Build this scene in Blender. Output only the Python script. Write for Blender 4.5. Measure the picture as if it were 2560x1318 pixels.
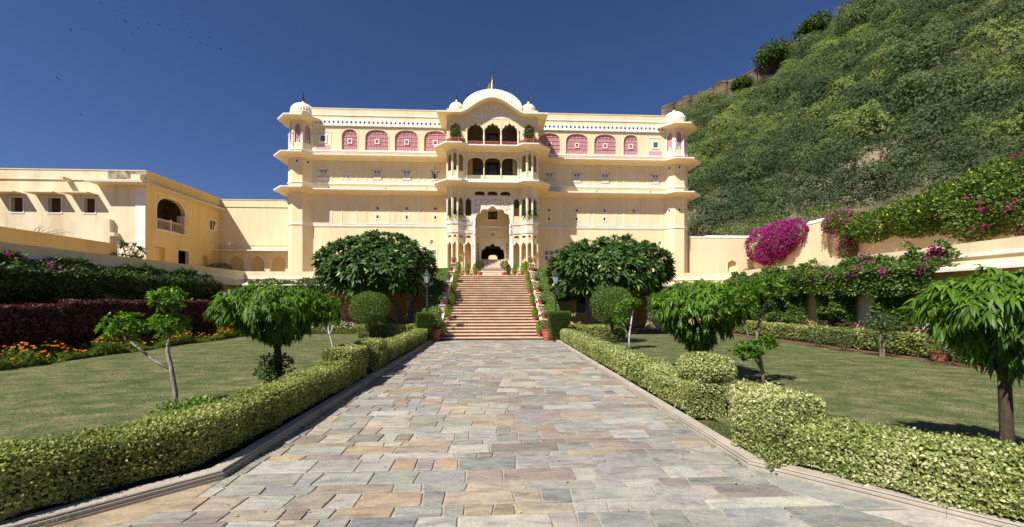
import bpy, math, random
import numpy as np
from mathutils import Vector, Matrix, geometry

for o in list(bpy.data.objects):
    bpy.data.objects.remove(o, do_unlink=True)
scene = bpy.context.scene
COL = scene.collection
R = math.radians

# ------------------------------------------------------------------ camera, sky, sun, exposure
cd = bpy.data.cameras.new('camera')
cam = bpy.data.objects.new('camera', cd)
COL.objects.link(cam)
cam.location = (0, 0, 2.0)
cam.rotation_euler = (R(90), 0, -math.atan(45 / 960))
cd.sensor_fit = 'HORIZONTAL'
cd.sensor_width = 36.0
cd.lens = 13.5
cd.shift_y = 95 / 2560
cd.clip_start = 0.05
cd.clip_end = 3000
scene.camera = cam

SUN = Vector((0.60, 0.62, -1.0)).normalized()          # direction the light travels
world = bpy.data.worlds.new('World')
scene.world = world
world.use_nodes = True
wn = world.node_tree
wn.nodes.clear()
wo = wn.nodes.new('ShaderNodeOutputWorld')
wb = wn.nodes.new('ShaderNodeBackground')
sky = wn.nodes.new('ShaderNodeTexSky')
sky.sky_type = 'NISHITA'
sky.sun_disc = False
sky.sun_elevation = math.asin(-SUN.z)
sky.sun_rotation = math.atan2(-SUN.x, -SUN.y) % (2 * math.pi)
sky.altitude = 500
sky.air_density = 1.0
sky.dust_density = 0.3
sky.ozone_density = 6.0
wb.inputs['Strength'].default_value = 0.05
tint = wn.nodes.new('ShaderNodeMix'); tint.data_type = 'RGBA'; tint.blend_type = 'MULTIPLY'   # polarised, deeper blue
tint.inputs['Factor'].default_value = 1.0
tint.inputs['B'].default_value = (0.80, 0.86, 1.12, 1)
wn.links.new(sky.outputs[0], tint.inputs['A'])
wn.links.new(tint.outputs['Result'], wb.inputs[0])
wn.links.new(wb.outputs[0], wo.inputs[0])

sd = bpy.data.lights.new('sun', 'SUN')
sd.energy = 5.0
sd.angle = R(0.5)
sd.color = (1.0, 0.96, 0.89)
sun = bpy.data.objects.new('sun', sd)
COL.objects.link(sun)
sun.rotation_euler = SUN.to_track_quat('-Z', 'Y').to_euler()

scene.render.engine = 'CYCLES'
scene.view_settings.view_transform = 'Standard'
scene.view_settings.look = 'None'
scene.view_settings.gamma = 1.0
scene.view_settings.use_curve_mapping = False
scene.view_settings.exposure = 0.55

# ------------------------------------------------------------------ materials
def new_mat(name):
    m = bpy.data.materials.new(name)
    m.use_nodes = True
    nt = m.node_tree
    nt.nodes.clear()
    out = nt.nodes.new('ShaderNodeOutputMaterial')
    return m, nt, out

def N(nt, t, **kw):
    n = nt.nodes.new(t)
    for k, v in kw.items():
        if k.startswith('i_'):
            n.inputs[k[2:].replace('_', ' ')].default_value = v
        else:
            setattr(n, k, v)
    return n

def ramp(nt, stops):
    n = nt.nodes.new('ShaderNodeValToRGB')
    e = n.color_ramp.elements
    while len(e) < len(stops):
        e.new(0.5)
    for i, (p, c) in enumerate(stops):
        e[i].position = p
        e[i].color = (*c, 1)
    return n

def surf(name, c1, c2=None, scale=2.0, rough=0.85, bump=0.0, bscale=None, stretch=(1, 1, 1), spec=0.25,
         c3=None, scale3=0.4, lo=0.35, hi=0.65, metal=0.0, streak=0.0):
    """two-tone noise surface with fine relief, world-position mapped"""
    m, nt, out = new_mat(name)
    L = nt.links.new
    bs = N(nt, 'ShaderNodeBsdfPrincipled')
    bs.inputs['Roughness'].default_value = rough
    bs.inputs['Metallic'].default_value = metal
    bs.inputs['Specular IOR Level'].default_value = spec
    L(bs.outputs[0], out.inputs[0])
    geo = N(nt, 'ShaderNodeNewGeometry')
    mp = N(nt, 'ShaderNodeMapping')
    mp.inputs['Scale'].default_value = stretch
    L(geo.outputs['Position'], mp.inputs[0])
    if c2 is None:
        c2 = tuple(x * 0.82 for x in c1)
    nz = N(nt, 'ShaderNodeTexNoise')
    nz.inputs['Scale'].default_value = scale
    nz.inputs['Detail'].default_value = 7
    nz.inputs['Roughness'].default_value = 0.62
    L(mp.outputs[0], nz.inputs['Vector'])
    rp = ramp(nt, [(lo, c2), (hi, c1)])
    L(nz.outputs['Fac'], rp.inputs[0])
    col = rp.outputs[0]
    if c3 is not None:
        n3 = N(nt, 'ShaderNodeTexNoise')
        n3.inputs['Scale'].default_value = scale3
        n3.inputs['Detail'].default_value = 6
        L(mp.outputs[0], n3.inputs['Vector'])
        r3 = ramp(nt, [(0.52, (0, 0, 0)), (0.72, (1, 1, 1))])
        L(n3.outputs['Fac'], r3.inputs[0])
        mx = N(nt, 'ShaderNodeMix', data_type='RGBA')
        L(r3.outputs[0], mx.inputs['Factor'])
        L(col, mx.inputs['A'])
        mx.inputs['B'].default_value = (*c3, 1)
        col = mx.outputs['Result']
    if streak:                                  # rain streaks and faded patches of old paint
        ms = N(nt, 'ShaderNodeMapping')
        ms.inputs['Scale'].default_value = (1.1, 1.1, 0.13)
        L(geo.outputs['Position'], ms.inputs[0])
        n4 = N(nt, 'ShaderNodeTexNoise')
        n4.inputs['Scale'].default_value = 1.6
        n4.inputs['Detail'].default_value = 8
        n4.inputs['Roughness'].default_value = 0.7
        L(ms.outputs[0], n4.inputs['Vector'])
        k = 1 - streak
        r4 = ramp(nt, [(0.26, (k, k * .985, k * .96)), (0.5, (1, 1, 1)), (0.75, (1.02, 1.025, 1.035))])
        L(n4.outputs['Fac'], r4.inputs[0])
        m4 = N(nt, 'ShaderNodeMix', data_type='RGBA', blend_type='MULTIPLY')
        m4.inputs['Factor'].default_value = 1
        L(col, m4.inputs['A']); L(r4.outputs[0], m4.inputs['B'])
        col = m4.outputs['Result']
    L(col, bs.inputs['Base Color'])
    if bump:
        nb = N(nt, 'ShaderNodeTexNoise')
        nb.inputs['Scale'].default_value = bscale or scale * 6
        nb.inputs['Detail'].default_value = 5
        L(mp.outputs[0], nb.inputs['Vector'])
        bp = N(nt, 'ShaderNodeBump')
        bp.inputs['Strength'].default_value = bump
        bp.inputs['Distance'].default_value = 0.02
        L(nb.outputs['Fac'], bp.inputs['Height'])
        L(bp.outputs[0], bs.inputs['Normal'])
    return m

def leaf_mat(name, stops, rough=0.45, trans=0.22, spec=0.35):
    """foliage: colour by each leaf's own random number"""
    m, nt, out = new_mat(name)
    L = nt.links.new
    at = N(nt, 'ShaderNodeAttribute', attribute_name='rnd')
    rp = ramp(nt, stops)
    L(at.outputs['Fac'], rp.inputs[0])
    bs = N(nt, 'ShaderNodeBsdfPrincipled')
    bs.inputs['Roughness'].default_value = rough
    bs.inputs['Specular IOR Level'].default_value = spec
    L(rp.outputs[0], bs.inputs['Base Color'])
    tr = N(nt, 'ShaderNodeBsdfTranslucent')
    hs = N(nt, 'ShaderNodeHueSaturation')
    hs.inputs['Value'].default_value = 1.5
    hs.inputs['Saturation'].default_value = 1.15
    L(rp.outputs[0], hs.inputs['Color'])
    L(hs.outputs[0], tr.inputs[0])
    mx = N(nt, 'ShaderNodeMixShader')
    mx.inputs[0].default_value = trans
    L(bs.outputs[0], mx.inputs[1])
    L(tr.outputs[0], mx.inputs[2])
    L(mx.outputs[0], out.inputs[0])
    return m

def plain(name, c, rough=0.6, metal=0.0, spec=0.4):
    m, nt, out = new_mat(name)
    bs = N(nt, 'ShaderNodeBsdfPrincipled')
    bs.inputs['Base Color'].default_value = (*c, 1)
    bs.inputs['Roughness'].default_value = rough
    bs.inputs['Metallic'].default_value = metal
    bs.inputs['Specular IOR Level'].default_value = spec
    nt.links.new(bs.outputs[0], out.inputs[0])
    return m

M = {}
YEL = (0.795, 0.662, 0.412)
M['yellow'] = surf('yellow_limewash', YEL, (0.745, 0.605, 0.36), 0.35, 0.9, 0.25, 14, c3=(0.80, 0.69, 0.46), scale3=0.9, stretch=(1, 1, 0.45), streak=.14)
M['yellow_old'] = surf('weathered_limewash', (0.77, 0.685, 0.47), (0.70, 0.60, 0.39), 0.8, 0.92, 0.4, 12, stretch=(1, 1, 0.35), c3=(0.63, 0.48, 0.27), scale3=0.6, streak=.26)
M['shade_ochre'] = surf('shade_toned_limewash', (0.74, 0.545, 0.23), (0.69, 0.49, 0.20), 0.5, 0.9, 0.25, 14, stretch=(1, 1, 0.5), streak=.18)  # shaded sides, arcades and recesses: warm shade put into the wall colour
M['cream'] = surf('cream_limewash', (0.77, 0.655, 0.43), (0.71, 0.58, 0.36), 0.6, 0.9, 0.3, 10, stretch=(1, 1, 0.4), streak=.13)
M['white'] = surf('white_limewash', (0.80, 0.78, 0.74), (0.72, 0.69, 0.63), 1.5, 0.85, 0.2, 20, streak=.2)
M['ivory'] = surf('ivory_plaster', (0.80, 0.74, 0.60), (0.74, 0.66, 0.50), 1.2, 0.85, 0.2, 16)
M['pink'] = surf('pink_painted_stone', (0.50, 0.22, 0.24), (0.42, 0.17, 0.19), 3, 0.8, 0.2)
M['pink_light'] = surf('pale_pink_paint', (0.64, 0.36, 0.37), (0.57, 0.30, 0.31), 3, 0.8)
M['redstone'] = surf('red_painted_rail', (0.36, 0.105, 0.07), (0.28, 0.08, 0.055), 4, 0.75, 0.2)
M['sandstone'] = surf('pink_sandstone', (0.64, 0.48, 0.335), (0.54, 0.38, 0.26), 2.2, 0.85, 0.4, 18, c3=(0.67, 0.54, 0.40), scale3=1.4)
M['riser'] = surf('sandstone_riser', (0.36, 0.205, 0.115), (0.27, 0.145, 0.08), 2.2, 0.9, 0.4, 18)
M['palestone'] = surf('pale_step_stone', (0.72, 0.65, 0.53), (0.64, 0.56, 0.44), 2.2, 0.85, 0.3, 18)
M['kerb'] = surf('kerb_sandstone', (0.44, 0.385, 0.315), (0.32, 0.275, 0.225), 2.5, 0.9, 0.5, 25, c3=(0.40, 0.33, 0.27), scale3=1.8)
M['mortar'] = surf('mortar', (0.42, 0.36, 0.28), (0.33, 0.28, 0.22), 6, 0.95, 0.4, 40)
M['terracotta'] = surf('terracotta', (0.42, 0.105, 0.055), (0.33, 0.08, 0.045), 5, 0.75, 0.3, 30, c3=(0.46, 0.2, 0.13), scale3=4)
M['soil'] = surf('soil', (0.16, 0.085, 0.045), (0.09, 0.05, 0.03), 6, 0.95, 0.8, 30)
M['dark_wood'] = surf('dark_wood', (0.055, 0.02, 0.013), (0.035, 0.012, 0.008), 6, 0.5, stretch=(1, 1, .2))
M['dark_iron'] = plain('dark_blue_iron', (0.018, 0.022, 0.032), 0.4, 0.3)
M['lamp_green'] = plain('lamp_green_paint', (0.03, 0.05, 0.045), 0.4, 0.2)
M['bronze'] = plain('dark_bronze', (0.045, 0.035, 0.016), 0.45, 0.7)
M['interior'] = surf('shade_toned_plaster', (0.20, 0.15, 0.09), (0.17, 0.125, 0.07), 1, 0.9)  # plaster darkened so the colour carries the shade of loggias and rooms
M['black'] = plain('room_shade_black', (0.012, 0.011, 0.012), 0.8)  # flat black sheets standing in for the shade of unlit rooms
M['curtain'] = surf('brown_shutter', (0.10, 0.045, 0.02), (0.07, 0.03, 0.015), 6, 0.8, stretch=(6, 6, .3))
M['shutter'] = surf('grey_shutter', (0.62, 0.58, 0.50), (0.54, 0.50, 0.43), 4, 0.7)
M['bark_pale'] = surf('pale_bark', (0.42, 0.37, 0.32), (0.14, 0.11, 0.09), 9, 0.9, 0.6, 40, stretch=(1, 1, .35))
M['bark_dark'] = surf('dark_bark', (0.09, 0.06, 0.04), (0.04, 0.028, 0.02), 10, 0.9, 0.7, 40, stretch=(1, 1, .3))
M['bark_grey'] = surf('grey_bark', (0.25, 0.21, 0.17), (0.13, 0.10, 0.08), 6, 0.9, 0.6, 30)
M['whitewash'] = surf('whitewashed_bark', (0.7, 0.68, 0.66), (0.35, 0.32, 0.3), 8, 0.9, 0.5, 30)
M['twig'] = plain('twig', (0.10, 0.065, 0.04), 0.9)
M['core'] = surf('hedge_inner_shade', (0.045, 0.05, 0.018), (0.02, 0.022, 0.009), 9, 0.95, 0.5, 30)  # solid core; shade among the leaves put into its dark colour
M['core_dark'] = surf('crown_inner_shade', (0.022, 0.030, 0.010), (0.010, 0.014, 0.006), 9, 0.95, 0.5, 30)  # same inner shade, painted darker still
M['terrace'] = surf('warm_bounce_terrace', (0.52, 0.37, 0.21), (0.43, 0.29, 0.16), 0.8, 0.95, 0.4, 10)  # unseen floor, its warm colour picked to bounce light onto the facade
M['fort'] = surf('fort_stone', (0.19, 0.13, 0.085), (0.06, 0.045, 0.035), 0.22, 0.95, 0.6, 3, stretch=(1, 1, 2.2), c3=(0.30, 0.21, 0.14), scale3=.12)
M['rock'] = surf('hill_rock', (0.34, 0.27, 0.20), (0.2, 0.15, 0.11), 0.5, 0.95, 0.8, 3)
M['flag'] = None

def lawn_mat():
    m, nt, out = new_mat('mown_lawn')
    L = nt.links.new
    bs = N(nt, 'ShaderNodeBsdfPrincipled')
    bs.inputs['Roughness'].default_value = 0.95
    bs.inputs['Specular IOR Level'].default_value = 0.1
    geo = N(nt, 'ShaderNodeNewGeometry')
    mp = N(nt, 'ShaderNodeMapping')
    mp.inputs['Scale'].default_value = (0.8, 1.25, 1)
    L(geo.outputs['Position'], mp.inputs[0])
    n1 = N(nt, 'ShaderNodeTexNoise'); n1.inputs['Scale'].default_value = 1.7; n1.inputs['Detail'].default_value = 10; n1.inputs['Roughness'].default_value = .74
    L(mp.outputs[0], n1.inputs['Vector'])
    r1 = ramp(nt, [(0.36, (0.058, 0.093, 0.026)), (0.48, (0.108, 0.128, 0.05)), (0.62, (0.225, 0.192, 0.102))])
    L(n1.outputs['Fac'], r1.inputs[0])
    n2 = N(nt, 'ShaderNodeTexNoise'); n2.inputs['Scale'].default_value = 30; n2.inputs['Detail'].default_value = 4
    L(geo.outputs['Position'], n2.inputs['Vector'])
    r2 = ramp(nt, [(0.3, (0.6, 0.6, 0.6)), (0.7, (1.25, 1.25, 1.25))])
    L(n2.outputs['Fac'], r2.inputs[0])
    mx = N(nt, 'ShaderNodeMix', data_type='RGBA', blend_type='MULTIPLY')
    mx.inputs['Factor'].default_value = 1
    L(r1.outputs[0], mx.inputs['A']); L(r2.outputs[0], mx.inputs['B'])
    n3 = N(nt, 'ShaderNodeTexNoise'); n3.inputs['Scale'].default_value = 0.9; n3.inputs['Detail'].default_value = 3
    L(geo.outputs['Position'], n3.inputs['Vector'])
    r3 = ramp(nt, [(0.70, (0, 0, 0)), (0.76, (1, 1, 1))])
    L(n3.outputs['Fac'], r3.inputs[0])
    m2 = N(nt, 'ShaderNodeMix', data_type='RGBA')
    L(r3.outputs[0], m2.inputs['Factor']); L(mx.outputs['Result'], m2.inputs['A'])
    m2.inputs['B'].default_value = (0.24, 0.16, 0.09, 1)
    L(m2.outputs['Result'], bs.inputs['Base Color'])
    bp = N(nt, 'ShaderNodeBump'); bp.inputs['Strength'].default_value = 0.6; bp.inputs['Distance'].default_value = 0.03
    L(n2.outputs['Fac'], bp.inputs['Height']); L(bp.outputs[0], bs.inputs['Normal'])
    L(bs.outputs[0], out.inputs[0])
    return m
M['lawn'] = lawn_mat()

def paver_mat():
    m, nt, out = new_mat('slate_paver')
    L = nt.links.new
    bs = N(nt, 'ShaderNodeBsdfPrincipled')
    bs.inputs['Roughness'].default_value = 0.72
    bs.inputs['Specular IOR Level'].default_value = 0.3
    at = N(nt, 'ShaderNodeAttribute', attribute_name='tint')
    sh = N(nt, 'ShaderNodeAttribute', attribute_name='shift')
    geo = N(nt, 'ShaderNodeNewGeometry')
    ad = N(nt, 'ShaderNodeVectorMath', operation='ADD')
    L(geo.outputs['Position'], ad.inputs[0]); L(sh.outputs['Vector'], ad.inputs[1])
    mp = N(nt, 'ShaderNodeMapping'); mp.inputs['Scale'].default_value = (1.0, 2.6, 1); mp.inputs['Rotation'].default_value = (0, 0, .35)
    L(ad.outputs[0], mp.inputs[0])
    n1 = N(nt, 'ShaderNodeTexNoise'); n1.inputs['Scale'].default_value = 3.2; n1.inputs['Detail'].default_value = 8; n1.inputs['Roughness'].default_value = .6; n1.inputs['Distortion'].default_value = .6
    L(mp.outputs[0], n1.inputs['Vector'])
    r1 = ramp(nt, [(0.30, (0.60, 0.60, 0.64)), (0.5, (1, 1, 1)), (0.70, (1.28, 1.25, 1.16))])
    L(n1.outputs['Fac'], r1.inputs[0])
    mx = N(nt, 'ShaderNodeMix', data_type='RGBA', blend_type='MULTIPLY'); mx.inputs['Factor'].default_value = 1
    L(at.outputs['Color'], mx.inputs['A']); L(r1.outputs[0], mx.inputs['B'])
    n2 = N(nt, 'ShaderNodeTexNoise'); n2.inputs['Scale'].default_value = 1.5; n2.inputs['Detail'].default_value = 6; n2.inputs['Roughness'].default_value = .6
    L(ad.outputs[0], n2.inputs['Vector'])
    r2 = ramp(nt, [(0.55, (0, 0, 0)), (0.78, (.75, .75, .75))])
    L(n2.outputs['Fac'], r2.inputs[0])
    m2 = N(nt, 'ShaderNodeMix', data_type='RGBA')
    L(r2.outputs[0], m2.inputs['Factor']); L(mx.outputs['Result'], m2.inputs['A'])
    m2.inputs['B'].default_value = (0.40, 0.31, 0.21, 1)
    n3 = N(nt, 'ShaderNodeTexNoise'); n3.inputs['Scale'].default_value = 45; n3.inputs['Detail'].default_value = 4
    L(geo.outputs['Position'], n3.inputs['Vector'])
    r3 = ramp(nt, [(0.3, (.82, .82, .82)), (.7, (1.12, 1.12, 1.12))])
    L(n3.outputs['Fac'], r3.inputs[0])
    m3 = N(nt, 'ShaderNodeMix', data_type='RGBA', blend_type='MULTIPLY'); m3.inputs['Factor'].default_value = 1
    L(m2.outputs['Result'], m3.inputs['A']); L(r3.outputs[0], m3.inputs['B'])
    L(m3.outputs['Result'], bs.inputs['Base Color'])
    bp = N(nt, 'ShaderNodeBump'); bp.inputs['Strength'].default_value = 0.35; bp.inputs['Distance'].default_value = 0.012
    L(n1.outputs['Fac'], bp.inputs['Height']); L(bp.outputs[0], bs.inputs['Normal'])
    L(bs.outputs[0], out.inputs[0])
    return m
M['paver'] = paver_mat()

def pattern_mat(name, ca, cb, scale, kind):
    """relief ornament in two paints, or lattice holes painted on as dark spots"""
    m, nt, out = new_mat(name)
    L = nt.links.new
    bs = N(nt, 'ShaderNodeBsdfPrincipled'); bs.inputs['Roughness'].default_value = 0.85; bs.inputs['Specular IOR Level'].default_value = .2
    geo = N(nt, 'ShaderNodeNewGeometry')
    mp = N(nt, 'ShaderNodeMapping'); mp.inputs['Scale'].default_value = (1, 0.2, 1)
    L(geo.outputs['Position'], mp.inputs[0])
    if kind == 'carved':
        t = N(nt, 'ShaderNodeTexVoronoi', feature='DISTANCE_TO_EDGE'); t.inputs['Scale'].default_value = scale
        L(mp.outputs[0], t.inputs['Vector'])
        f = t.outputs['Distance']; rp = ramp(nt, [(0.06, cb), (0.16, ca)])
    else:
        t = N(nt, 'ShaderNodeTexVoronoi', feature='F1'); t.inputs['Scale'].default_value = scale; t.inputs['Randomness'].default_value = 0.0
        L(mp.outputs[0], t.inputs['Vector'])
        f = t.outputs['Distance']; rp = ramp(nt, [(0.30, cb), (0.40, ca)])
    L(f, rp.inputs[0]); L(rp.outputs[0], bs.inputs['Base Color'])
    bp = N(nt, 'ShaderNodeBump'); bp.inputs['Strength'].default_value = 0.7; bp.inputs['Distance'].default_value = 0.03
    L(f, bp.inputs['Height']); L(bp.outputs[0], bs.inputs['Normal'])
    L(bs.outputs[0], out.inputs[0])
    return m
M['carved'] = pattern_mat('carved_stucco', (0.62, 0.46, 0.24), (0.78, 0.74, 0.66), 4.2, 'carved')
M['carved_fine'] = pattern_mat('fine_carved_stucco', (0.66, 0.53, 0.32), (0.78, 0.74, 0.66), 6.0, 'carved')
M['jali'] = pattern_mat('pink_screen_dark_spots', (0.54, 0.255, 0.275), (0.30, 0.11, 0.13), 9.0, 'holes')  # not pierced: darker pink spots put the holes' shade into the colour

def glass_mat(name, c, rough=0.08):
    return plain(name, c, rough, 0.0, 0.6)
M['glass'] = glass_mat('dark_window_glass', (0.02, 0.025, 0.035))
M['glass_blue'] = glass_mat('blue_grey_glass', (0.10, 0.115, 0.15), 0.15)
M['lamp_glass'] = glass_mat('lantern_glass', (0.34, 0.40, 0.40), 0.2)
M['net'] = surf('grey_insect_net', (0.22, 0.21, 0.20), (0.18, 0.17, 0.165), 8, 0.7)

# foliage
M['l_varieg'] = leaf_mat('variegated_hedge_leaf', [(0, (0.10, 0.075, 0.03)), (0.06, (0.085, 0.12, 0.022)), (0.3, (0.19, 0.235, 0.05)), (0.65, (0.36, 0.39, 0.10)), (0.88, (0.52, 0.51, 0.20)), (1, (0.66, 0.62, 0.34))], .5, .3)
M['l_varieg2'] = leaf_mat('cream_edged_hedge_leaf', [(0, (0.12, 0.09, 0.04)), (0.05, (0.10, 0.145, 0.03)), (0.3, (0.20, 0.255, 0.06)), (0.6, (0.38, 0.42, 0.12)), (0.82, (0.60, 0.59, 0.30)), (1, (0.76, 0.73, 0.50))], .45, .3)
M['l_plum'] = leaf_mat('plumeria_leaf', [(0, (0.03, 0.07, 0.016)), (0.5, (0.05, 0.11, 0.022)), (0.85, (0.08, 0.155, 0.03)), (0.97, (0.12, 0.19, 0.035)), (1, (0.42, 0.44, 0.10))], .5, .18, .3)
M['l_ashoka'] = leaf_mat('weeping_ashoka_leaf', [(0, (0.035, 0.085, 0.010)), (0.45, (0.08, 0.17, 0.015)), (0.8, (0.15, 0.27, 0.022)), (1, (0.23, 0.36, 0.035))], .45, .35, .3)
M['l_ball'] = leaf_mat('ball_tree_leaf', [(0, (0.04, 0.095, 0.010)), (0.5, (0.10, 0.21, 0.018)), (1, (0.22, 0.36, 0.04))], .4, .35, .4)
M['l_round'] = leaf_mat('clipped_round_leaf', [(0, (0.04, 0.08, 0.014)), (0.5, (0.09, 0.16, 0.024)), (1, (0.18, 0.27, 0.04))], .45, .28)
M['l_creeper'] = leaf_mat('creeper_leaf', [(0, (0.04, 0.08, 0.016)), (0.5, (0.085, 0.155, 0.024)), (0.85, (0.17, 0.245, 0.04)), (1, (0.28, 0.33, 0.07))], .45, .32)
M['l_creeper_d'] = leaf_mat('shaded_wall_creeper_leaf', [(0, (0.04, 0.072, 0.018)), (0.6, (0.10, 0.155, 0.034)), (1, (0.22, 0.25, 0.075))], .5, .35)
M['l_magenta'] = leaf_mat('magenta_bract', [(0, (0.20, 0.005, 0.11)), (0.6, (0.34, 0.011, 0.18)), (1, (0.50, 0.03, 0.27))], .6, .3, .2)
M['l_purple'] = leaf_mat('dark_red_hedge_leaf', [(0, (0.05, 0.024, 0.020)), (0.6, (0.13, 0.046, 0.038)), (1, (0.27, 0.10, 0.07))], .5, .25)
M['l_juniper'] = leaf_mat('thuja_spray', [(0, (0.14, 0.22, 0.022)), (0.6, (0.25, 0.36, 0.04)), (1, (0.38, 0.47, 0.07))], .6, .25, .2)
M['l_cypress'] = leaf_mat('clipped_cypress_spray', [(0, (0.05, 0.095, 0.016)), (0.6, (0.105, 0.175, 0.024)), (1, (0.19, 0.27, 0.04))], .55, .2, .25)
M['l_ivy'] = leaf_mat('bank_creeper_leaf', [(0, (0.085, 0.15, 0.024)), (0.6, (0.155, 0.25, 0.036)), (1, (0.26, 0.36, 0.06))], .5, .25)
M['l_hill'] = leaf_mat('acacia_scrub_leaf', [(0, (0.06, 0.09, 0.043)), (0.3, (0.105, 0.148, 0.062)), (0.6, (0.16, 0.208, 0.066)), (0.9, (0.255, 0.295, 0.072)), (1, (0.28, 0.32, 0.13))], .75, .3, .1)
M['l_hilldark'] = leaf_mat('ridge_tree_leaf', [(0, (0.03, 0.055, 0.014)), (0.6, (0.075, 0.12, 0.026)), (1, (0.14, 0.19, 0.04))], .6, .2, .2)
M['l_cactus'] = leaf_mat('euphorbia_stem', [(0, (0.075, 0.10, 0.07)), (1, (0.12, 0.15, 0.10))], .6, .0, .2)
M['l_orange'] = leaf_mat('orange_and_yellow_petal', [(0, (0.75, 0.16, 0.01)), (0.6, (0.80, 0.27, 0.01)), (0.8, (0.82, 0.42, 0.02)), (1, (0.85, 0.6, 0.05))], .7, .25, .1)
M['l_yellowflower'] = leaf_mat('yellow_trumpet', [(0, (0.8, 0.62, 0.03)), (1, (0.85, 0.72, 0.08))], .6, .25, .1)
M['l_white'] = leaf_mat('white_petal', [(0, (0.7, 0.68, 0.62)), (1, (0.82, 0.8, 0.76))], .7, .25, .1)
M['l_red'] = leaf_mat('red_petal', [(0, (0.5, 0.01, 0.01)), (1, (0.65, 0.04, 0.03))], .7, .2, .1)
M['l_bed'] = leaf_mat('bedding_leaf', [(0, (0.07, 0.12, 0.02)), (0.6, (0.14, 0.20, 0.036)), (1, (0.25, 0.29, 0.06))], .6, .3, .2)
M['l_grass'] = leaf_mat('grass_blade', [(0, (0.09, 0.12, 0.03)), (0.5, (0.15, 0.17, 0.05)), (1, (0.27, 0.24, 0.10))], .8, .25, .1)
M['l_bush'] = leaf_mat('bush_leaf', [(0, (0.03, 0.055, 0.012)), (0.6, (0.06, 0.105, 0.02)), (1, (0.11, 0.165, 0.03))], .45, .2)
M['l_rose'] = leaf_mat('rose_leaf', [(0, (0.03, 0.055, 0.018)), (0.6, (0.06, 0.095, 0.03)), (1, (0.11, 0.15, 0.045))], .45, .2)
M['l_allam'] = leaf_mat('allamanda_leaf', [(0, (0.045, 0.09, 0.012)), (0.5, (0.09, 0.165, 0.018)), (1, (0.18, 0.27, 0.03))], .4, .25)
M['l_litter'] = leaf_mat('fallen_leaf', [(0, (0.20, 0.11, 0.04)), (0.6, (0.32, 0.2, 0.07)), (1, (0.7, 0.52, 0.06))], .8, .1, .1)

# ------------------------------------------------------------------ object helpers
WORG = {}                                   # world origin of every thing

def tag(o, label=None, cat=None, group=None, kind=None):
    if label: o['label'] = label
    if cat: o['category'] = cat
    if group: o['group'] = group
    if kind: o['kind'] = kind
    return o

def link(name, mesh, parent=None, loc=None):
    o = bpy.data.objects.new(name, mesh)
    COL.objects.link(o)
    if parent is not None:
        o.parent = parent
    if loc is not None:
        o.location = loc
    return o

def thing(name, loc, label, cat, group=None):
    o = bpy.data.objects.new(name, None)
    COL.objects.link(o)
    o.empty_display_size = 0.2
    o.location = loc
    WORG[o] = Vector(loc)
    return tag(o, label, cat, group)

def org(parent):
    while parent is not None:
        if parent in WORG:
            return WORG[parent]
        parent = parent.parent
    return Vector((0, 0, 0))

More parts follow.
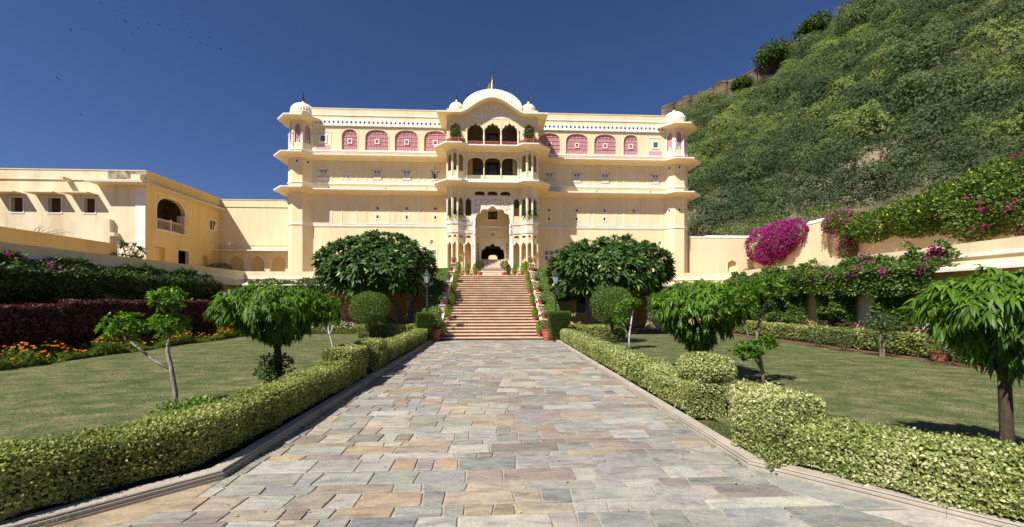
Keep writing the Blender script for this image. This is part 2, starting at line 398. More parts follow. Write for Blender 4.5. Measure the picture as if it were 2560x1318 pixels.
class MB:
    """collects shapes in world coordinates; build() links them as one mesh"""
    def __init__(s):
        s.v = []; s.f = []
    def add(s, vs, fs):
        b = len(s.v)
        s.v.extend(tuple(v) for v in vs)
        s.f.extend(tuple(i + b for i in f) for f in fs)
        return s
    def box(s, x0, x1, y0, y1, z0, z1):
        return s.add([(x0, y0, z0), (x1, y0, z0), (x1, y1, z0), (x0, y1, z0), (x0, y0, z1), (x1, y0, z1), (x1, y1, z1), (x0, y1, z1)],
                     [(0, 3, 2, 1), (4, 5, 6, 7), (0, 1, 5, 4), (1, 2, 6, 5), (2, 3, 7, 6), (3, 0, 4, 7)])
    def bevbox(s, x0, x1, y0, y1, z0, z1, b=0.02):
        """box with the four top edges bevelled"""
        vs = [(x0, y0, z0), (x1, y0, z0), (x1, y1, z0), (x0, y1, z0), (x0, y0, z1 - b), (x1, y0, z1 - b), (x1, y1, z1 - b), (x0, y1, z1 - b),
              (x0 + b, y0 + b, z1), (x1 - b, y0 + b, z1), (x1 - b, y1 - b, z1), (x0 + b, y1 - b, z1)]
        fs = [(0, 3, 2, 1), (8, 9, 10, 11)]
        for i in range(4):
            j = (i + 1) % 4
            fs += [(i, j, j + 4, i + 4), (i + 4, j + 4, j + 8, i + 8)]
        return s.add(vs, fs)
    def prism(s, pts, z0, z1):
        n = len(pts)
        vs = [(p[0], p[1], z0) for p in pts] + [(p[0], p[1], z1) for p in pts]
        fs = [tuple(range(n))[::-1], tuple(range(n, 2 * n))] + [(i, (i + 1) % n, n + (i + 1) % n, n + i) for i in range(n)]
        return s.add(vs, fs)
    def lathe(s, c, prof, seg=16, flute=0, amp=0.0, a0=0.0):
        """prof: (radius, z) list; fluted outline when flute > 0"""
        vs = []; fs = []
        for r, z in prof:
            for k in range(seg):
                a = a0 + 2 * math.pi * k / seg
                rr = r * (1 + amp * (abs(math.cos(flute * a / 2)) - .6)) if flute else r
                vs.append((c[0] + rr * math.cos(a), c[1] + rr * math.sin(a), c[2] + z))
        for i in range(len(prof) - 1):
            for k in range(seg):
                k2 = (k + 1) % seg
                fs.append((i * seg + k, i * seg + k2, (i + 1) * seg + k2, (i + 1) * seg + k))
        fs.append(tuple(range(seg))[::-1])
        fs.append(tuple((len(prof) - 1) * seg + k for k in range(seg)))
        return s.add(vs, fs)
    def tube(s, pts, radii, seg=8):
        pts = [Vector(p) for p in pts]
        if not hasattr(radii, '__len__'):
            radii = [radii] * len(pts)
        vs = []; fs = []
        ref = Vector((0.31, 0.17, 0.93))
        for i, p in enumerate(pts):
            d = (pts[min(i + 1, len(pts) - 1)] - pts[max(i - 1, 0)]).normalized()
            a = d.cross(ref)
            if a.length < 1e-3: a = d.cross(Vector((1, 0, 0)))
            a.normalize(); b = d.cross(a)
            for k in range(seg):
                t = 2 * math.pi * k / seg
                vs.append(p + (a * math.cos(t) + b * math.sin(t)) * radii[i])
        for i in range(len(pts) - 1):
            for k in range(seg):
                k2 = (k + 1) % seg
                fs.append((i * seg + k, i * seg + k2, (i + 1) * seg + k2, (i + 1) * seg + k))
        fs.append(tuple(range(seg))[::-1]); fs.append(tuple((len(pts) - 1) * seg + k for k in range(seg)))
        return s.add(vs, fs)
    def wall(s, p0, p1, outline, holes=(), thick=0.2, off=0.0):
        """slab standing on plan line p0->p1 (outside on its right), outline and holes in (distance along, z)"""
        p0 = Vector((p0[0], p0[1])); p1 = Vector((p1[0], p1[1]))
        d = (p1 - p0).normalized(); n = Vector((d.y, -d.x))
        loops = [list(outline)] + [list(h) for h in holes]
        flat = [p for l in loops for p in l]
        tris = geometry.tessellate_polygon([[Vector((a, b, 0)) for a, b in l] for l in loops])
        def w(p, o):
            q = p0 + d * p[0] + n * o
            return (q.x, q.y, p[1])
        nn = len(flat)
        vs = [w(p, off) for p in flat] + [w(p, off - thick) for p in flat]
        fs = [tuple(t) for t in tris] + [tuple(i + nn for i in t[::-1]) for t in tris]
        b = 0
        for l in loops:
            k = len(l)
            for i in range(k):
                j = (i + 1) % k
                fs.append((b + i, b + j, nn + b + j, nn + b + i))
            b += k
        return s.add(vs, fs)
    def rwall(s, p0, p1, z0, z1, holes=(), thick=0.2, off=0.0):
        Ln = math.hypot(p1[0] - p0[0], p1[1] - p0[1])
        return s.wall(p0, p1, [(0, z0), (Ln, z0), (Ln, z1), (0, z1)], holes, thick, off)
    def ribbon(s, p0, p1, pts, width, proud, closed=False):
        """thin moulding that follows (distance, z) points on the face of a wall"""
        p0 = Vector((p0[0], p0[1])); p1 = Vector((p1[0], p1[1]))
        d = (p1 - p0).normalized(); n = Vector((d.y, -d.x))
        k = len(pts)
        inn = []; out = []
        for i in range(k):
            a = pts[(i - 1) % k if closed else max(i - 1, 0)]; b = pts[(i + 1) % k if closed else min(i + 1, k - 1)]
            tx, tz = b[0] - a[0], b[1] - a[1]
            l = math.hypot(tx, tz) or 1
            nx, nz = -tz / l * width / 2, tx / l * width / 2
            out.append((pts[i][0] + nx, pts[i][1] + nz)); inn.append((pts[i][0] - nx, pts[i][1] - nz))
        def w(p, o):
            q = p0 + d * p[0] + n * o
            return (q.x, q.y, p[1])
        vs = [w(p, proud) for p in out] + [w(p, proud) for p in inn] + [w(p, -.005) for p in out] + [w(p, -.005) for p in inn]
        fs = []
        for i in range(k if closed else k - 1):
            j = (i + 1) % k
            fs += [(i, j, k + j, k + i), (i, j, 2 * k + j, 2 * k + i), (k + i, k + j, 3 * k + j, 3 * k + i)]
        return s.add(vs, fs)
    def frame(s, p0, p1, a0, a1, z0, z1, w, proud, bottom=True):
        """raised rectangular border"""
        p0v = Vector((p0[0], p0[1])); p1v = Vector((p1[0], p1[1])); d = (p1v - p0v).normalized()
        q = lambda a: (p0v.x + d.x * a, p0v.y + d.y * a)
        bars = [(a0, a0 + w, z0, z1), (a1 - w, a1, z0, z1), (a0 + w, a1 - w, z1 - w, z1)]
        if bottom: bars.append((a0 + w, a1 - w, z0, z0 + w))
        for x0, x1, b0, b1 in bars:
            s.rwall(q(x0), q(x1), b0, b1, thick=proud + .02, off=proud)
        return s
    def build(s, name, mat, parent=None, smooth=False, at=None):
        me = bpy.data.meshes.new(name)
        o0 = org(parent) if parent is not None else Vector((0, 0, 0))
        base = Vector(at) if at is not None else o0
        me.from_pydata([(v[0] - o0.x, v[1] - o0.y, v[2] - o0.z) for v in s.v] if at is None else [(v[0] - base.x, v[1] - base.y, v[2] - base.z) for v in s.v], [], s.f)
        me.materials.append(M[mat])
        if smooth:
            me.polygons.foreach_set('use_smooth', [True] * len(me.polygons))
        o = link(name, me, parent)
        if at is not None:
            o.location = base - o0 if parent is not None else base
            if parent is None: WORG[o] = base
        return o

def offset_path(pts, d):
    """shift an open plan polyline to its right by d, mitred"""
    pts = [Vector((p[0], p[1])) for p in pts]
    res = []
    for i, p in enumerate(pts):
        ns = []
        if i > 0:
            e = (p - pts[i - 1]).normalized(); ns.append(Vector((e.y, -e.x)))
        if i < len(pts) - 1:
            e = (pts[i + 1] - p).normalized(); ns.append(Vector((e.y, -e.x)))
        n = sum(ns, Vector((0, 0)))
        n.normalize()
        c = max(n.dot(ns[0]), .35)
        res.append(p + n * (d / c))
    return res

def sweep(mb, pts, prof):
    """extrude a closed (out, z) profile along an open plan polyline; out is to its right"""
    rows = [[(q.x, q.y, z) for q in offset_path(pts, o)] for o, z in prof]
    n = len(pts); k = len(prof)
    vs = [rows[j][i] for i in range(n) for j in range(k)]
    fs = []
    for i in range(n - 1):
        for j in range(k):
            j2 = (j + 1) % k
            fs.append((i * k + j, i * k + j2, (i + 1) * k + j2, (i + 1) * k + j))
    fs.append(tuple(range(k))); fs.append(tuple((n - 1) * k + j for j in range(k))[::-1])
    return mb.add(vs, fs)

def arch(c, w, z0, zs, zt, kind='round', n=14, cusps=5):
    """opening outline in (distance, z): jambs to zs, then the head up to zt"""
    h = w / 2
    pts = [(c - h, z0), (c + h, z0)]
    m = n if kind != 'cusp' else cusps * 4
    for i in range(m + 1):
        a = math.pi * i / m
        x = math.cos(a); z = math.sin(a)
        if kind == 'round':
            x = math.copysign(abs(x) ** .85, x); z = z ** .85
        elif kind == 'ogee':
            z = math.sin(a) ** .8 * (.86) + .14 * max(0, 1 - abs(x) * 3.2)
            x = math.copysign(abs(x) ** .9, x)
        elif kind == 'cusp':
            sc = abs(math.sin(cusps * a / 1.0 / 1)) if False else abs(math.sin(cusps * a))
            k = .86 + .14 * sc
            x *= (k if 0 < i < m else 1); z = (z ** .9) * k * .88 + .12 * max(0, 1 - abs(x) * 3.5) + .0
        pts.append((c + h * x, zs + (zt - zs) * z))
    out = []
    for p in pts:
        if not out or math.hypot(p[0] - out[-1][0], p[1] - out[-1][1]) > 1e-4:
            out.append(p)
    return out

def arch_line(c, w, z0, zs, zt, kind='round', n=14, cusps=5):
    p = arch(c, w, z0, zs, zt, kind, n, cusps)
    return p[1:] + p[:1]

# ------------------------------------------------------------------ foliage: many small faces in one mesh
RNG = np.random.default_rng(7)

def unit(a):
    return a / np.maximum(np.linalg.norm(a, axis=1, keepdims=True), 1e-9)

def rdir(n):
    return unit(RNG.normal(size=(n, 3)))

def arr_mesh(name, V, F, rnd, mat, parent, kind=None, smooth=False):
    """V (n,3) world, F (m,k) equal-sided faces, rnd per vertex"""
    o0 = org(parent) if parent is not None else Vector((0, 0, 0))
    V = np.asarray(V, dtype=np.float32) - np.array(o0, dtype=np.float32)
    me = bpy.data.meshes.new(name)
    k = F.shape[1]; m = F.shape[0]
    me.vertices.add(len(V)); me.vertices.foreach_set('co', V.ravel())
    me.loops.add(m * k); me.loops.foreach_set('vertex_index', F.astype(np.int32).ravel())
    me.polygons.add(m)
    me.polygons.foreach_set('loop_start', np.arange(0, m * k, k, dtype=np.int32))
    me.polygons.foreach_set('loop_total', np.full(m, k, dtype=np.int32))
    if smooth: me.polygons.foreach_set('use_smooth', np.ones(m, dtype=bool))
    a = me.attributes.new('rnd', 'FLOAT', 'POINT')
    a.data.foreach_set('value', np.asarray(rnd, dtype=np.float32))
    me.update()
    me.validate()
    me.materials.append(M[mat])
    o = link(name, me, parent)
    if kind: o['kind'] = kind
    return o

def leaves(P, A, Nn, L, W, fold=0.25):
    """folded rhombic leaves, two triangles each. returns V, F, count"""
    n = len(P)
    A = unit(A); S = unit(np.cross(A, Nn)); Nn = np.cross(S, A)
    L = np.broadcast_to(L, (n,))[:, None]; W = np.broadcast_to(W, (n,))[:, None]
    base = P; tip = P + A * L
    mid = P + A * L * 0.45
    le = mid - S * W * .5 + Nn * W * fold; ri = mid + S * W * .5 + Nn * W * fold
    V = np.stack([base, ri, tip, le], 1).reshape(-1, 3)
    i = np.arange(n)[:, None] * 4
    F = np.concatenate([i + np.array([[0, 1, 2]]), i + np.array([[0, 2, 3]])], 1).reshape(-1, 3)
    return V, F, 4

def long_leaves(P, A, Nn, L, W, droop=0.3, K=3, prof=(.25, 1, .8, .05)):
    """drooping strap leaves of K quads each"""
    n = len(P)
    A = unit(A); S = unit(np.cross(A, Nn))
    L = np.broadcast_to(L, (n,))[:, None]; W = np.broadcast_to(W, (n,))[:, None]
    D = np.broadcast_to(droop, (n,))[:, None]
    vs = []
    for k in range(K + 1):
        t = k / K
        m = P + A * L * t + np.array([[0, 0, -1.]]) * D * L * t * t
        vs += [m - S * W * .5 * prof[k], m + S * W * .5 * prof[k]]
    V = np.stack(vs, 1).reshape(-1, 3)
    i = np.arange(n)[:, None] * (2 * (K + 1))
    F = np.concatenate([i + np.array([[2 * k, 2 * k + 1, 2 * k + 3, 2 * k + 2]]) for k in range(K)], 1).reshape(-1, 4)
    return V, F, 2 * (K + 1)

def tri_obj(name, P, A, Nn, L, W, mat, parent, kind, rnd):
    """one small triangle for each spray of far-off foliage"""
    A = unit(A); S = unit(np.cross(A, Nn)); L = L[:, None]; W = W[:, None]
    V = np.stack([P - S * W * .5, P + S * W * .5, P + A * L], 1).reshape(-1, 3)
    return arr_mesh(name, V, np.arange(len(V)).reshape(-1, 3), np.repeat(rnd, 3), mat, parent, kind)

def leaf_obj(name, P, A, Nn, L, W, mat, parent, kind='stuff', rnd=None, fold=0.25):
    V, F, k = leaves(P, A, Nn, L, W, fold)
    if rnd is None: rnd = RNG.random(len(P))
    return arr_mesh(name, V, F, np.repeat(rnd, k), mat, parent, kind)

def wob(P, s, seed=0.0):
    """smooth pseudo-noise in -1..1 for an array of points"""
    x, y, z = P[:, 0] * s + seed, P[:, 1] * s + seed * 1.7, P[:, 2] * s - seed
    return (np.sin(x * 1.7 + 1.3 * np.sin(y * 1.1 + .4)) + np.sin(y * 1.9 + 1.1 * np.sin(z * 1.3 + 2)) + np.sin(z * 2.1 + 1.2 * np.sin(x * .9 + 1))) / 3

def ellipsoid_pts(n, c, r, lo=0.0, top=None, bias=.35):
    """points filling the outer part of an ellipsoid; returns points and outward normals"""
    d = rdir(n)
    if top is not None:
        d[:, 2] = np.where(d[:, 2] < top, RNG.uniform(top, 1, n), d[:, 2]); d = unit(d)
    rad = 1 - RNG.random(n) ** 2 * (1 - lo)
    rad *= 1 + .0 * bias
    P = np.array(c) + d * np.array(r) * rad[:, None]
    return P, unit(d / np.array(r))

rnd = random.Random(11)
# ------------------------------------------------------------------ ground, lawns, path
def sheet(name, pts, z, mat):
    me = bpy.data.meshes.new(name)
    me.from_pydata([(x, y, z) for x, y in pts], [], [tuple(range(len(pts)))])
    me.materials.append(M[mat])
    return tag(link(name, me), kind='structure')

sheet('ground', [(-1500, -1500), (1500, -1500), (1500, 1500), (-1500, 1500)], -0.06, 'soil')
sheet('garden_bed', [(-17, -9.3), (-3.15, 4.5), (-3.15, 27), (-17, 27)], 0.03, 'soil')
sheet('garden_bed', [(16.6, -9.0), (16.6, 27), (3.15, 27), (3.15, 4.5)], 0.03, 'soil')
sheet('lawn', [(-3.6, 23.0), (-3.6, 5.0), (-4.4, 3.9), (-13.7, -5.2), (-13.75, 21.3), (-12.4, 23.2)], 0.08, 'lawn')
sheet('lawn', [(3.6, 22.0), (13.2, 22.4), (13.45, 17.3), (13.75, 14.0), (13.75, -5.2), (4.4, 3.7), (3.6, 4.8)], 0.08, 'lawn')
sheet('lawn', [(3.22, 5.9), (3.58, 5.9), (3.58, 4.3), (3.22, 4.6)], 0.07, 'lawn')
sheet('path', [(-3.1, 20.0), (-3.1, 4.45), (-13.6, -6.05), (13.6, -6.05), (3.1, 4.45), (3.1, 20.0)], 0.0, 'mortar')

PAL = [((0.27, 0.275, 0.24), 6), ((0.225, 0.235, 0.23), 5), ((0.36, 0.345, 0.31), 4), ((0.34, 0.295, 0.225), 4),
       ((0.345, 0.265, 0.175), 2), ((0.215, 0.18, 0.175), 3), ((0.265, 0.22, 0.185), 3), ((0.30, 0.30, 0.275), 5)]
PALW = [tuple(.18 * a + .82 * b * k for a, b, k in zip((.33, .295, .245), c, (1.02, .985, .93))) for c, w in PAL for _ in range(w)]

def paver_shape(quad, col):
    """vertices and faces of one flag stone from its four plan corners"""
    g = 0.0055
    cx = sum(p[0] for p in quad) / 4; cy = sum(p[1] for p in quad) / 4
    q = []
    for x, y in quad:
        q.append((x - math.copysign(g + rnd.random() * .007, x - cx), y - math.copysign(g + rnd.random() * .006, y - cy)))
    ring = []
    for i in range(4):
        a, b, c = q[i - 1], q[i], q[(i + 1) % 4]
        for o, in ((a,), (c,)):
            l = math.hypot(o[0] - b[0], o[1] - b[1]); k = min(.3, (0.006 + rnd.random() ** 3 * .03) / max(l, .01))
            ring.append((b[0] + (o[0] - b[0]) * k, b[1] + (o[1] - b[1]) * k))
    zt = 0.014 + rnd.uniform(-.003, .003); tx = rnd.uniform(-.006, .006); ty = rnd.uniform(-.008, .008)
    zz = lambda x, y: zt + (x - cx) * tx + (y - cy) * ty
    inn = [(x + (cx - x) * .03, y + (cy - y) * .035) for x, y in ring]
    vs = [(x, y, -.01) for x, y in ring] + [(x, y, zz(x, y) - .006) for x, y in ring] + [(x, y, zz(x, y)) for x, y in inn]
    fs = [tuple(range(16, 24))]
    for i in range(8):
        j = (i + 1) % 8
        fs += [(i, j, 8 + j, 8 + i), (8 + i, 8 + j, 16 + j, 16 + i)]
    k = rnd.uniform(.78, 1.2)
    return vs, fs, tuple(c * k * rnd.uniform(.97, 1.03) for c in col), (rnd.uniform(0, 40), rnd.uniform(0, 40), rnd.uniform(0, 40))

def paver_mesh(name, pieces):
    me = bpy.data.meshes.new(name)
    V = []; F = []; T = []; S = []
    for vs, fs, c, s in pieces:
        b = len(V)
        V += vs; F += [tuple(i + b for i in f) for f in fs]
        T += [(*c, 1)] * len(vs); S += [s] * len(vs)
    me.from_pydata(V, [], F)
    me.attributes.new('tint', 'FLOAT_COLOR', 'POINT').data.foreach_set('color', np.array(T, dtype=np.float32).ravel())
    me.attributes.new('shift', 'FLOAT_VECTOR', 'POINT').data.foreach_set('vector', np.array(S, dtype=np.float32).ravel())
    me.materials.append(M['paver'])
    return me

quads = []
y = 2.2
while y < 19.82:
    dy = rnd.choice([.16, .19, .22, .25, .28, .32, .36])
    y1 = min(y + dy, 19.86)
    if 19.86 - y1 < .1: y1 = 19.86
    def lim(yy):
        return 3.03 if yy >= 3.92 else 2.5 + (4.45 - yy)
    a0, a1 = lim(y), lim(y1)
    xs = [0.0]
    wmax = min(a0, a1)
    x = rnd.uniform(.1, .4) - wmax
    xs = []
    while x < wmax - .22:
        xs.append(x); x += rnd.choice([.22, .28, .34, .4, .46, .55, .7, .9]) * rnd.uniform(.9, 1.1)
    sk = [rnd.uniform(-.015, .015) for _ in xs]
    L_ = [(-a0, -a1)] + [(xx - s, xx + s) for xx, s in zip(xs, sk)] + [(a0, a1)]
    for (b0, b1), (c0, c1) in zip(L_, L_[1:]):
        quads.append([(b0, y), (c0, y), (c1, y1), (b1, y1)])
    y = y1
for sgn in (-1, 1):                                   # border stones along the splayed kerbs
    t = 0.0
    while t < 4.2:
        t1 = t + (.95 if t == 0 else rnd.uniform(.5, .95))
        q = [(sgn * (3.03 + t), 4.45 - t), (sgn * (3.03 + t1), 4.45 - t1), (sgn * (2.5 + t1), 4.45 - t1), (sgn * (2.5 + t), 4.45 - t)]
        if t == 0: q[3] = (sgn * 3.03, 3.92)
        quads.append(q)
        t = t1
quads.sort(key=lambda q: (sum(p[1] for p in q) / 4 < 3.2, sum(p[1] for p in q)))
pathobj = bpy.data.objects['path']
rest = []
for i, q in enumerate(quads):
    col = rnd.choice(PALW)
    p = paver_shape(q, col)
    if i < 300:
        link('paving_stone', paver_mesh('paving_stone', [p]), pathobj)
    else:
        rest.append(p)
o = link('paving_stones', paver_mesh('paving_stones', rest), pathobj)
o['kind'] = 'stuff'

# ------------------------------------------------------------------ kerbs
KP = [(0, -.06), (0, .04), (.014, .043), (.014, .058), (.004, .062), (.004, .08), (.022, .084), (.022, .098), (.012, .103), (.018, .114), (.165, .117), (.18, .108), (.18, -.06)]
def kerb(name, pts, label):
    root = thing(name, (pts[len(pts) // 2][0], pts[len(pts) // 2][1], 0), label, 'kerb')
    P = [Vector(p) for p in pts]
    for i in range(len(P) - 1):
        Ln = (P[i + 1] - P[i]).length; k = max(1, round(Ln / 1.5)); d = (P[i + 1] - P[i]) / Ln
        off = rnd.uniform(-.004, .004)
        for j in range(k):
            a = P[i] + d * (Ln * j / k + (.0012 if j else 0)); b = P[i] + d * (Ln * (j + 1) / k - (.0012 if j < k - 1 else 0))
            seg = [a, b]
            mb = MB()
            # mitre the two stones that meet at the bend
            dz = rnd.uniform(-.004, .004)
            prof = [(o, z + (dz if z > 0 else 0)) for o, z in KP]
            rows = []
            for o, z in prof:
                full = offset_path(P, o)
                dd = Vector((d.y, -d.x)) * o
                qa = full[i] if j == 0 else a + dd
                qb = full[i + 1] if j == k - 1 else b + dd
                rows.append(((qa.x, qa.y, z), (qb.x, qb.y, z)))
            n = len(rows)
            vs = [r[0] for r in rows] + [r[1] for r in rows]
            fs = [(q, (q + 1) % n, n + (q + 1) % n, n + q) for q in range(n)] + [tuple(range(n)), tuple(range(2 * n - 1, n - 1, -1))]
            mb.add(vs, fs)
            mb.build('kerb_stone', 'kerb', root)
kerb('kerb', [(-3.03, 19.6), (-3.03, 4.45), (-7.5, -.02)], 'moulded sandstone kerb along the left edge of the paved path')
kerb('kerb', [(7.5, -.02), (3.03, 4.45), (3.03, 19.4)], 'moulded sandstone kerb along the right edge of the paved path')

# ------------------------------------------------------------------ terraces and the arcades that carry them
for x0, x1, y0, y1, nm in ((-25.0, -17.3, 0, 37, 'terrace_floor'), (-17.3, -3.95, 27.25, 37, 'terrace_floor'), (3.7, 16.9, 27.25, 37, 'terrace_floor'), (16.9, 25.0, 0, 37, 'terrace_floor')):
    tag(MB().box(x0, x1, y0, y1, 3.36, 3.5).build(nm, 'terrace'), kind='structure')

def arcade(name, p0, p1, arches, label, wins=(), depth=2.6, solid=False, chajja=1.15):
    root = thing(name, (p0[0], p0[1], 0), label, 'arcade')
    Ln = math.hypot(p1[0] - p0[0], p1[1] - p0[1])
    holes = [arch(c, w, .05, 1.75, 2.6, 'round') for c, w in arches] + [[(a, b), (c, b), (c, d), (a, d)] for a, b, c, d in wins]
    outline = [(0, 0), (Ln, 0), (Ln, 3.42), (0, 3.42)]
    w = MB().wall(p0, p1, outline, holes, .35).build('arcade_wall', 'shade_ochre', root)
    for c, wd in arches:
        MB().ribbon(p0, p1, arch_line(c, wd + .16, .05, 1.75, 2.69, 'round'), .1, .02).build('arch_border', 'ivory', w)
    MB().rwall(p0, p1, 0, 3.4, thick=.2, off=-depth).build('back_wall', 'shade_ochre', root)
    MB().rwall(p0, p1, 3.42, 4.06, thick=.28, off=0.0).build('parapet', 'cream', root)
    MB().rwall(p0, p1, 3.55, 3.66, thick=.08, off=.07).build('string_course', 'white', root)
    e = sweep(MB(), [p0, p1], [(0.0, 3.33), (0.0, 3.40), (chajja, 3.12), (chajja, 3.06)]).build('eave', 'cream', root)
    sweep(MB(), [p0, p1], [(chajja - .02, 3.125), (chajja + .012, 3.135), (chajja + .012, 3.05), (chajja - .02, 3.05)]).build('eave_edge', 'white', e)
    return root
LA = arcade('arcade', (-17, 0), (-17, 27), [(2.2 + 2.9 * i, 2.0) for i in range(9)], 'shaded yellow arcade under the left terrace, hung with creeper', chajja=.45)
BA = arcade('arcade', (-17, 27), (-3.95, 27), [(1.8 + 2.75 * i, 2.0) for i in range(4)] + [(12.0, 1.9)], 'arcade left of the grand stairs under a cream parapet')
BB = arcade('arcade', (3.72, 27), (16.6, 27), [(6.4, 1.7), (9.6, 1.7)], 'arcade wall right of the grand stairs behind the plumeria', wins=[(2.08, 1.2, 2.78, 2.1)])
MB().rwall((5.8, 27), (6.5, 27), 1.2, 2.1, thick=.05, off=-.12).build('window', 'net', BB)
MB().frame((3.72, 27), (16.6, 27), 2.02, 2.84, 1.14, 2.16, .07, .03).build('window_frame', 'ivory', BB)
RA = arcade('arcade', (16.6, 27), (16.6, 0), [], 'cream arcade wall along the right side with creeper-covered piers', chajja=.6)
for c in (8.9, 11.1, 13.5, 16.3, 19.0):
    yy = 27 - c
    MB().wall((16.6, 27), (16.6, 0), arch(c + .0, 1.75, .05, 1.75, 2.45, 'round'), (), .12, off=.012).build('blind_arch', 'cream', RA)
iw = MB().box(-20.55, -20.3, 0, 21.6, 3.5, 5.03).box(-20.6, -20.25, 0, 21.65, 5.03, 5.09).build('terrace_wall', 'shade_ochre', at=(-20.4, 10, 3.5))
tag(iw, 'low plain wall on the left terrace behind the parapet', 'wall')

# ------------------------------------------------------------------ palace
AX = -0.12
PY = 35.0
palace = thing('palace', (AX, PY, 3.5), 'pale yellow four-storey palace with domed corner turrets and white trim', 'palace')
TX, TY, TF, TA = 17.05, 35.453, 1.095, 0.453      # turret centre, half width, half face
YC, YB = 32.4, 31.92                            # plane of the central block, front of its bays

def half_plan():
    """left half of the plan outline, going right; x from the palace axis"""
    return [(-TX - TF, 38.0), (-TX - TF, TY - TA), (-TX - TA, TY - TF), (-TX + TA, TY - TF), (-TX + TF, PY),
            (-3.81, PY), (-3.81, YC), (-3.33, YB), (-2.87, YB), (-2.37, YC)]
HP = half_plan()
PLAN = [(AX + x, y) for x, y in HP] + [(AX - x, y) for x, y in HP[::-1]]
BAYL = [(AX + x, y) for x, y in HP[6:10]]
BAYR = [(AX - x, y) for x, y in HP[6:10][::-1]]

# main body behind the facades
body = MB()
body.box(AX - 17.3, AX - 1.75, PY + .45, 41, 3.5, 18.2).box(AX + 1.75, AX + 17.3, PY + .45, 41, 3.5, 18.2)
body.box(AX - 1.75, AX + 1.75, PY + .45, 41, 7.7, 18.2)
body.build('rear_block', 'yellow', palace)

JAL = [(4.2, 6.18), (6.73, 8.78), (9.36, 11.4), (12.1, 13.46)]
PAN = [(4.15, 6.25), (6.65, 8.88), (9.25, 11.43), (12.08, 13.5), (14.3, 15.86)]
NAR = [(11.55, 11.93), (13.65, 14.15)]

def rect(a, b, c, d):
    return [(a, b), (c, b), (c, d), (a, d)]

win_cache = {}
def shutter_window(parent, x, y, z0, w, h, open_=False):
    """white frame with two small-paned shutters"""
    f = MB().frame((x - w / 2, y), (x + w / 2, y), 0, w, z0, z0 + h, .075, .05).build('window', 'white', parent)
    for s in (-1, 1):
        xa, xb = (x + .01, x + w / 2 - .08) if s > 0 else (x - w / 2 + .08, x - .01)
        if open_:
            xa, xb = (x + w / 2 - .24, x + w / 2 - .08) if s > 0 else (x - w / 2 + .08, x - w / 2 + .24)
        m = MB().wall((xa, y), (xb, y), rect(0, z0 + .08, xb - xa, z0 + h - .08), [rect((xb - xa) * .25, z0 + h * .6, (xb - xa) * .75, z0 + h * .82)], .03, off=.034)
        m.box(xa + .04, xb - .04, y - .042, y - .02, z0 + .16, z0 + h * .42)
        m.build('shutter', 'shutter', f)
        MB().box(xa + .03, xb - .03, y - .016, y - .008, z0 + h * .58, z0 + h * .84).build('pane', 'glass_blue', f)
        for zz in (z0 + .12, z0 + h - .2): MB().box(x + s * w / 2 - .04, x + s * w / 2 + .04, y - .07, y - .05, zz, zz + .08).build('hinge', 'dark_iron', f)
    return f

def lattice_screen(parent, x0, x1, y):
    """pink arched screen with a grid of bars and a small arched peephole"""
    w = x1 - x0; c = w / 2
    sc = MB().wall((x0 - .05, y + .12), (x1 + .05, y + .12), rect(0, 15.52, w + .1, 17.5), [arch(c + .05, .24, 16.22, 16.4, 16.55, 'round', 6)], .04).build('lattice_screen', 'jali', parent)
    b = MB()
    n = max(4, round(w / .36))
    for i in range(1, n):
        a = x0 + w * i / n
        b.box(a - .022, a + .022, y + .085, y + .119, 16.05, 17.45)
    for i in range(4):
        zz = 16.05 + .36 * i
        b.box(x0, x1, y + .08, y + .119, zz - .02, zz + .02)
    b.build('screen_bars', 'pink_light', sc)
    b = MB()
    n = max(6, round(w / .17))
    for i in range(n):
        a = x0 + w * (i + .5) / n
        b.ribbon((x0, y + .12), (x1, y + .12), arch_line((i + .5) * w / n, w / n * .8, 15.6, 15.78, 15.95, 'round', 6), .035, .02)
    b.build('screen_base', 'pink_light', sc)
    MB().frame((x0, y), (x1, y), c - .21, c + .21, 16.15, 16.62, .085, -.06).build('peephole_frame', 'white', sc)
    MB().box(x0 + c - .2, x0 + c + .2, y + .2, y + .22, 16.15, 16.65).build('peephole', 'black', sc)
    return sc

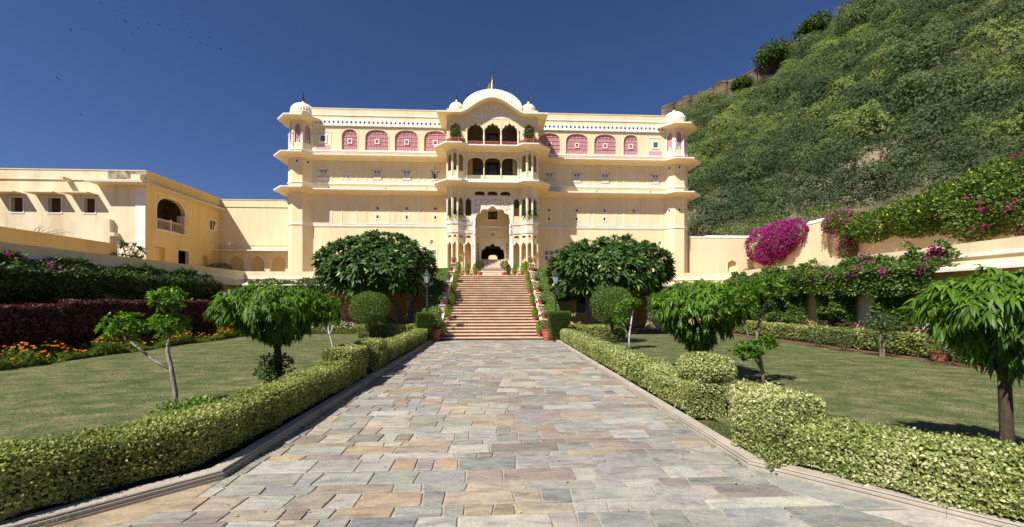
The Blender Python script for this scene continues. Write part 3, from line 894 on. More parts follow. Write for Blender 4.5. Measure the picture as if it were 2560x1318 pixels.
for sgn in (-1, 1):
    X = lambda a: AX + sgn * a
    lo, hi = (X(16.2), X(3.7)) if sgn < 0 else (X(3.7), X(16.2))
    p0, p1 = (lo, PY), (hi, PY)
    D = lambda a: X(a) - lo                       # distance along the wall
    holes = []
    for a, b in JAL:
        c = (D(a) + D(b)) / 2
        holes.append(arch(c, b - a, 15.58, 16.65, 17.42, 'round', 16))
    vents = [5.17, 7.73, 10.31]
    for v in vents + ([13.05] if sgn > 0 else []):
        holes.append(rect(D(v) - .13, 10.24, D(v) + .13, 10.52))
    for v in vents:
        holes.append(arch(D(v), .18, 9.47, 9.58, 9.72, 'round', 6))
    for v in ((5.5, 7.75) if sgn < 0 else (15.5,)):
        holes.append(arch(D(v), .3, 7.2, 7.4, 7.6, 'ogee', 8))
    if sgn < 0:
        holes.append(rect(D(12.88) - .14, 13.02, D(12.88) + .14, 13.4))
    wing = MB().rwall(p0, p1, 3.5, 19.2, holes, .3).build('wing_wall', 'yellow', palace)
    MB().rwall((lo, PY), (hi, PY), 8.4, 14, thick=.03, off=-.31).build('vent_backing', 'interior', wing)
    for v in vents + ([13.05] if sgn > 0 else []):
        f = MB().frame(p0, p1, D(v) - .19, D(v) + .19, 10.18, 10.58, .07, .03).build('vent', 'white', palace)
        b = MB()
        for k in range(3):
            b.box(X(v) - .13, X(v) + .13, PY + .1, PY + .13, 10.27 + .09 * k, 10.3 + .09 * k)
        b.build('vent_louvre', 'ivory', f)
    for v in vents:
        f = MB().frame(p0, p1, D(v) - .21, D(v) + .21, 9.36, 9.86, .1, .03).build('peep_window', 'white', palace)
        MB().box(X(v) - .12, X(v) + .12, PY + .12, PY + .14, 9.45, 9.76).build('pane', 'black', f)
    for v in ((5.5, 7.75) if sgn < 0 else (15.5,)):
        f = MB().ribbon(p0, p1, arch_line(D(v), .4, 7.14, 7.4, 7.68, 'ogee', 8), .09, .025).build('niche', 'white', palace)
        MB().box(X(v) - .22, X(v) + .22, PY + .15, PY + .18, 7.15, 7.65).build('niche_back', 'yellow', f)
    if sgn < 0:
        f = MB().frame(p0, p1, D(12.88) - .2, D(12.88) + .2, 12.96, 13.46, .07, .03).build('vent', 'white', palace)
        MB().box(X(12.88) - .14, X(12.88) + .14, PY + .1, PY + .12, 13.0, 13.42).build('vent_mesh', 'ivory', f)
    # top storey screens
    for a, b in JAL:
        xa, xb = sorted((X(a), X(b)))
        lattice_screen(palace, xa, xb, PY)
        fr = MB().frame(p0, p1, min(D(a), D(b)) - .12, max(D(a), D(b)) + .12, 15.56, 17.62, .035, .02, False)
        fr.ribbon(p0, p1, arch_line((D(a) + D(b)) / 2, b - a + .07, 15.58, 16.65, 17.46, 'round', 16), .05, .025)
        fr.build('screen_border', 'ivory', palace)
    # small window beside the turret
    pn = MB().frame(p0, p1, min(D(14.4), D(15.8)), max(D(14.4), D(15.8)), 15.56, 17.2, .06, .03, False).build('panel_moulding', 'white', palace)
    wd = MB().frame(p0, p1, D(15.1) - .34, D(15.1) + .34, 16.15, 16.9, .13, .05).build('window', 'white', palace)
    MB().box(X(15.1) - .22, X(15.1) + .22, PY - .02, PY - .005, 16.27, 16.78).build('pane', 'glass_blue', wd)
    st = MB().rwall((min(X(14.5), X(15.7)), PY), (max(X(14.5), X(15.7)), PY), 15.58, 15.95, thick=.03, off=.02).build('screen_base', 'pink_light', pn)
    # blind panels of the two storeys below
    for z0, z1, kind in ((12.63, 14.66, 'round'), (8.94, 11.64, 'cusp')):
        for a, b in PAN:
            d0, d1 = sorted((D(a), D(b)))
            m = MB().frame(p0, p1, d0, d1, z0, z1, .07, .03)
            m.build('panel_moulding', 'white', palace)
            r = MB().ribbon(p0, p1, arch_line((d0 + d1) / 2, (b - a) - .36, z0 + .07, z1 - .95 if kind == 'cusp' else z1 - .62, z1 - .18, kind, 16, 5), .045, .018)
            r.build('blind_arch', 'ivory', palace)
        for a, b in NAR:
            d0, d1 = sorted((D(a), D(b)))
            m = MB().frame(p0, p1, d0, d1, z1 - 1.0, z1 - .05, .03, .015)
            m.ribbon(p0, p1, arch_line((d0 + d1) / 2, (b - a) - .12, z1 - .95, z1 - .45, z1 - .15, 'ogee', 8), .03, .02)
            m.build('niche_moulding', 'ivory', palace)
    for v in (5.18, 7.74, 10.35, 15.06):
        shutter_window(palace, X(v), PY, 12.95, .76, .95, sgn < 0 and v < 6)
    # lower windows near the gate
    v = 5.5 if sgn < 0 else 5.15
    f = MB().frame(p0, p1, D(v) - .48, D(v) + .48, 5.68, 6.75, .09, .05)
    f.box(X(v) - .04, X(v) + .04, PY - .05, PY + .0, 5.77, 6.66).box(X(v) - .4, X(v) + .4, PY - .04, PY, 6.18, 6.25)
    f = f.build('window', 'white', palace)
    for s in (-1, 1):
        for zz in (5.8, 6.27):
            MB().box(X(v) + s * .23 - .16, X(v) + s * .23 + .16, PY - .025, PY - .01, zz, zz + .36).build('pane', 'net', f)
    # string courses, dentils, parapet frieze
    for z0, z1, pr in ((8.74, 8.86, .06), (12.48, 12.62, .07), (15.4, 15.53, .07), (18.6, 18.74, .05), (17.5, 17.545, .03)):
        MB().rwall(p0, p1, z0, z1, thick=pr + .02, off=pr).build('string_course', 'white', palace)
    for zz, hh in ((8.66, .075), (12.36, .1), (15.28, .1)):
        b = MB()
        k = int(abs(hi - lo) / .14)
        for i in range(k):
            a = lo + (i + .25) * abs(hi - lo) / k
            b.box(a, a + .075, PY - .045, PY + .01, zz, zz + hh)
        b.build('dentils', 'ivory', palace)['kind'] = 'stuff'
    fl, fh = (X(15.9), X(3.85)) if sgn < 0 else (X(3.85), X(15.9))
    k = 31; step = (fh - fl) / k
    hs = [[((i + .5) * step, 17.86), ((i + .5) * step + .105, 18.0), ((i + .5) * step, 18.14), ((i + .5) * step - .105, 18.0)] for i in range(k)]
    top = []
    for i in range(k, 0, -1):
        for q in range(6):
            t = q / 6
            top.append(((i - t) * step, 18.22 + .07 * math.sin(math.pi * t)))
    fz = MB().wall((fl, PY), (fh, PY), [(0, 17.74), (k * step, 17.74)] + top + [(0, 18.22)], hs, .09, off=.1).build('lattice_frieze', 'white', palace)
    MB().rwall((fl, PY), (fh, PY), 17.8, 18.2, thick=.01, off=.006).build('frieze_backing', 'curtain', fz)
    MB().rwall((fl, PY), (fh, PY), 17.66, 17.735, thick=.16, off=.15).build('frieze_ledge', 'white', fz)
    b = MB().box(lo, hi, PY - .03, PY + .4, 19.2, 19.28).build('coping', 'cream', palace)
    for v, zz in ((6.9, 15.03), (9.1, 15.05), (11.9, 15.02), (14.6, 12.1), (9.6, 12.1), (6.0, 12.08)):
        MB().box(X(v) - .05, X(v) + .05, PY - .06, PY, zz, zz + .1).build('spout', 'black', palace)

# ------------------------------------------------------------------ eaves that run round the whole front
for zc in (11.78, 14.78):
    e = sweep(MB(), PLAN, [(-.05, zc - .06), (-.05, zc + .16), (1.0, zc + .03), (1.0, zc - .05)]).build('eave', 'yellow', palace)
    sweep(MB(), PLAN, [(.985, zc + .045), (1.03, zc + .05), (1.03, zc - .055), (.985, zc - .06)]).build('eave_edge', 'white', e)
    sweep(MB(), PLAN, [(-.05, zc - .2), (-.05, zc - .055), (.34, zc - .058), (.22, zc - .12), (.08, zc - .2)]).build('cove', 'cream', e)

# ------------------------------------------------------------------ corner turrets
def octagon(cx, cy, f, a):
    return [(cx - a, cy - f), (cx + a, cy - f), (cx + f, cy - a), (cx + f, cy + a), (cx + a, cy + f), (cx - a, cy + f), (cx - f, cy + a), (cx - f, cy - a)]

def finial(mb, c, h):
    mb.lathe(c, [(.0, 0), (.06 * h, .02 * h), (.11 * h, .12 * h), (.13 * h, .2 * h), (.06 * h, .3 * h), (.05 * h, .34 * h), (.10 * h, .42 * h), (.05 * h, .5 * h), (.045 * h, .54 * h), (.075 * h, .6 * h), (.03 * h, .68 * h), (.025 * h, .8 * h), (.045 * h, .84 * h), (.0, 1.0 * h)], 8)

def dome(parent, c, r, h, fh, flutes=28, base=.3):
    prof = [(r * .99, 0), (r * 1.02, h * .1)]
    for i in range(9):
        a = math.pi / 2 * i / 9
        prof.append((r * 1.03 * math.cos(a) ** .75, h * .12 + h * .88 * math.sin(a)))
    prof.append((.01, h))
    d = MB().lathe(c, prof, flutes * 4, flutes, .05).build('dome', 'ivory', parent, True)
    MB().lathe((c[0], c[1], c[2] - .05), [(r * 1.06, 0), (r * 1.08, .06), (r * 1.04, .12)], 32).build('dome_ring', 'white', d)
    MB().lathe((c[0], c[1], c[2] + h - .06), [(r * .2, 0), (r * .13, .14), (r * .12, .32), (.05, .36)], 12).build('lotus_neck', 'ivory', d)
    m = MB(); finial(m, (c[0], c[1], c[2] + h + .26), fh); m.build('finial', 'bronze', d)
    return d

for sgn in (-1, 1):
    cx, cy = AX + sgn * TX, TY
    MB().prism(octagon(cx, cy, TF, TA), 3.5, 15.3).build('turret_shaft', 'yellow', palace)
    oc = octagon(cx, cy, TF, TA)
    b = MB()
    sides = [(oc[i], oc[(i + 1) % 8]) for i in range(8)]
    vis = sides[:3] + sides[-2:]
    for z0, z1 in ((8.72, 8.85), (12.42, 12.56), (15.3, 15.45)):
        sweep(MB(), oc[6:] + oc[:4], [(-.02, z0), (-.02, z1), (.06, z1), (.06, z0)]).build('string_course', 'white', palace)
    # small square vents high on the shaft
    for (q0, q1) in (sides[0], sides[1] if sgn < 0 else sides[7]):
        for z0 in ((14.1,) if sgn < 0 else (14.1, 10.2)):
            f = MB().frame(q0, q1, .3, .6, z0, z0 + .36, .07, .03).build('vent', 'white', palace)
            a = Vector(q0).lerp(Vector(q1), .36 / .906); c = Vector(q0).lerp(Vector(q1), .54 / .906)
            MB().rwall(a, c, z0 + .06, z0 + .3, thick=.02, off=.012).build('vent_mesh', 'curtain', f)
    # pavilion on top
    f2, a2 = TF - .08, TA - .033
    op = octagon(cx, cy, f2, a2)
    for i in range(8):
        q0, q1 = op[i], op[(i + 1) % 8]
        Ln = math.hypot(q1[0] - q0[0], q1[1] - q0[1])
        if i in (3, 4, 5) : 
            MB().rwall(q0, q1, 15.45, 18.1, thick=.1).build('pavilion_wall', 'yellow', palace); continue
        w = MB().rwall(q0, q1, 15.45, 18.1, [arch(Ln / 2, Ln - .34, 15.95, 17.05, 17.72, 'cusp', cusps=3)], .1).build('pavilion_wall', 'yellow', palace)
        mid = Vector(q0).lerp(Vector(q1), .5)
        MB().rwall(q0, q1, 15.9, 17.75, thick=.03, off=-.07).build('lattice_screen', 'jali', w)
        MB().frame(q0, q1, Ln / 2 - .11, Ln / 2 + .11, 15.98, 16.22, .06, -.03).build('peephole_frame', 'white', w)
        MB().rwall(Vector(q0).lerp(Vector(q1), .5 - .04 / Ln), Vector(q0).lerp(Vector(q1), .5 + .04 / Ln), 16.02, 16.16, thick=.03, off=-.04).build('peephole', 'black', w)
        MB().lathe((q0[0], q0[1], 15.45), [(.09, 0), (.1, .12), (.065, .2), (.08, .4), (.06, 1.2), (.1, 1.32), (.1, 1.4)], 8).build('column', 'white', palace)
        MB().ribbon(q0, q1, arch_line(Ln / 2, Ln - .3, 15.95, 17.05, 17.76, 'cusp', cusps=3), .05, .02).build('arch_border', 'white', w)
    MB().lathe((op[3][0], op[3][1], 15.45), [(.09, 0), (.1, .12), (.065, .2), (.08, .4), (.06, 1.2), (.1, 1.32), (.1, 1.4)], 8).build('column', 'white', palace)
    ring = op + op[:1]
    rg = [op[6], op[7]] + op[:5]
    e = MB()
    # closed octagonal eave
    def oring(ff, z):
        return [(x, y, z) for x, y in octagon(cx, cy, ff, ff * TA / TF)]
    rows = [oring(f2 - .05, 18.02), oring(f2 - .05, 18.2), oring(f2 + .8, 18.08), oring(f2 + .8, 17.99)]
    def ringmesh(rows):
        m = MB(); vs = [p for r in rows for p in r]; fs = []
        for j in range(len(rows)):
            j2 = (j + 1) % len(rows)
            for i in range(8):
                i2 = (i + 1) % 8
                fs.append((j * 8 + i, j * 8 + i2, j2 * 8 + i2, j2 * 8 + i))
        return m.add(vs, fs)
    e = ringmesh(rows).build('eave', 'yellow', palace)
    ringmesh([oring(f2 + .79, 18.1), oring(f2 + .83, 18.105), oring(f2 + .83, 17.985), oring(f2 + .79, 17.98)]).build('eave_edge', 'white', e)
    ringmesh([oring(f2 - .02, 17.9), oring(f2 - .02, 18.02), oring(f2 + .3, 18.018), oring(f2 + .12, 17.94)]).build('cove', 'cream', e)
    MB().prism(octagon(cx, cy, 1.06, 1.06 * TA / TF), 18.1, 18.72).build('drum', 'yellow', palace)
    dome(palace, (cx, cy, 18.76), 1.0, .98, .95)

# ------------------------------------------------------------------ central block: bays
def bay_level(pts, z0, z1, spec, name='bay_wall', mat='yellow'):
    for i in range(len(pts) - 1):
        q0, q1 = pts[i], pts[i + 1]
        Ln = math.hypot(q1[0] - q0[0], q1[1] - q0[1])
        hs = [arch(Ln / 2, max(.18, Ln - s[0]), s[1], s[2], s[3], 'cusp', cusps=3) for s in spec]
        w = MB().rwall(q0, q1, z0, z1, hs, .1).build(name, mat, palace)
        b = MB()
        for s in spec:
            b.ribbon(q0, q1, arch_line(Ln / 2, max(.2, Ln - s[0]) + .04, s[1], s[2], s[3] + .03, 'cusp', cusps=3), .04, .02)
        b.frame(q0, q1, .015, Ln - .015, z0 + .02, z1 - .02, .03, .015)
        b.build('arch_border', 'ivory', w)

COLP = [(.075, 0), (.085, .1), (.06, .16), (.07, .5), (.05, 1.0), (.05, 1.75), (.085, 1.92), (.085, 2.02)]
for side, pts in ((-1, BAYL), (1, BAYR)):
    # plinth
    x0, x1 = sorted((AX + side * 3.95, AX + side * 1.12))
    pl = MB().prism([(AX + side * 3.95, YC + 1), (AX + side * 3.95, YC - .1), (AX + side * 3.4, YB - .12), (AX + side * 2.8, YB - .12), (AX + side * 2.3, YC - .22), (AX + side * 1.2, YC - .22), (AX + side * 1.2, YC + 1)], 3.8, 4.7).build('plinth', 'cream', palace)
    sweep(MB(), [(p[0], p[1]) for p in (pts if side < 0 else pts)], [(-.02, 4.7), (-.02, 4.79), (.16, 4.79), (.16, 4.72)]).build('plinth_edge', 'ivory', pl)
    inn = [(AX + side * 2.37, YC), (AX + side * 1.7, YC)]
    seg = pts + [inn[1]] if side < 0 else [inn[1]] + pts
    # ground storey: arcade of slim columns, little vents above, two white bands
    bay_level(seg, 4.79, 7.22, [(.17, 4.8, 6.5, 7.05)])
    for p in seg:
        MB().lathe((p[0], p[1] - .03, 4.79), COLP, 8).build('column', 'ivory', palace)
    bay_level(seg, 7.22, 7.72, [(.24, 7.34, 7.42, 7.58)])
    for z0, z1, pr in ((7.72, 7.98, .1), (8.44, 8.68, .1)):
        sweep(MB(), seg, [(-.05, z0), (-.05, z1), (pr, z1 - .03), (pr * .6, z0)]).build('band', 'white', palace)
    bay_level(seg, 7.98, 8.44, [])
    # first floor
    bay_level(seg, 8.68, 10.82, [(.2, 9.2, 10.3, 10.74)])
    bay_level(seg, 10.82, 11.72, [])
    for p in seg:
        MB().lathe((p[0], p[1] - .02, 8.7), [(.05, 0), (.05, 1.9), (.07, 2.0)], 8).build('column', 'ivory', palace)
    # second floor
    bay_level(pts, 11.95, 12.82, [])
    sweep(MB(), pts, [(-.05, 12.1), (-.05, 12.32), (.1, 12.3), (.07, 12.1)]).build('band', 'white', palace)
    bay_level(pts, 12.82, 14.72, [(.2, 12.84, 14.0, 14.4)])
    for p in pts:
        MB().lathe((p[0], p[1] - .02, 12.3), [(.06, 0), (.05, .4), (.05, 1.4), (.07, 1.55), (.05, 1.6), (.05, 2.2)], 8).build('column', 'ivory', palace)
    # inner walls seen through the bays
    a, b = sorted((AX + side * 3.78, AX + side * 1.75))
    MB().box(a, b, YC + .75, PY + .4, 4.7, 14.7).build('inner_wall', 'shade_ochre', palace)
    MB().box(AX + side * 3.77 - .03, AX + side * 3.77 + .03, YC + .16, PY, 4.7, 17.6).build('side_wall', 'yellow', palace)
    for zz in (8.55, 12.0, 14.72):
        MB().prism([(AX + side * 3.76, PY), (AX + side * 3.76, YC), (AX + side * 3.32, YB + .05), (AX + side * 2.88, YB + .05), (AX + side * 2.4, YC), (AX + side * 1.75, YC + .05), (AX + side * 1.75, PY)], zz - .08, zz + .08).build('floor_slab', 'yellow', palace)
    # slim louvred openings beside the gate
    xs = AX + side * 2.04
    sh = MB().box(xs - .22, xs + .22, YC + .12, YC + .15, 9.1, 10.8)
    sh.build('shutter', 'curtain', palace)

# ------------------------------------------------------------------ central block: gate storey
gx0, gx1 = AX - 1.7, AX + 1.7
big = arch(1.7, 2.92, 4.79, 8.95, 10.05, 'cusp', cusps=5)
MB().rwall((gx0, YC), (gx1, YC), 4.79, 11.72, [big] + [arch(1.7 + k * 1.08, .86, 10.95, 11.08, 11.3, 'round', 8) for k in (-1, 0, 1)], .3).build('gate_wall', 'yellow', palace)
fr = MB().frame((gx0, YC), (gx1, YC), .02, 3.38, 4.79, 10.78, .13, .05, False)
fr.ribbon((gx0, YC), (gx1, YC), arch_line(1.7, 3.02, 4.79, 8.95, 10.12, 'cusp', cusps=5), .13, .06)
fr.build('gate_frame', 'white', palace)
sp_ = arch(1.55, 2.98, 8.6, 8.95, 10.1, 'cusp', cusps=5)
car = [(0, 8.62), (.08, 8.62)] + [(p[0], p[1]) for p in sp_[2:][::-1]] + [(3.02, 8.62), (3.1, 8.62), (3.1, 10.64), (0, 10.64)]
MB().wall((gx0 + .15, YC), (gx0 + 3.25, YC), car, (), .03, off=.02).build('carved_spandrel', 'carved', palace)
for s in (-1, 1):
    MB().lathe((AX + s * 1.5, YC - .06, 7.55), [(.02, 0), (.1, .12), (.12, .5), (.07, .62), (.1, .8), (.1, .95)], 10).build('bracket', 'white', palace)
for k in (-1, 0, 1):
    MB().box(AX + k * 1.08 - .46, AX + k * 1.08 + .46, YC + .18, YC + .2, 10.9, 11.35).build('lunette', 'curtain', palace)
    MB().frame((gx0, YC), (gx1, YC), 1.7 + k * 1.08 - .5, 1.7 + k * 1.08 + .5, 10.85, 11.5, .03, .015).build('lunette_border', 'ivory', palace)
# recess
for s in (-1, 1):
    a, b = sorted((AX + s * 1.48, AX + s * 1.74))
    MB().box(a, b, YC + .3, 34.8, 3.8, 10.4).build('recess_side', 'yellow', palace)
MB().box(AX - 1.5, AX + 1.5, YC + .3, 34.85, 10.15, 10.3).build('recess_vault', 'yellow', palace)
gw = arch(1.6, 2.1, 3.8, 6.35, 7.27, 'cusp', cusps=5)
niches = [arch(1.6 + s * 1.3, .17, 5.95 + .36 * k, 6.1 + .36 * k, 6.2 + .36 * k, 'round', 6) for s in (-1, 1) for k in range(4)]
MB().rwall((AX - 1.6, 34.8), (AX + 1.6, 34.8), 3.8, 10.4, [gw, rect(1.6 - .43, 9.42, 1.6 + .43, 10.38), arch(1.6, .3, 7.9, 8.1, 8.25, 'ogee', 6)] + niches, .4).build('inner_gate_wall', 'yellow', palace)
MB().box(AX - 1.6, AX - 1.08, 34.95, 34.97, 5.6, 7.6).box(AX + 1.08, AX + 1.6, 34.95, 34.97, 5.6, 7.6).box(AX - .3, AX + .3, 34.95, 34.97, 7.8, 8.3).build('niche_back', 'shade_ochre', palace)
MB().rwall((AX - 1.5, 34.8), (AX + 1.5, 34.8), 8.63, 8.86, thick=.1, off=.08).build('band', 'white', palace)
MB().frame((AX - 1.6, 34.8), (AX + 1.6, 34.8), .38, 2.82, 5.6, 7.68, .09, .04, False).build('gate_frame', 'white', palace)
cs = arch(1.1, 2.16, 6.2, 6.35, 7.32, 'cusp', cusps=5)
MB().wall((AX - 1.1, 34.8), (AX + 1.1, 34.8), [(0, 6.3), (.02, 6.3)] + cs[2:][::-1] + [(2.18, 6.3), (2.2, 6.3), (2.2, 7.58), (0, 7.58)], (), .03, off=.02).build('carved_spandrel', 'carved_fine', palace)
MB().ribbon((AX - 1.6, 34.8), (AX + 1.6, 34.8), arch_line(1.6, 2.2, 5.7, 6.35, 7.33, 'cusp', cusps=5), .08, .045).build('arch_border', 'white', palace)
MB().ribbon((AX - 1.6, 34.8), (AX + 1.6, 34.8), arch_line(1.6, 2.8, 7.7, 7.9, 8.55, 'round'), .04, .02).build('arch_border', 'ivory', palace)
MB().box(AX - .3, AX + .3, 34.7, 34.8, 8.32, 8.42).box(AX - .24, AX + .24, 34.72, 34.8, 7.82, 7.88).frame((AX - .22, 34.8), (AX + .22, 34.8), 0, .44, 7.88, 8.32, .06, .03).build('niche', 'ivory', palace)
wn_ = MB().frame((AX - .48, 34.8), (AX + .48, 34.8), 0, .96, 9.37, 10.42, .06, .03).build('window', 'ivory', palace)
for s in (-1, 1):
    MB().wall((AX + min(0, s * .42), 34.88), (AX + max(0, s * .42), 34.88), rect(0, 9.42, .42, 10.38), [arch(.21, .24, 9.62, 9.9, 10.05, 'round', 8)], .04).build('sash', 'dark_wood', wn_)
    MB().box(AX + s * .21 - .14, AX + s * .21 + .14, 34.93, 34.94, 9.55, 10.1).build('pane', 'glass_blue', wn_)
MB().box(AX - .9, AX + .9, 35.3, 35.32, 9, 10.5).build('room_shade_black', 'black', palace)
# passage through the palace
for s in (-1, 1):
    a, b = sorted((AX + s * 1.5, AX + s * 1.78))
    MB().box(a, b, 35.2, 41, 5.6, 7.72).build('passage_wall', 'cream', palace)
MB().box(AX - 1.5, AX + 1.5, 34.86, 41, 5.5, 5.78).build('passage_floor', 'palestone', palace)
MB().box(AX - 1.5, AX + 1.5, 35.2, 41, 7.6, 7.69).build('passage_ceiling', 'cream', palace)
MB().rwall((AX - 1.5, 40.8), (AX + 1.5, 40.8), 5.78, 7.72, [arch(1.5, .95, 5.79, 6.7, 6.95, 'round', 10)], .2).build('passage_end', 'interior', palace)

# ------------------------------------------------------------------ central block: second and third floor loggias
cxa, cxb = AX - 2.37, AX + 2.37
A3 = [(.93, 1.42), (2.37, 1.44), (3.81, 1.42)]
w2 = MB().rwall((cxa, YC), (cxb, YC), 11.95, 14.72, [arch(c, w - .06, 12.64, 13.65, 14.15, 'round', 14) for c, w in A3], .2).build('loggia_wall', 'yellow', palace)
b = MB()
for c, w in A3:
    b.ribbon((cxa, YC), (cxb, YC), arch_line(c, w, 12.64, 13.65, 14.19, 'round', 14), .05, .03)
    b.frame((cxa, YC), (cxb, YC), c - w / 2 - .01, c + w / 2 + .01, 12.35, 14.45, .035, .02)
b.build('arch_border', 'ivory', w2)
MB().rwall((cxa, YC), (cxb, YC), 12.05, 12.28, thick=.1, off=.08).build('band', 'white', palace)
for c in (1.65, 3.09, .2, 4.54):
    MB().lathe((cxa + c, YC - .04, 12.3), [(.06, 0), (.06, .3), (.045, .4), (.06, .9), (.045, 1.3), (.085, 1.42), (.07, 1.5)], 8).build('column', 'ivory', palace)
def ridge_wave(x):
    t = min(1, abs(x) / 2.62)
    return 17.62 + 1.26 * (0.5 + 0.5 * math.cos(math.pi * t)) ** .72
xs3 = [-2.62 + 5.24 * i / 40 for i in range(41)]
o3 = [(0 - .5, 14.9), (4.74 + .5, 14.9)] + [(2.37 + x, ridge_wave(x) + .02) for x in xs3[::-1]]
o3 = [(.003, 14.9), (4.737, 14.9)] + [(2.37 + x, ridge_wave(x) + .02) for x in [2.366] + [q for q in xs3[::-1] if abs(q) < 2.36] + [-2.366]]
w3 = MB().wall((cxa, YC), (cxb, YC), o3, [arch(c, w - .1, 15.0, 16.35, 17.06, 'cusp', cusps=5) for c, w in A3], .2).build('loggia_wall', 'yellow', palace)
b = MB()
for c, w in A3:
    b.ribbon((cxa, YC), (cxb, YC), arch_line(c, w - .04, 15.0, 16.35, 17.1, 'cusp', cusps=5), .06, .03)
b.build('arch_border', 'ivory', w3)
tp = [(2.37 + x, ridge_wave(x) - .12) for x in xs3 if ridge_wave(x) - .12 > 17.35][::-1]
MB().wall((cxa, YC), (cxb, YC), [(tp[-1][0], 17.34), (tp[0][0], 17.34)] + tp, (), .03, off=.02).build('carved_tympanum', 'carved_fine', palace)
for c in (1.65, 3.09, .2, 4.54):
    MB().lathe((cxa + c, YC - .05, 14.95), [(.08, 0), (.08, .35), (.055, .45), (.08, .8), (.05, 1.3), (.09, 1.45), (.07, 1.55)], 8).build('column', 'ivory', palace)
    MB().box(cxa + c - .025, cxa + c + .025, YC - .03, YC, 16.6, 17.3).build('pilaster', 'ivory', palace)
def balustrade(q0, q1, z0, z1, mat='redstone', step=.115):
    q0 = Vector(q0); q1 = Vector(q1); Ln = (q1 - q0).length; d = (q1 - q0) / Ln
    n = Vector((d.y, -d.x))
    m = MB()
    m.rwall(q0, q1, z1 - .07, z1, thick=.09, off=.045).rwall(q0, q1, z0, z0 + .06, thick=.08, off=.04)
    k = max(2, round(Ln / step))
    for i in range(k + 1):
        t = i / k * Ln
        p = q0 + d * t
        hs = .018 if 0 < i < k else .04
        m.rwall(p - d * hs, p + d * hs, z0 + .05, z1 - .06, thick=.04, off=.02)
    for i in range(k):
        m.ribbon(q0, q1, arch_line((i + .5) * Ln / k, Ln / k * .9, z0 + .2, z1 - .2, z1 - .1, 'round', 4), .03, .012)
    return m
for c, w in A3:
    balustrade((cxa + c - w / 2 + .06, YC - .02), (cxa + c + w / 2 - .06, YC - .02), 15.0, 15.48).build('balustrade', 'redstone', palace)
for z0, z1, zf in ((12.1, 14.7, 12.1), (14.9, 17.3, 14.95)):
    for s in (-1, 1):
        a, b_ = sorted((AX + s * 2.37, AX + s * 2.45))
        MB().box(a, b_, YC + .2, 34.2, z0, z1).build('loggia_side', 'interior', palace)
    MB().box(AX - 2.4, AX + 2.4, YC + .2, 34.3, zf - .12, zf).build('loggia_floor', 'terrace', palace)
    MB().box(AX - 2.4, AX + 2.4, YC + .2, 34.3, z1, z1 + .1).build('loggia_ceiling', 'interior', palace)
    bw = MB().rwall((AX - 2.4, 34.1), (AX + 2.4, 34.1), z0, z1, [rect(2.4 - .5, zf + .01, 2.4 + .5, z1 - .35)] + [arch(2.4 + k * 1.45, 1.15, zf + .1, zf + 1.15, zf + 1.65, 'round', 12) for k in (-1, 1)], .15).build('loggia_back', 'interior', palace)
    dr = MB().wall((AX - .5, 34.15), (AX + .5, 34.15), rect(0, zf, 1, z1 - .36), [rect(.14, zf + .15, .86, z1 - .55)], .06).build('door', 'dark_wood', palace)
    MB().box(AX - .37, AX + .37, 34.18, 34.19, zf + .1, z1 - .5).build('pane', 'glass_blue', dr)
    for k in (-1, 1):
        MB().box(AX + k * 1.45 - .62, AX + k * 1.45 + .62, 34.2, 34.21, zf + .05, zf + 1.7).build('glazing', 'glass_blue', palace)
    MB().box(AX - 2.4, AX + 2.4, 34.6, 34.62, z0, z1).build('room_shade_black', 'black', palace)

# third floor side chambers with their angled red balconies
for side, pts in ((-1, BAYL), (1, BAYR)):
    a, b_ = sorted((AX + side * 3.85, AX + side * 2.37))
    w = MB().rwall((a, YC), (b_, YC), 14.9, 17.7, [arch((b_ - a) / 2, .86, 14.98, 16.5, 17.02, 'cusp', cusps=3)], .15).build('side_chamber', 'yellow', palace)
    m = MB().ribbon((a, YC), (b_, YC), arch_line((b_ - a) / 2, .92, 14.98, 16.5, 17.07, 'cusp', cusps=3), .05, .03)
    m.frame((a, YC), (b_, YC), .12, b_ - a - .12, 15.0, 17.3, .035, .02)
    m.build('arch_border', 'ivory', w)
    MB().box(a, b_, YC + 1.0, YC + 1.1, 14.9, 17.6).build('inner_wall', 'shade_ochre', palace)
    MB().box(a, b_, YC + .1, YC + 1.0, 14.85, 14.95).box(a, b_, YC + .1, YC + 1.0, 17.5, 17.6).build('floor_slab', 'yellow', palace)
    xo = AX + side * 2.42
    MB().box(xo - .05, xo + .05, YC + .15, YC + 1.0, 14.95, 17.5).build('side_wall', 'shade_ochre', palace)
    bb = [(AX + side * 3.8, YC - .02), (AX + side * 3.4, YB - .12), (AX + side * 2.78, YB - .12), (AX + side * 2.38, YC - .02)]
    if side > 0: bb = bb[::-1]
    MB().prism(bb, 14.9, 15.0).build('balcony_floor', 'yellow', palace)
    for q0, q1 in zip(bb, bb[1:]):
        balustrade(q0, q1, 15.0, 15.52).build('balustrade', 'redstone', palace)
    for q in bb:
        MB().box(q[0] - .045, q[0] + .045, q[1] - .045, q[1] + .045, 15.0, 15.62).build('balustrade_post', 'redstone', palace)
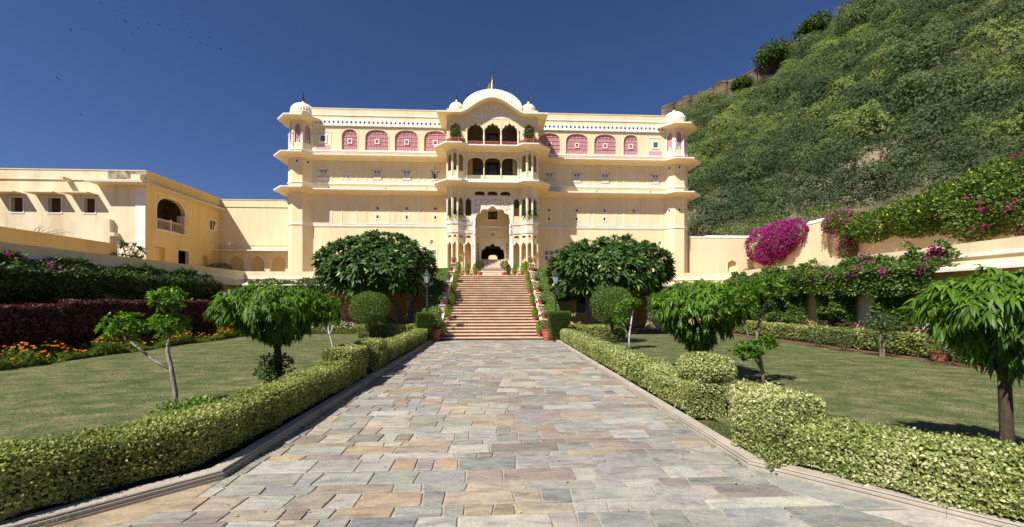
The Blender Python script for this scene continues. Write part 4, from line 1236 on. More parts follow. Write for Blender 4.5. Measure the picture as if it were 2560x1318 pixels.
# the curved eave and ribbed vault
ex = [-3.85 - .75] + [-3.85, -3.2] + xs3 + [3.2, 3.85, 3.85 + .75]
def eave_z(x):
    return ridge_wave(x) if abs(x) < 2.62 else 17.62
def curved(prof, xs=ex, zf=eave_z):
    m = MB(); k = len(prof); vs = []; fs = []
    for x in xs:
        for y, dz in prof:
            vs.append((AX + x, y, zf(x) + dz))
    for i in range(len(xs) - 1):
        for j in range(k):
            j2 = (j + 1) % k
            fs.append((i * k + j, i * k + j2, (i + 1) * k + j2, (i + 1) * k + j))
    fs.append(tuple(range(k))); fs.append(tuple((len(xs) - 1) * k + j for j in range(k)))
    return m.add(vs, fs)
ce = curved([(YC + .6, -.02), (YC + .6, .1), (YC - .75, .0), (YC - .75, -.07)]).build('curved_eave', 'yellow', palace)
curved([(YC - .73, .02), (YC - .775, .025), (YC - .775, -.085), (YC - .73, -.085)]).build('eave_edge', 'white', ce)
for s in (-1, 1):
    a, b_ = sorted((AX + s * 4.6, AX + s * 3.85))
    MB().box(a, b_, YC + .6, PY + .6, 17.6, 17.72).build('side_eave', 'yellow', ce)
# parapet wall over the eave
curved([(YC - .12, .04), (YC - .12, .36), (YC + 1.6, .36), (YC + 1.6, .04)], [-3.85, -3.3, -2.9] + xs3 + [2.9, 3.3, 3.85], lambda x: (eave_z(x) if abs(x) < 2.62 else 17.62)).build('roof_parapet', 'cream', palace)
def vault():
    m = MB(); vs = []; fs = []
    nx = 33 * 4; npf = 11; HW = 2.52
    for i in range(nx + 1):
        t = -1 + 2 * i / nx
        x = HW * math.sin(t * math.pi / 2)
        top = 18.5 + 1.6 * math.sqrt(max(0, 1 - (x / HW) ** 2)) ** 1.0
        bot = max(17.7, min(eave_z(x) + .34, top - .02))
        rib = .09 * abs(math.sin(i * math.pi / 4)) * min(1, (1 - abs(t)) * 9)
        for j in range(npf):
            a = math.pi * j / (npf - 1)
            y = YC + .62 - .74 * math.cos(a) * (1 + rib)
            z = bot + (top - bot + rib * .6) * math.sin(a) ** .75
            vs.append((AX + x, y, z))
    for i in range(nx):
        for j in range(npf - 1):
            fs.append((i * npf + j, i * npf + j + 1, (i + 1) * npf + j + 1, (i + 1) * npf + j))
    return m.add(vs, fs)
va = vault().build('ribbed_vault', 'ivory', palace, True)
for i, x in enumerate((-2.15, -1.12, 1.12, 2.15)):
    q = MB(); finial(q, (AX + x, YC + .62, 18.46 + 1.6 * math.sqrt(1 - (x / 2.52) ** 2)), .82); q.build('finial', 'bronze', va)
for s in (-1, 1):
    MB().box(AX + s * 3.1 - .72, AX + s * 3.1 + .72, YC - .1, YC + 1.5, 17.7, 18.12).build('dome_base', 'cream', palace)
    dome(palace, (AX + s * 3.08, YC + .55, 18.18), .62, .74, .72, 20)

# flag on the roof ridge
fl = thing('flag', (AX + .08, YC + .62, 20.0), 'striped drooping flag on a pole on top of the central curved roof', 'flag')
MB().tube([(AX + .08, YC + .62, 20.0), (AX + .1, YC + .62, 21.75)], .025, 6).lathe((AX + .1, YC + .62, 21.73), [(.0, 0), (.05, .05), (.0, .12)], 6).build('flagpole', 'bronze', fl)
cols = [('flag_red', (0.55, 0.03, 0.03)), ('flag_white', (0.8, 0.78, 0.76)), ('flag_blue', (0.12, 0.22, 0.55)), ('flag_yellow', (0.7, 0.5, 0.04)), ('flag_green', (0.05, 0.22, 0.07))]
for n, c in cols: M[n] = plain(n, c, .8)
for k, (n, c) in enumerate(cols):
    vs = []; fs = []
    for i in range(9):
        z = 21.6 - 1.25 * i / 8
        wd = .06 + .06 * i / 8
        for j in range(2):
            q = (k + j) / 5
            x = AX + .07 - (.1 + .5 * (i / 8) ** .8) * q
            y_ = YC + .62 + .1 * math.sin(q * 9 + i * .6)
            vs.append((x, y_, z - .25 * q))
    for i in range(8):
        fs.append((2 * i, 2 * i + 1, 2 * i + 3, 2 * i + 2))
    MB().add(vs, fs).build('stripe', n, fl)

# court beyond the gate
cw = MB().rwall((-9, 50), (9, 50), 3.5, 12, [arch(9 + AX, 2.2, 5.8, 6.7, 7.3, 'cusp', cusps=5)], .4).build('court_wall', 'cream', at=(0, 50, 3.5))
tag(cw, 'sunlit cream wall of the inner court seen through the gate', 'wall')
tag(MB().box(-9, 9, 41, 50, 5.5, 5.77).build('court_floor', 'palestone'), kind='structure')

# ------------------------------------------------------------------ left wing building
wing = thing('wing_building', (-24.8, 28.6, 3.5), 'plain cream two-storey wing on the left terrace with arched balcony and stained parapet', 'building')
fp0, fp1 = (-38.0, 28.6), (-24.804, 28.6)
fd = lambda x: x + 38.0
wins = [(-29.02, -28.26), (-31.42, -30.55), (-33.9, -33.1)]
MB().rwall(fp0, fp1, 3.5, 11.3, [rect(fd(a), 8.29, fd(b), 9.32) for a, b in wins], .3).build('front_wall', 'yellow_old', wing)
for a, b in wins:
    f = MB().frame(fp0, fp1, fd(a) - .08, fd(b) + .08, 8.2, 9.4, .08, .03).build('window', 'white', wing)
    MB().box(a + .05, b - .05, 28.78, 28.8, 8.25, 9.35).build('shutter', 'curtain', f)
    MB().box(a - .85, b + .2, 27.85, 28.6, 9.52, 9.6).build('hood', 'cream', f)
sp0, sp1 = (-24.8, 28.604), (-24.8, 36.0)
side = MB().rwall(sp0, sp1, 3.5, 11.3, [arch(2.17, 2.58, 7.36, 8.8, 9.85, 'round', 18), rect(6.1, 8.28, 6.83, 9.17), rect(2.75, 3.52, 3.85, 6.06), rect(.65, 3.52, 1.6, 6.06), arch(5.6, .62, 5.1, 5.6, 5.95, 'round', 8)], .3).build('side_wall', 'shade_ochre', wing)
MB().ribbon(sp0, sp1, arch_line(2.17, 2.7, 7.36, 8.8, 9.92, 'round', 18), .06, .02).frame(sp0, sp1, .72, 3.62, 8.8, 10.05, .05, .015, False).build('arch_border', 'ivory', side)
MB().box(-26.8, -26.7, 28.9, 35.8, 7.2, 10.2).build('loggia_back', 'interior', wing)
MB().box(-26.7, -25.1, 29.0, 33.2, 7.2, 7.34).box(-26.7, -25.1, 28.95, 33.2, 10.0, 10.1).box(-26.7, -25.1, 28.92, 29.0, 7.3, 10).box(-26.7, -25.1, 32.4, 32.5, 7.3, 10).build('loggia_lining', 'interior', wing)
MB().box(-25.2, -24.6, 31.74, 32.0, 7.36, 8.8).build('arch_pier', 'sandstone', wing)
for q0, q1 in (((-24.9, 29.5), (-24.9, 30.75)), ((-24.9, 30.75), (-24.9, 31.8))):
    balustrade(q0, q1, 7.4, 8.18, 'sandstone', .14).build('balustrade', 'sandstone', wing)
MB().box(-24.98, -24.82, 30.68, 30.82, 7.36, 8.28).build('balustrade_post', 'sandstone', wing)
MB().rwall((-24.8, 29.3), (-24.8, 32.25), 7.27, 7.36, thick=.1, off=.06).build('sill', 'white', wing)
f = MB().frame(sp0, sp1, 6.02, 6.9, 8.2, 9.25, .1, .04)
f.rwall((-24.8, 28.6 + 6.43), (-24.8, 28.6 + 6.5), 8.28, 9.17, thick=.05, off=.02)
f = f.build('window', 'ivory', wing)
for a in (6.15, 6.52):
    MB().rwall((-24.8, 28.6 + a), (-24.8, 28.6 + a + .27), 8.26, 9.18, thick=.02, off=-.05).build('shutter', 'curtain', f)
MB().rwall((-24.8, 28.95), (-24.8, 35.9), 3.5, 7.15, thick=.02, off=-.9).build('room_shade_black', 'black', wing)
MB().frame(sp0, sp1, 2.7, 3.9, 3.5, 6.12, .06, .02, False).build('door_frame', 'ivory', wing)
MB().rwall((-24.8, 29.2), (-24.8, 30.3), 3.5, 6.1, thick=.02, off=-.28).build('niche_back', 'shade_ochre', wing)
MB().rwall((-24.8, 33.8), (-24.8, 34.6), 5.0, 6.0, thick=.02, off=-.25).build('niche_back', 'shade_ochre', wing)
ev = MB().box(-28.1, -24.3, 27.7, 28.6, 10.28, 10.36).box(-24.8, -24.3, 28.6, 36.6, 10.27, 10.35).build('eave', 'cream', wing)
MB().box(-28.1, -24.28, 27.68, 27.7, 10.25, 10.38).box(-24.3, -24.28, 27.7, 36.6, 10.24, 10.37).build('eave_edge', 'shutter', ev)
MB().box(-25.5, -24.86, 28.2, 28.6, 10.36, 10.95).build('corner_block', 'yellow_old', wing)
MB().box(-38, -25.6, 28.52, 28.6, 10.6, 10.66).box(-24.8, -24.74, 28.6, 36, 10.68, 10.73).build('string_course', 'yellow_old', wing)
MB().rwall((-25.52, 28.6), (-24.83, 28.6), 5.66, 10.12, thick=.05, off=.035).build('pilaster', 'white', wing)
M['stain'] = surf('mould_stained_plaster', (0.55, 0.47, 0.33), (0.11, 0.10, 0.075), 2.2, .95, .3, 12, lo=.38, hi=.68)
MB().rwall((-27.4, 28.6), (-24.78, 28.6), 10.72, 11.3, thick=.02, off=.012).build('stained_plaster', 'stain', wing)
MB().box(-38, -24.78, 28.56, 29.0, 11.3, 11.36).box(-25.2, -24.76, 29.0, 36, 11.3, 11.36).build('coping', 'cream', wing)
MB().box(-30.15, -29.85, 28.05, 28.6, 10.45, 10.68).build('spout', 'yellow_old', wing)
po = MB().box(-27.45, -27.0, 28.3, 28.6, 5.6, 7.8).box(-27.0, -26.6, 28.2, 28.6, 6.6, 6.85).build('bracket_pier', 'yellow_old', wing)
for a, b in ((-26.75, -25.6), (-30.2, -28.0)):
    MB().frame(fp0, fp1, fd(a), fd(b), 4.6, 6.3, .05, .02).build('panel_moulding', 'ivory', wing)
MB().box(-38, -25.1, 28.9, 36, 3.5, 11.0).build('rear_block', 'black', wing) if False else None
bp0, bp1 = (-24.8, 36.0), (-18.45, 36.0)
MB().rwall(bp0, bp1, 3.5, 11.22, [arch(c + 24.8, 1.34, 3.55, 5.35, 6.18, 'ogee', 14) for c in (-23.4, -21.58, -19.72)], .3).build('rear_wall', 'yellow', wing)
MB().rwall(bp0, bp1, 3.5, 6.3, thick=.05, off=-.24).build('niche_back', 'shade_ochre', wing)
for c in (-23.4, -21.58, -19.72):
    MB().ribbon(bp0, bp1, arch_line(c + 24.8, 1.44, 3.55, 5.35, 6.24, 'ogee', 14), .06, .02).frame(bp0, bp1, c + 24.8 - .84, c + 24.8 + .84, 3.5, 6.42, .05, .015, False).build('arch_border', 'ivory', wing)
sweep(MB(), [bp0, bp1], [(0, 6.62), (0, 6.72), (.95, 6.58), (.95, 6.5)]).build('eave', 'white', wing)
MB().rwall(bp0, bp1, 7.1, 7.16, thick=.06, off=.05).rwall(bp0, bp1, 10.58, 10.66, thick=.08, off=.06).build('string_course', 'cream', wing)
MB().box(-24.8, -18.45, 35.96, 36.4, 11.22, 11.28).build('coping', 'cream', wing)

# ------------------------------------------------------------------ garden wall on the right terrace
gwl = thing('garden_wall', (24.6, 35.5, 3.5), 'tall cream garden wall right of the palace with a pointed niche', 'wall')
MB().rwall((18.4, 35.5), (24.64, 35.5), 3.5, 8.0, [arch(4.23, .9, 4.83, 5.5, 5.92, 'ogee', 10)], .4).build('front_wall', 'cream', gwl)
MB().rwall((22.0, 35.5), (23.3, 35.5), 4.7, 6.0, thick=.02, off=-.3).build('niche_back', 'cream', gwl)
MB().ribbon((18.4, 35.5), (24.64, 35.5), arch_line(4.23, .98, 4.83, 5.5, 5.98, 'ogee', 10), .06, .02).build('niche_border', 'ivory', gwl)
MB().rwall((24.64, 35.5), (24.64, 27.3), 3.5, 8.0, (), .4).build('side_wall', 'cream', gwl)
cp = [(-.04, 7.98), (.03, 8.02), (.03, 8.1), (-.2, 8.3), (-.43, 8.1), (-.43, 7.98)]
sweep(MB(), [(18.4, 35.5), (24.64, 35.5), (24.64, 27.25)], cp).build('coping', 'ivory', gwl)
MB().rwall((24.9, 27.3), (24.9, 0), 3.5, 7.2, [arch(1.4, 1.0, 4.2, 5.4, 5.9, 'round', 10)], .4).build('low_wall', 'cream', gwl)
MB().rwall((24.9, 26.5), (24.9, 25.2), 4.0, 6.0, thick=.02, off=-.3).build('niche_back', 'shade_ochre', gwl)
MB().box(24.85, 25.3, 0, 27.3, 7.2, 7.3).build('coping', 'ivory', gwl)

# ------------------------------------------------------------------ hill and the old fort wall on its crest
CREST = [(-9.8, 270.8, 56.6), (63.4, 227.3, 86.8), (96.8, 195.7, 100.1), (101.8, 185.4, 97.4), (107.6, 178.2, 96.2), (113.3, 171.9, 97.7), (117.6, 164.7, 99.2), (126.4, 157.3, 104.2), (134.0, 151.9, 109.1), (140.0, 145.6, 113.8), (144.4, 143.4, 119.0), (173.6, 132.0, 139.7), (198.2, 120.9, 155.6), (247.1, 103.5, 188.2)]
CT = [1200, 1500, 1700, 1750, 1800, 1850, 1900, 1980, 2050, 2120, 2160, 2427, 2700, 3300]
BASE = [(-3.3, 90.3, 8.0), (22.6, 81.0, 11.7), (36.8, 74.4, 15.0), (45.7, 63.9, 15.3), (50.9, 57.7, 15.1), (54.9, 54.5, 15.9), (62.0, 47.1, 16.3), (70.1, 42.8, 17.0), (85.9, 36.0, 17.6)]
BT = [1200, 1500, 1700, 1900, 2050, 2160, 2427, 2700, 3300]
def hill_pt(t, b):
    """t along the hill, b from foot (0) to crest (1); arrays"""
    c = np.stack([np.interp(t, CT, [p[i] for p in CREST]) for i in range(3)], 1)
    q = np.stack([np.interp(t, BT, [p[i] for p in BASE]) for i in range(3)], 1)
    P = q + (c - q) * b[:, None]
    k = np.sin(np.clip(b, 0, 1) * np.pi)
    P[:, 2] += k * (3.6 * wob(P, .045, 2.0) + 1.8 * wob(P, .12, 5.0))
    lowr = b < 0
    P[lowr, 2] = np.where(b[lowr] < -.12, 2.0, P[lowr, 2])
    back = b > 1
    P[back, 2] = c[back, 2] - (b[back] - 1) * 120
    return P
ts = np.linspace(1200, 3300, 110); bs_ = np.array([-.2, -.1] + list(np.linspace(0, 1, 40)) + [1.06, 1.25, 1.6])
TT, BB_ = np.meshgrid(ts, bs_, indexing='ij')
HPt = hill_pt(TT.ravel(), BB_.ravel())
nb_ = len(bs_)
idx = np.arange(len(ts) * nb_).reshape(len(ts), nb_)
HF = np.stack([idx[:-1, :-1], idx[1:, :-1], idx[1:, 1:], idx[:-1, 1:]], -1).reshape(-1, 4)
M['hillside'] = surf('gap_shaded_hillside', (0.10, 0.095, 0.045), (0.045, 0.052, 0.022), .12, .95, .6, 1.2, c3=(0.24, 0.18, 0.12), scale3=.06)  # tan bare earth; dark olive paints in the shade between bushes
hill = arr_mesh('hill', HPt, HF, np.zeros(len(HPt)), 'hillside', None, 'structure', True)
from mathutils.bvhtree import BVHTree
bvh = BVHTree.FromPolygons([Vector(p) for p in HPt], [tuple(f) for f in HF])
def hz(x, y):
    h = bvh.ray_cast(Vector((x, y, 500)), Vector((0, 0, -1)))
    return h[0].z if h[0] else 0

def scrub(name, t0, t1, spacing, rr, leafn, label, up=.55, tone=0.0, szf=1.05):
    """bushes set out on a jittered grid over the slope, each a dome of fine sprays"""
    t = RNG.uniform(t0, t1, 9000); b = RNG.random(9000) ** .9 * .985
    C = hill_pt(t, b)
    R0 = RNG.uniform(rr[0], rr[1], 9000) * (.75 + .5 * b) * np.where(RNG.random(9000) < .15, 1.45, 1.0)
    clear = (wob(C, .07, 9.0) > .46) | ((np.abs(t - 2190) < 90) & (np.abs(b - .10 - (t - 2190) * .0006) < .055)) | ((np.abs(t - 2330) < 60) & (np.abs(b - .27) < .03))
    ok = []
    cell = {}
    for i in range(9000):                        # keep bushes from standing inside one another
        if clear[i] and i % 9: continue
        if b[i] > (.80 if t[i] < 1960 else .945): continue
        c = C[i]; g = (int(c[0] // 6), int(c[1] // 6), int(c[2] // 6)); good = True
        for dx in (-1, 0, 1):
            for dy in (-1, 0, 1):
                for dz in (-1, 0, 1):
                    for j in cell.get((g[0] + dx, g[1] + dy, g[2] + dz), ()):
                        if (C[j][0] - c[0]) ** 2 + (C[j][1] - c[1]) ** 2 + (C[j][2] - c[2]) ** 2 < (spacing * (R0[i] + R0[j])) ** 2: good = False
        if good:
            ok.append(i); cell.setdefault(g, []).append(i)
    C = C[ok]; b = b[ok]; r = R0[ok]; n = len(C)
    base = np.clip(.24 + tone + .36 * b + .27 * RNG.normal(size=n) + .2 * wob(C, .05, 1.0), .03, .97)
    k = np.maximum(60, (leafn * (r / 3) ** 1.6)).astype(int)
    ci = np.repeat(np.arange(n), k); m = len(ci)
    d = rdir(m); d[:, 2] = np.where(d[:, 2] < -.45, -d[:, 2], d[:, 2])
    lump = 1 + .34 * wob(d * 2.8 + C[ci] * .9, 1.0, 3.0) + .14 * wob(d * 7 + C[ci], 1.0, 1.0)
    rad = (1 - .3 * RNG.random(m) ** 2) * lump
    P = C[ci] + d * (r[ci] * rad)[:, None] * np.array([1.0, 1.0, 1.08])
    P[:, 2] += up * r[ci]
    A = unit(np.cross(d, rdir(m)) + .45 * d)
    L = szf * (.20 + .055 * r[ci]) * RNG.uniform(.7, 1.4, m)
    rn = np.clip(base[ci] + RNG.normal(size=m) * .09, 0, 1)
    o = tri_obj(name, P - A * (L * .5)[:, None], A, d + .25 * rdir(m), L, L * RNG.uniform(.45, .75, m), 'l_hill', None, 'stuff', rn)
    return tag(o, label, 'scrub')
scrub('hillside_scrub', 1640, 2640, .60, (2.0, 4.8), 880, 'green thorn bushes crowding the steep hillside')
scrub('hillside_undergrowth', 1640, 2640, .46, (.9, 1.9), 220, 'low green undergrowth between the bushes of the hillside', .2, -.06)
# dry grass tufts between the bushes
nt_ = 9000
t = RNG.uniform(1640, 2640, nt_); b = RNG.uniform(0, .99, nt_)
P = hill_pt(t, b)
A = unit(np.array([[0, 0, 1.]]) + .5 * rdir(nt_))
tag(leaf_obj('hillside_grass', P, A, rdir(nt_), RNG.uniform(.4, 1.1, nt_), RNG.uniform(.1, .25, nt_), 'l_hill', None, 'stuff', np.clip(.5 + .2 * RNG.normal(size=nt_), 0, 1)), 'dry grass between the bushes on the hillside', 'grass')

fort = thing('fort_wall', (107.6, 178.2, 96.0), 'old brown stone fort wall with round bastions along the hill crest', 'wall')
FW = [(91.0, 204.0, 106.6), (95.6, 197.7, 106.2), (99.4, 192.6, 105.6), (103.2, 184.4, 104.4), (107.6, 178.2, 104.8), (113.3, 171.9, 104.6), (116.7, 164.7, 105.0), (122.0, 161.0, 107.4), (127.2, 157.2, 110.0), (135.6, 151.8, 113.6), (140.4, 145.7, 116.6)]
for i in range(len(FW) - 1):
    a, b = Vector(FW[i]), Vector(FW[i + 1])
    d = (b - a); d.z = 0; d.normalize(); n = Vector((d.y, -d.x, 0)) * -.8
    if n.y > 0: n = -n
    lo = 10
    vs = [a + n, b + n, b - n, a - n]
    m = MB().add([(v.x, v.y, v.z - lo) for v in vs] + [tuple(v) for v in vs], [(0, 1, 5, 4), (1, 2, 6, 5), (2, 3, 7, 6), (3, 0, 4, 7), (4, 5, 6, 7)])
    m.build('wall_section', 'fort', fort)
    cpv = [a + n * 1.25, b + n * 1.25, b - n * 1.1, a - n * 1.1]
    MB().add([(v.x, v.y, v.z - .1) for v in cpv] + [(v.x, v.y, v.z + .5) for v in cpv], [(0, 1, 5, 4), (1, 2, 6, 5), (2, 3, 7, 6), (3, 0, 4, 7), (4, 5, 6, 7), (0, 1, 2, 3)]).build('coping', 'fort', fort)
for (x, y, z, r) in ((98.5, 192.0, 106.0, 2.6), (107.6, 177.6, 105.0, 3.4), (126.6, 156.8, 110.0, 3.0)):
    MB().lathe((x, y, z - 12), [(r * 1.12, 0), (r, 11.2), (r * 1.05, 11.3), (r * 1.05, 11.7), (r * .98, 11.8), (r * .98, 12.2)], 20).build('bastion', 'fort', fort)

def rock(x, y, r, label):
    n = 40
    vs = []; fs = []
    m = MB()
    z = hz(x, y)
    pr = []
    for i in range(7):
        a = -math.pi / 2 + math.pi * i / 6
        pr.append((math.cos(a), math.sin(a)))
    for ci, (cr_, sz) in enumerate(pr):
        for k in range(9):
            aa = 2 * math.pi * k / 9
            rr = r * (1 + .35 * math.sin(3.1 * aa + ci * 1.7 + x) + .2 * math.sin(5 * aa + ci))
            vs.append((x + rr * cr_ * math.cos(aa) * 1.4, y + rr * cr_ * math.sin(aa), z + .2 * r + sz * r * .7 * (1 + .2 * math.sin(aa * 2 + ci))))
    for i in range(6):
        for k in range(9):
            k2 = (k + 1) % 9
            fs.append((i * 9 + k, i * 9 + k2, (i + 1) * 9 + k2, (i + 1) * 9 + k))
    return tag(m.add(vs, fs).build('boulder', 'rock', at=(x, y, z)), label, 'rock', 'rocks on the hillside')
for x, y, r, lb in ((111.0, 104.9, 1.5, 'pale boulder among bushes high on the hillside'), (92.5, 117.5, 1.6, 'tan rock outcrop beside the grey cactus clump on the hill'),
                    (59.2, 62.3, .9, 'low rock at the foot of the bare slope'), (84.7, 71.1, 1.3, 'rock in the bare patch near the right edge of the hill'), (72.3, 68.7, 1.0, 'rock below the spiky cactus on the bare slope')):
    rock(x, y, r, lb)

def euphorbia(x, y, r, label):
    z = hz(x, y)
    t = thing('cactus_clump', (x, y, z - .3), label, 'cactus', 'cactus clumps on the hill')
    m = MB()
    for k in range(60):
        a = rnd.uniform(0, 6.28); q = rnd.random() ** .5 * .8
        bx, by = x + r * q * math.cos(a), y + r * q * math.sin(a)
        tip = (bx + .35 * r * math.cos(a) * q, by + .35 * r * math.sin(a) * q, z + .3 + r * rnd.uniform(.7, 1.15))
        m.tube([(bx * .6 + x * .4, by * .6 + y * .4, z - .4), (bx, by, z + r * .35), tip], [.03 * r, .026 * r, .01 * r], 5)
    m.build('stems', 'l_cactus', t)
    MB().lathe((x, y, z - .3), [(.4 * r, 0), (.25 * r, .5 * r), (.02, .6 * r)], 7).build('stem_base', 'l_cactus', t)
for x, y, r, lb in ((91.1, 115.9, 4.2, 'grey-green branching cactus clump in the middle of the hillside'), (93.0, 72.5, 3.4, 'grey cactus clump at the right edge of the hillside'), (82.2, 76.2, 2.2, 'spiky grey cactus on the bare patch of the hill')):
    euphorbia(x, y, r, lb)

# ------------------------------------------------------------------ grand staircase
SX = -0.13
stairs = thing('grand_staircase', (SX, 19.8, 0), 'broad pink sandstone staircase rising to the palace gate', 'staircase')
NST, RISE, RUN = 25, 3.86 / 25, .31
for i in range(NST):
    hw = 2.66 if i else 2.9
    y0 = 19.8 + RUN * i; z1 = RISE * (i + 1)
    jit = rnd.uniform(-.006, .006)
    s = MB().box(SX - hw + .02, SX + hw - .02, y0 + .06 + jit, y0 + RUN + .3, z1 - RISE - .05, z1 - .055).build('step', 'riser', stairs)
    xs = [-hw]
    while xs[-1] < hw - .5:
        xs.append(min(hw, xs[-1] + rnd.uniform(.7, 1.3)))
    if xs[-1] < hw: xs[-1] = hw
    for a, b in zip(xs, xs[1:]):
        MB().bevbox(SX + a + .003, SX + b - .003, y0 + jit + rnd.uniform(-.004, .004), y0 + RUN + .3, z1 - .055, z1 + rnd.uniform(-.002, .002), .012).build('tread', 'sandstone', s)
lt = 27.55
MB().box(SX - 3.95, SX + 3.95, lt + .01, 34.9, 3.5, 3.85).build('landing', 'sandstone', stairs)
def zst(y): return .498 * (y - 19.8)
PED = [20.7, 22.2, 23.75, 25.25, 26.75, 28.2]
for s in (-1, 1):
    x0, x1 = sorted((SX + s * 2.68, SX + s * 2.92))
    prof = [(19.95, -.05), (27.7, -.05), (28.4, -.05), (28.4, zst(27.55) + .36), (27.6, zst(27.55) + .36), (19.95, zst(19.8) + .3)]
    vs = [(x0, y, z) for y, z in prof] + [(x1, y, z) for y, z in prof]
    n = len(prof)
    MB().add(vs, [tuple(range(n)), tuple(range(2 * n - 1, n - 1, -1))] + [(i, (i + 1) % n, n + (i + 1) % n, n + i) for i in range(n)]).build('stringer_wall', 'white', stairs)
    for y in PED:
        zb = min(zst(y), 3.86); xc = SX + s * 2.83
        top = zb + (.62 if y < 28 else .93)
        p = MB().box(xc - .15, xc + .15, y - .15, y + .15, zb - .2, top - .06).box(xc - .1, xc + .1, y - .165, y - .145, zb + .12, top - .14).build('pedestal', 'sandstone', stairs)
        MB().bevbox(xc - .2, xc + .2, y - .2, y + .2, top - .06, top, .02).build('pedestal_cap', 'sandstone', p)
inner = thing('gate_steps', (AX, 31.4, 3.86), 'pale narrow steps climbing through the arched palace gate', 'staircase')
for i in range(12):
    y0 = 31.35 + .29 * i; z1 = 3.86 + .1605 * (i + 1)
    s = MB().box(AX - 1.2, AX + 1.2, y0 + .03, 34.95, z1 - .21, z1 - .045).build('step', 'sandstone', inner)
    MB().bevbox(AX - 1.22, AX + 1.22, y0, 34.95, z1 - .045, z1, .012).build('tread', 'palestone', s)
tag(MB().box(-3.95 + AX, 3.95 + AX, 31.0, 35.1, 3.4, 3.8).build('terrace_floor', 'terrace'), kind='structure')

# ------------------------------------------------------------------ potted plants
def pot(parent, x, y, z, r, h, mat='terracotta'):
    p = MB().lathe((x, y, z), [(r * .68, 0), (r * .72, .02), (r * .92, h * .78), (r * .93, h * .8), (r * 1.06, h * .81), (r * 1.08, h * .98), (r * 1.0, h), (r * .9, h * .97), (r * .86, h * .88)], 18).build('pot', mat, parent, False)
    MB().lathe((x, y, z + h * .84), [(r * .86, 0), (r * .5, .015), (.0, .02)], 12).build('soil', 'soil', parent)
    return p

def cone_foliage(parent, x, y, z, r, h, n, mat='l_juniper'):
    """upright thuja: narrow egg of vertical sprays"""
    t = RNG.random(n); a = RNG.random(n) * 6.283
    prof = np.sin(np.pi * np.clip(t * .86 + .12, 0, 1)) ** .75
    rr = r * prof * (1 - .35 * RNG.random(n) ** 2) * (1 + .12 * np.sin(a * 3 + x * 9))
    P = np.stack([x + rr * np.cos(a), y + rr * np.sin(a), z + h * t], 1)
    out = np.stack([np.cos(a), np.sin(a), 0 * a], 1)
    A = unit(np.array([[0, 0, 1.]]) + .35 * out + .25 * rdir(n))
    leaf_obj('foliage', P, A, out + .3 * rdir(n), RNG.uniform(.06, .12, n), RNG.uniform(.016, .034, n), mat, parent)

def flower_foliage(parent, x, y, z, r, n, flowers, fmat='l_white'):
    P, Nn = ellipsoid_pts(n, (x, y, z), (r, r, r * .8), .3)
    P[:, 2] = np.maximum(P[:, 2], z - .35 * r)
    A = unit(Nn + .7 * rdir(n) + np.array([0, 0, .3]))
    leaf_obj('foliage', P, A, rdir(n), RNG.uniform(.06, .11, n), RNG.uniform(.025, .05, n), 'l_bed', parent)
    if flowers:
        d = rdir(flowers); d[:, 2] = np.abs(d[:, 2]); P = np.array([x, y, z]) + d * r * 1.08
        k = 4
        Pf = np.repeat(P, k, 0); A = rdir(flowers * k); 
        leaf_obj('blossoms', Pf, A, np.repeat(d, k, 0), .045, .035, fmat, parent)

def potted(x, y, z, kind, label, s=1.0, group='potted plants on the stairs'):
    t = thing('potted_plant', (x, y, z), label, 'potted plant', group)
    if kind == 'thuja':
        ph = .2 * s; pot(t, x, y, z, .125 * s, ph)
        cone_foliage(t, x, y, z + ph * .85, .175 * s, .58 * s, 950)
        MB().tube([(x, y, z + ph * .8), (x, y, z + ph + .3 * s)], [.02, .01], 5).build('stem', 'twig', t)
    elif kind == 'flowers':
        ph = .27 * s; pot(t, x, y, z, .16 * s, ph)
        flower_foliage(t, x, y, z + ph + .1 * s, .21 * s, 170, 10)
    elif kind == 'low':
        ph = .14 * s; pot(t, x, y, z, .11 * s, ph)
        flower_foliage(t, x, y, z + ph + .06, .16 * s, 110, 6)
    elif kind == 'ball':
        ph = .27; pot(t, x, y, z, .2, ph)
        MB().tube([(x, y, z + ph * .8), (x + .02, y, z + .62)], [.03, .025], 6).build('stem', 'bark_pale', t)
        P, Nn = ellipsoid_pts(1500, (x, y, z + .82), (.3, .3, .29), .5)
        leaf_obj('foliage', P, unit(Nn + rdir(1500)), Nn + .4 * rdir(1500), RNG.uniform(.035, .06, 1500), .03, 'l_bush', t)
    return t
ORD = ['lowest', 'second', 'third', 'fourth', 'fifth', 'topmost']
for s, sd in ((-1, 'left'), (1, 'right')):
    for i, y in enumerate(PED):
        zb = min(zst(y), 3.86); top = zb + (.62 if y < 28 else .93)
        potted(SX + s * 2.83, y, top, 'flowers', 'terracotta flower pot on the %s pedestal of the %s stair wall' % (ORD[i], sd), rnd.uniform(.85, 1.1), 'flower pots on the stair pedestals')
    for i, y in enumerate([20.02, 21.5, 23.05, 24.6, 26.15, 27.72]):
        st = int((y - 19.8) / RUN) + 1
        yy = 19.8 + RUN * (st - 1) + .16
        potted(SX + s * (2.42 if i else 2.5), yy, RISE * st, 'thuja', 'potted thuja on the %s side of the steps, %s of its row' % (sd, ORD[i]), rnd.uniform(.95, 1.15), 'thuja pots along the steps')
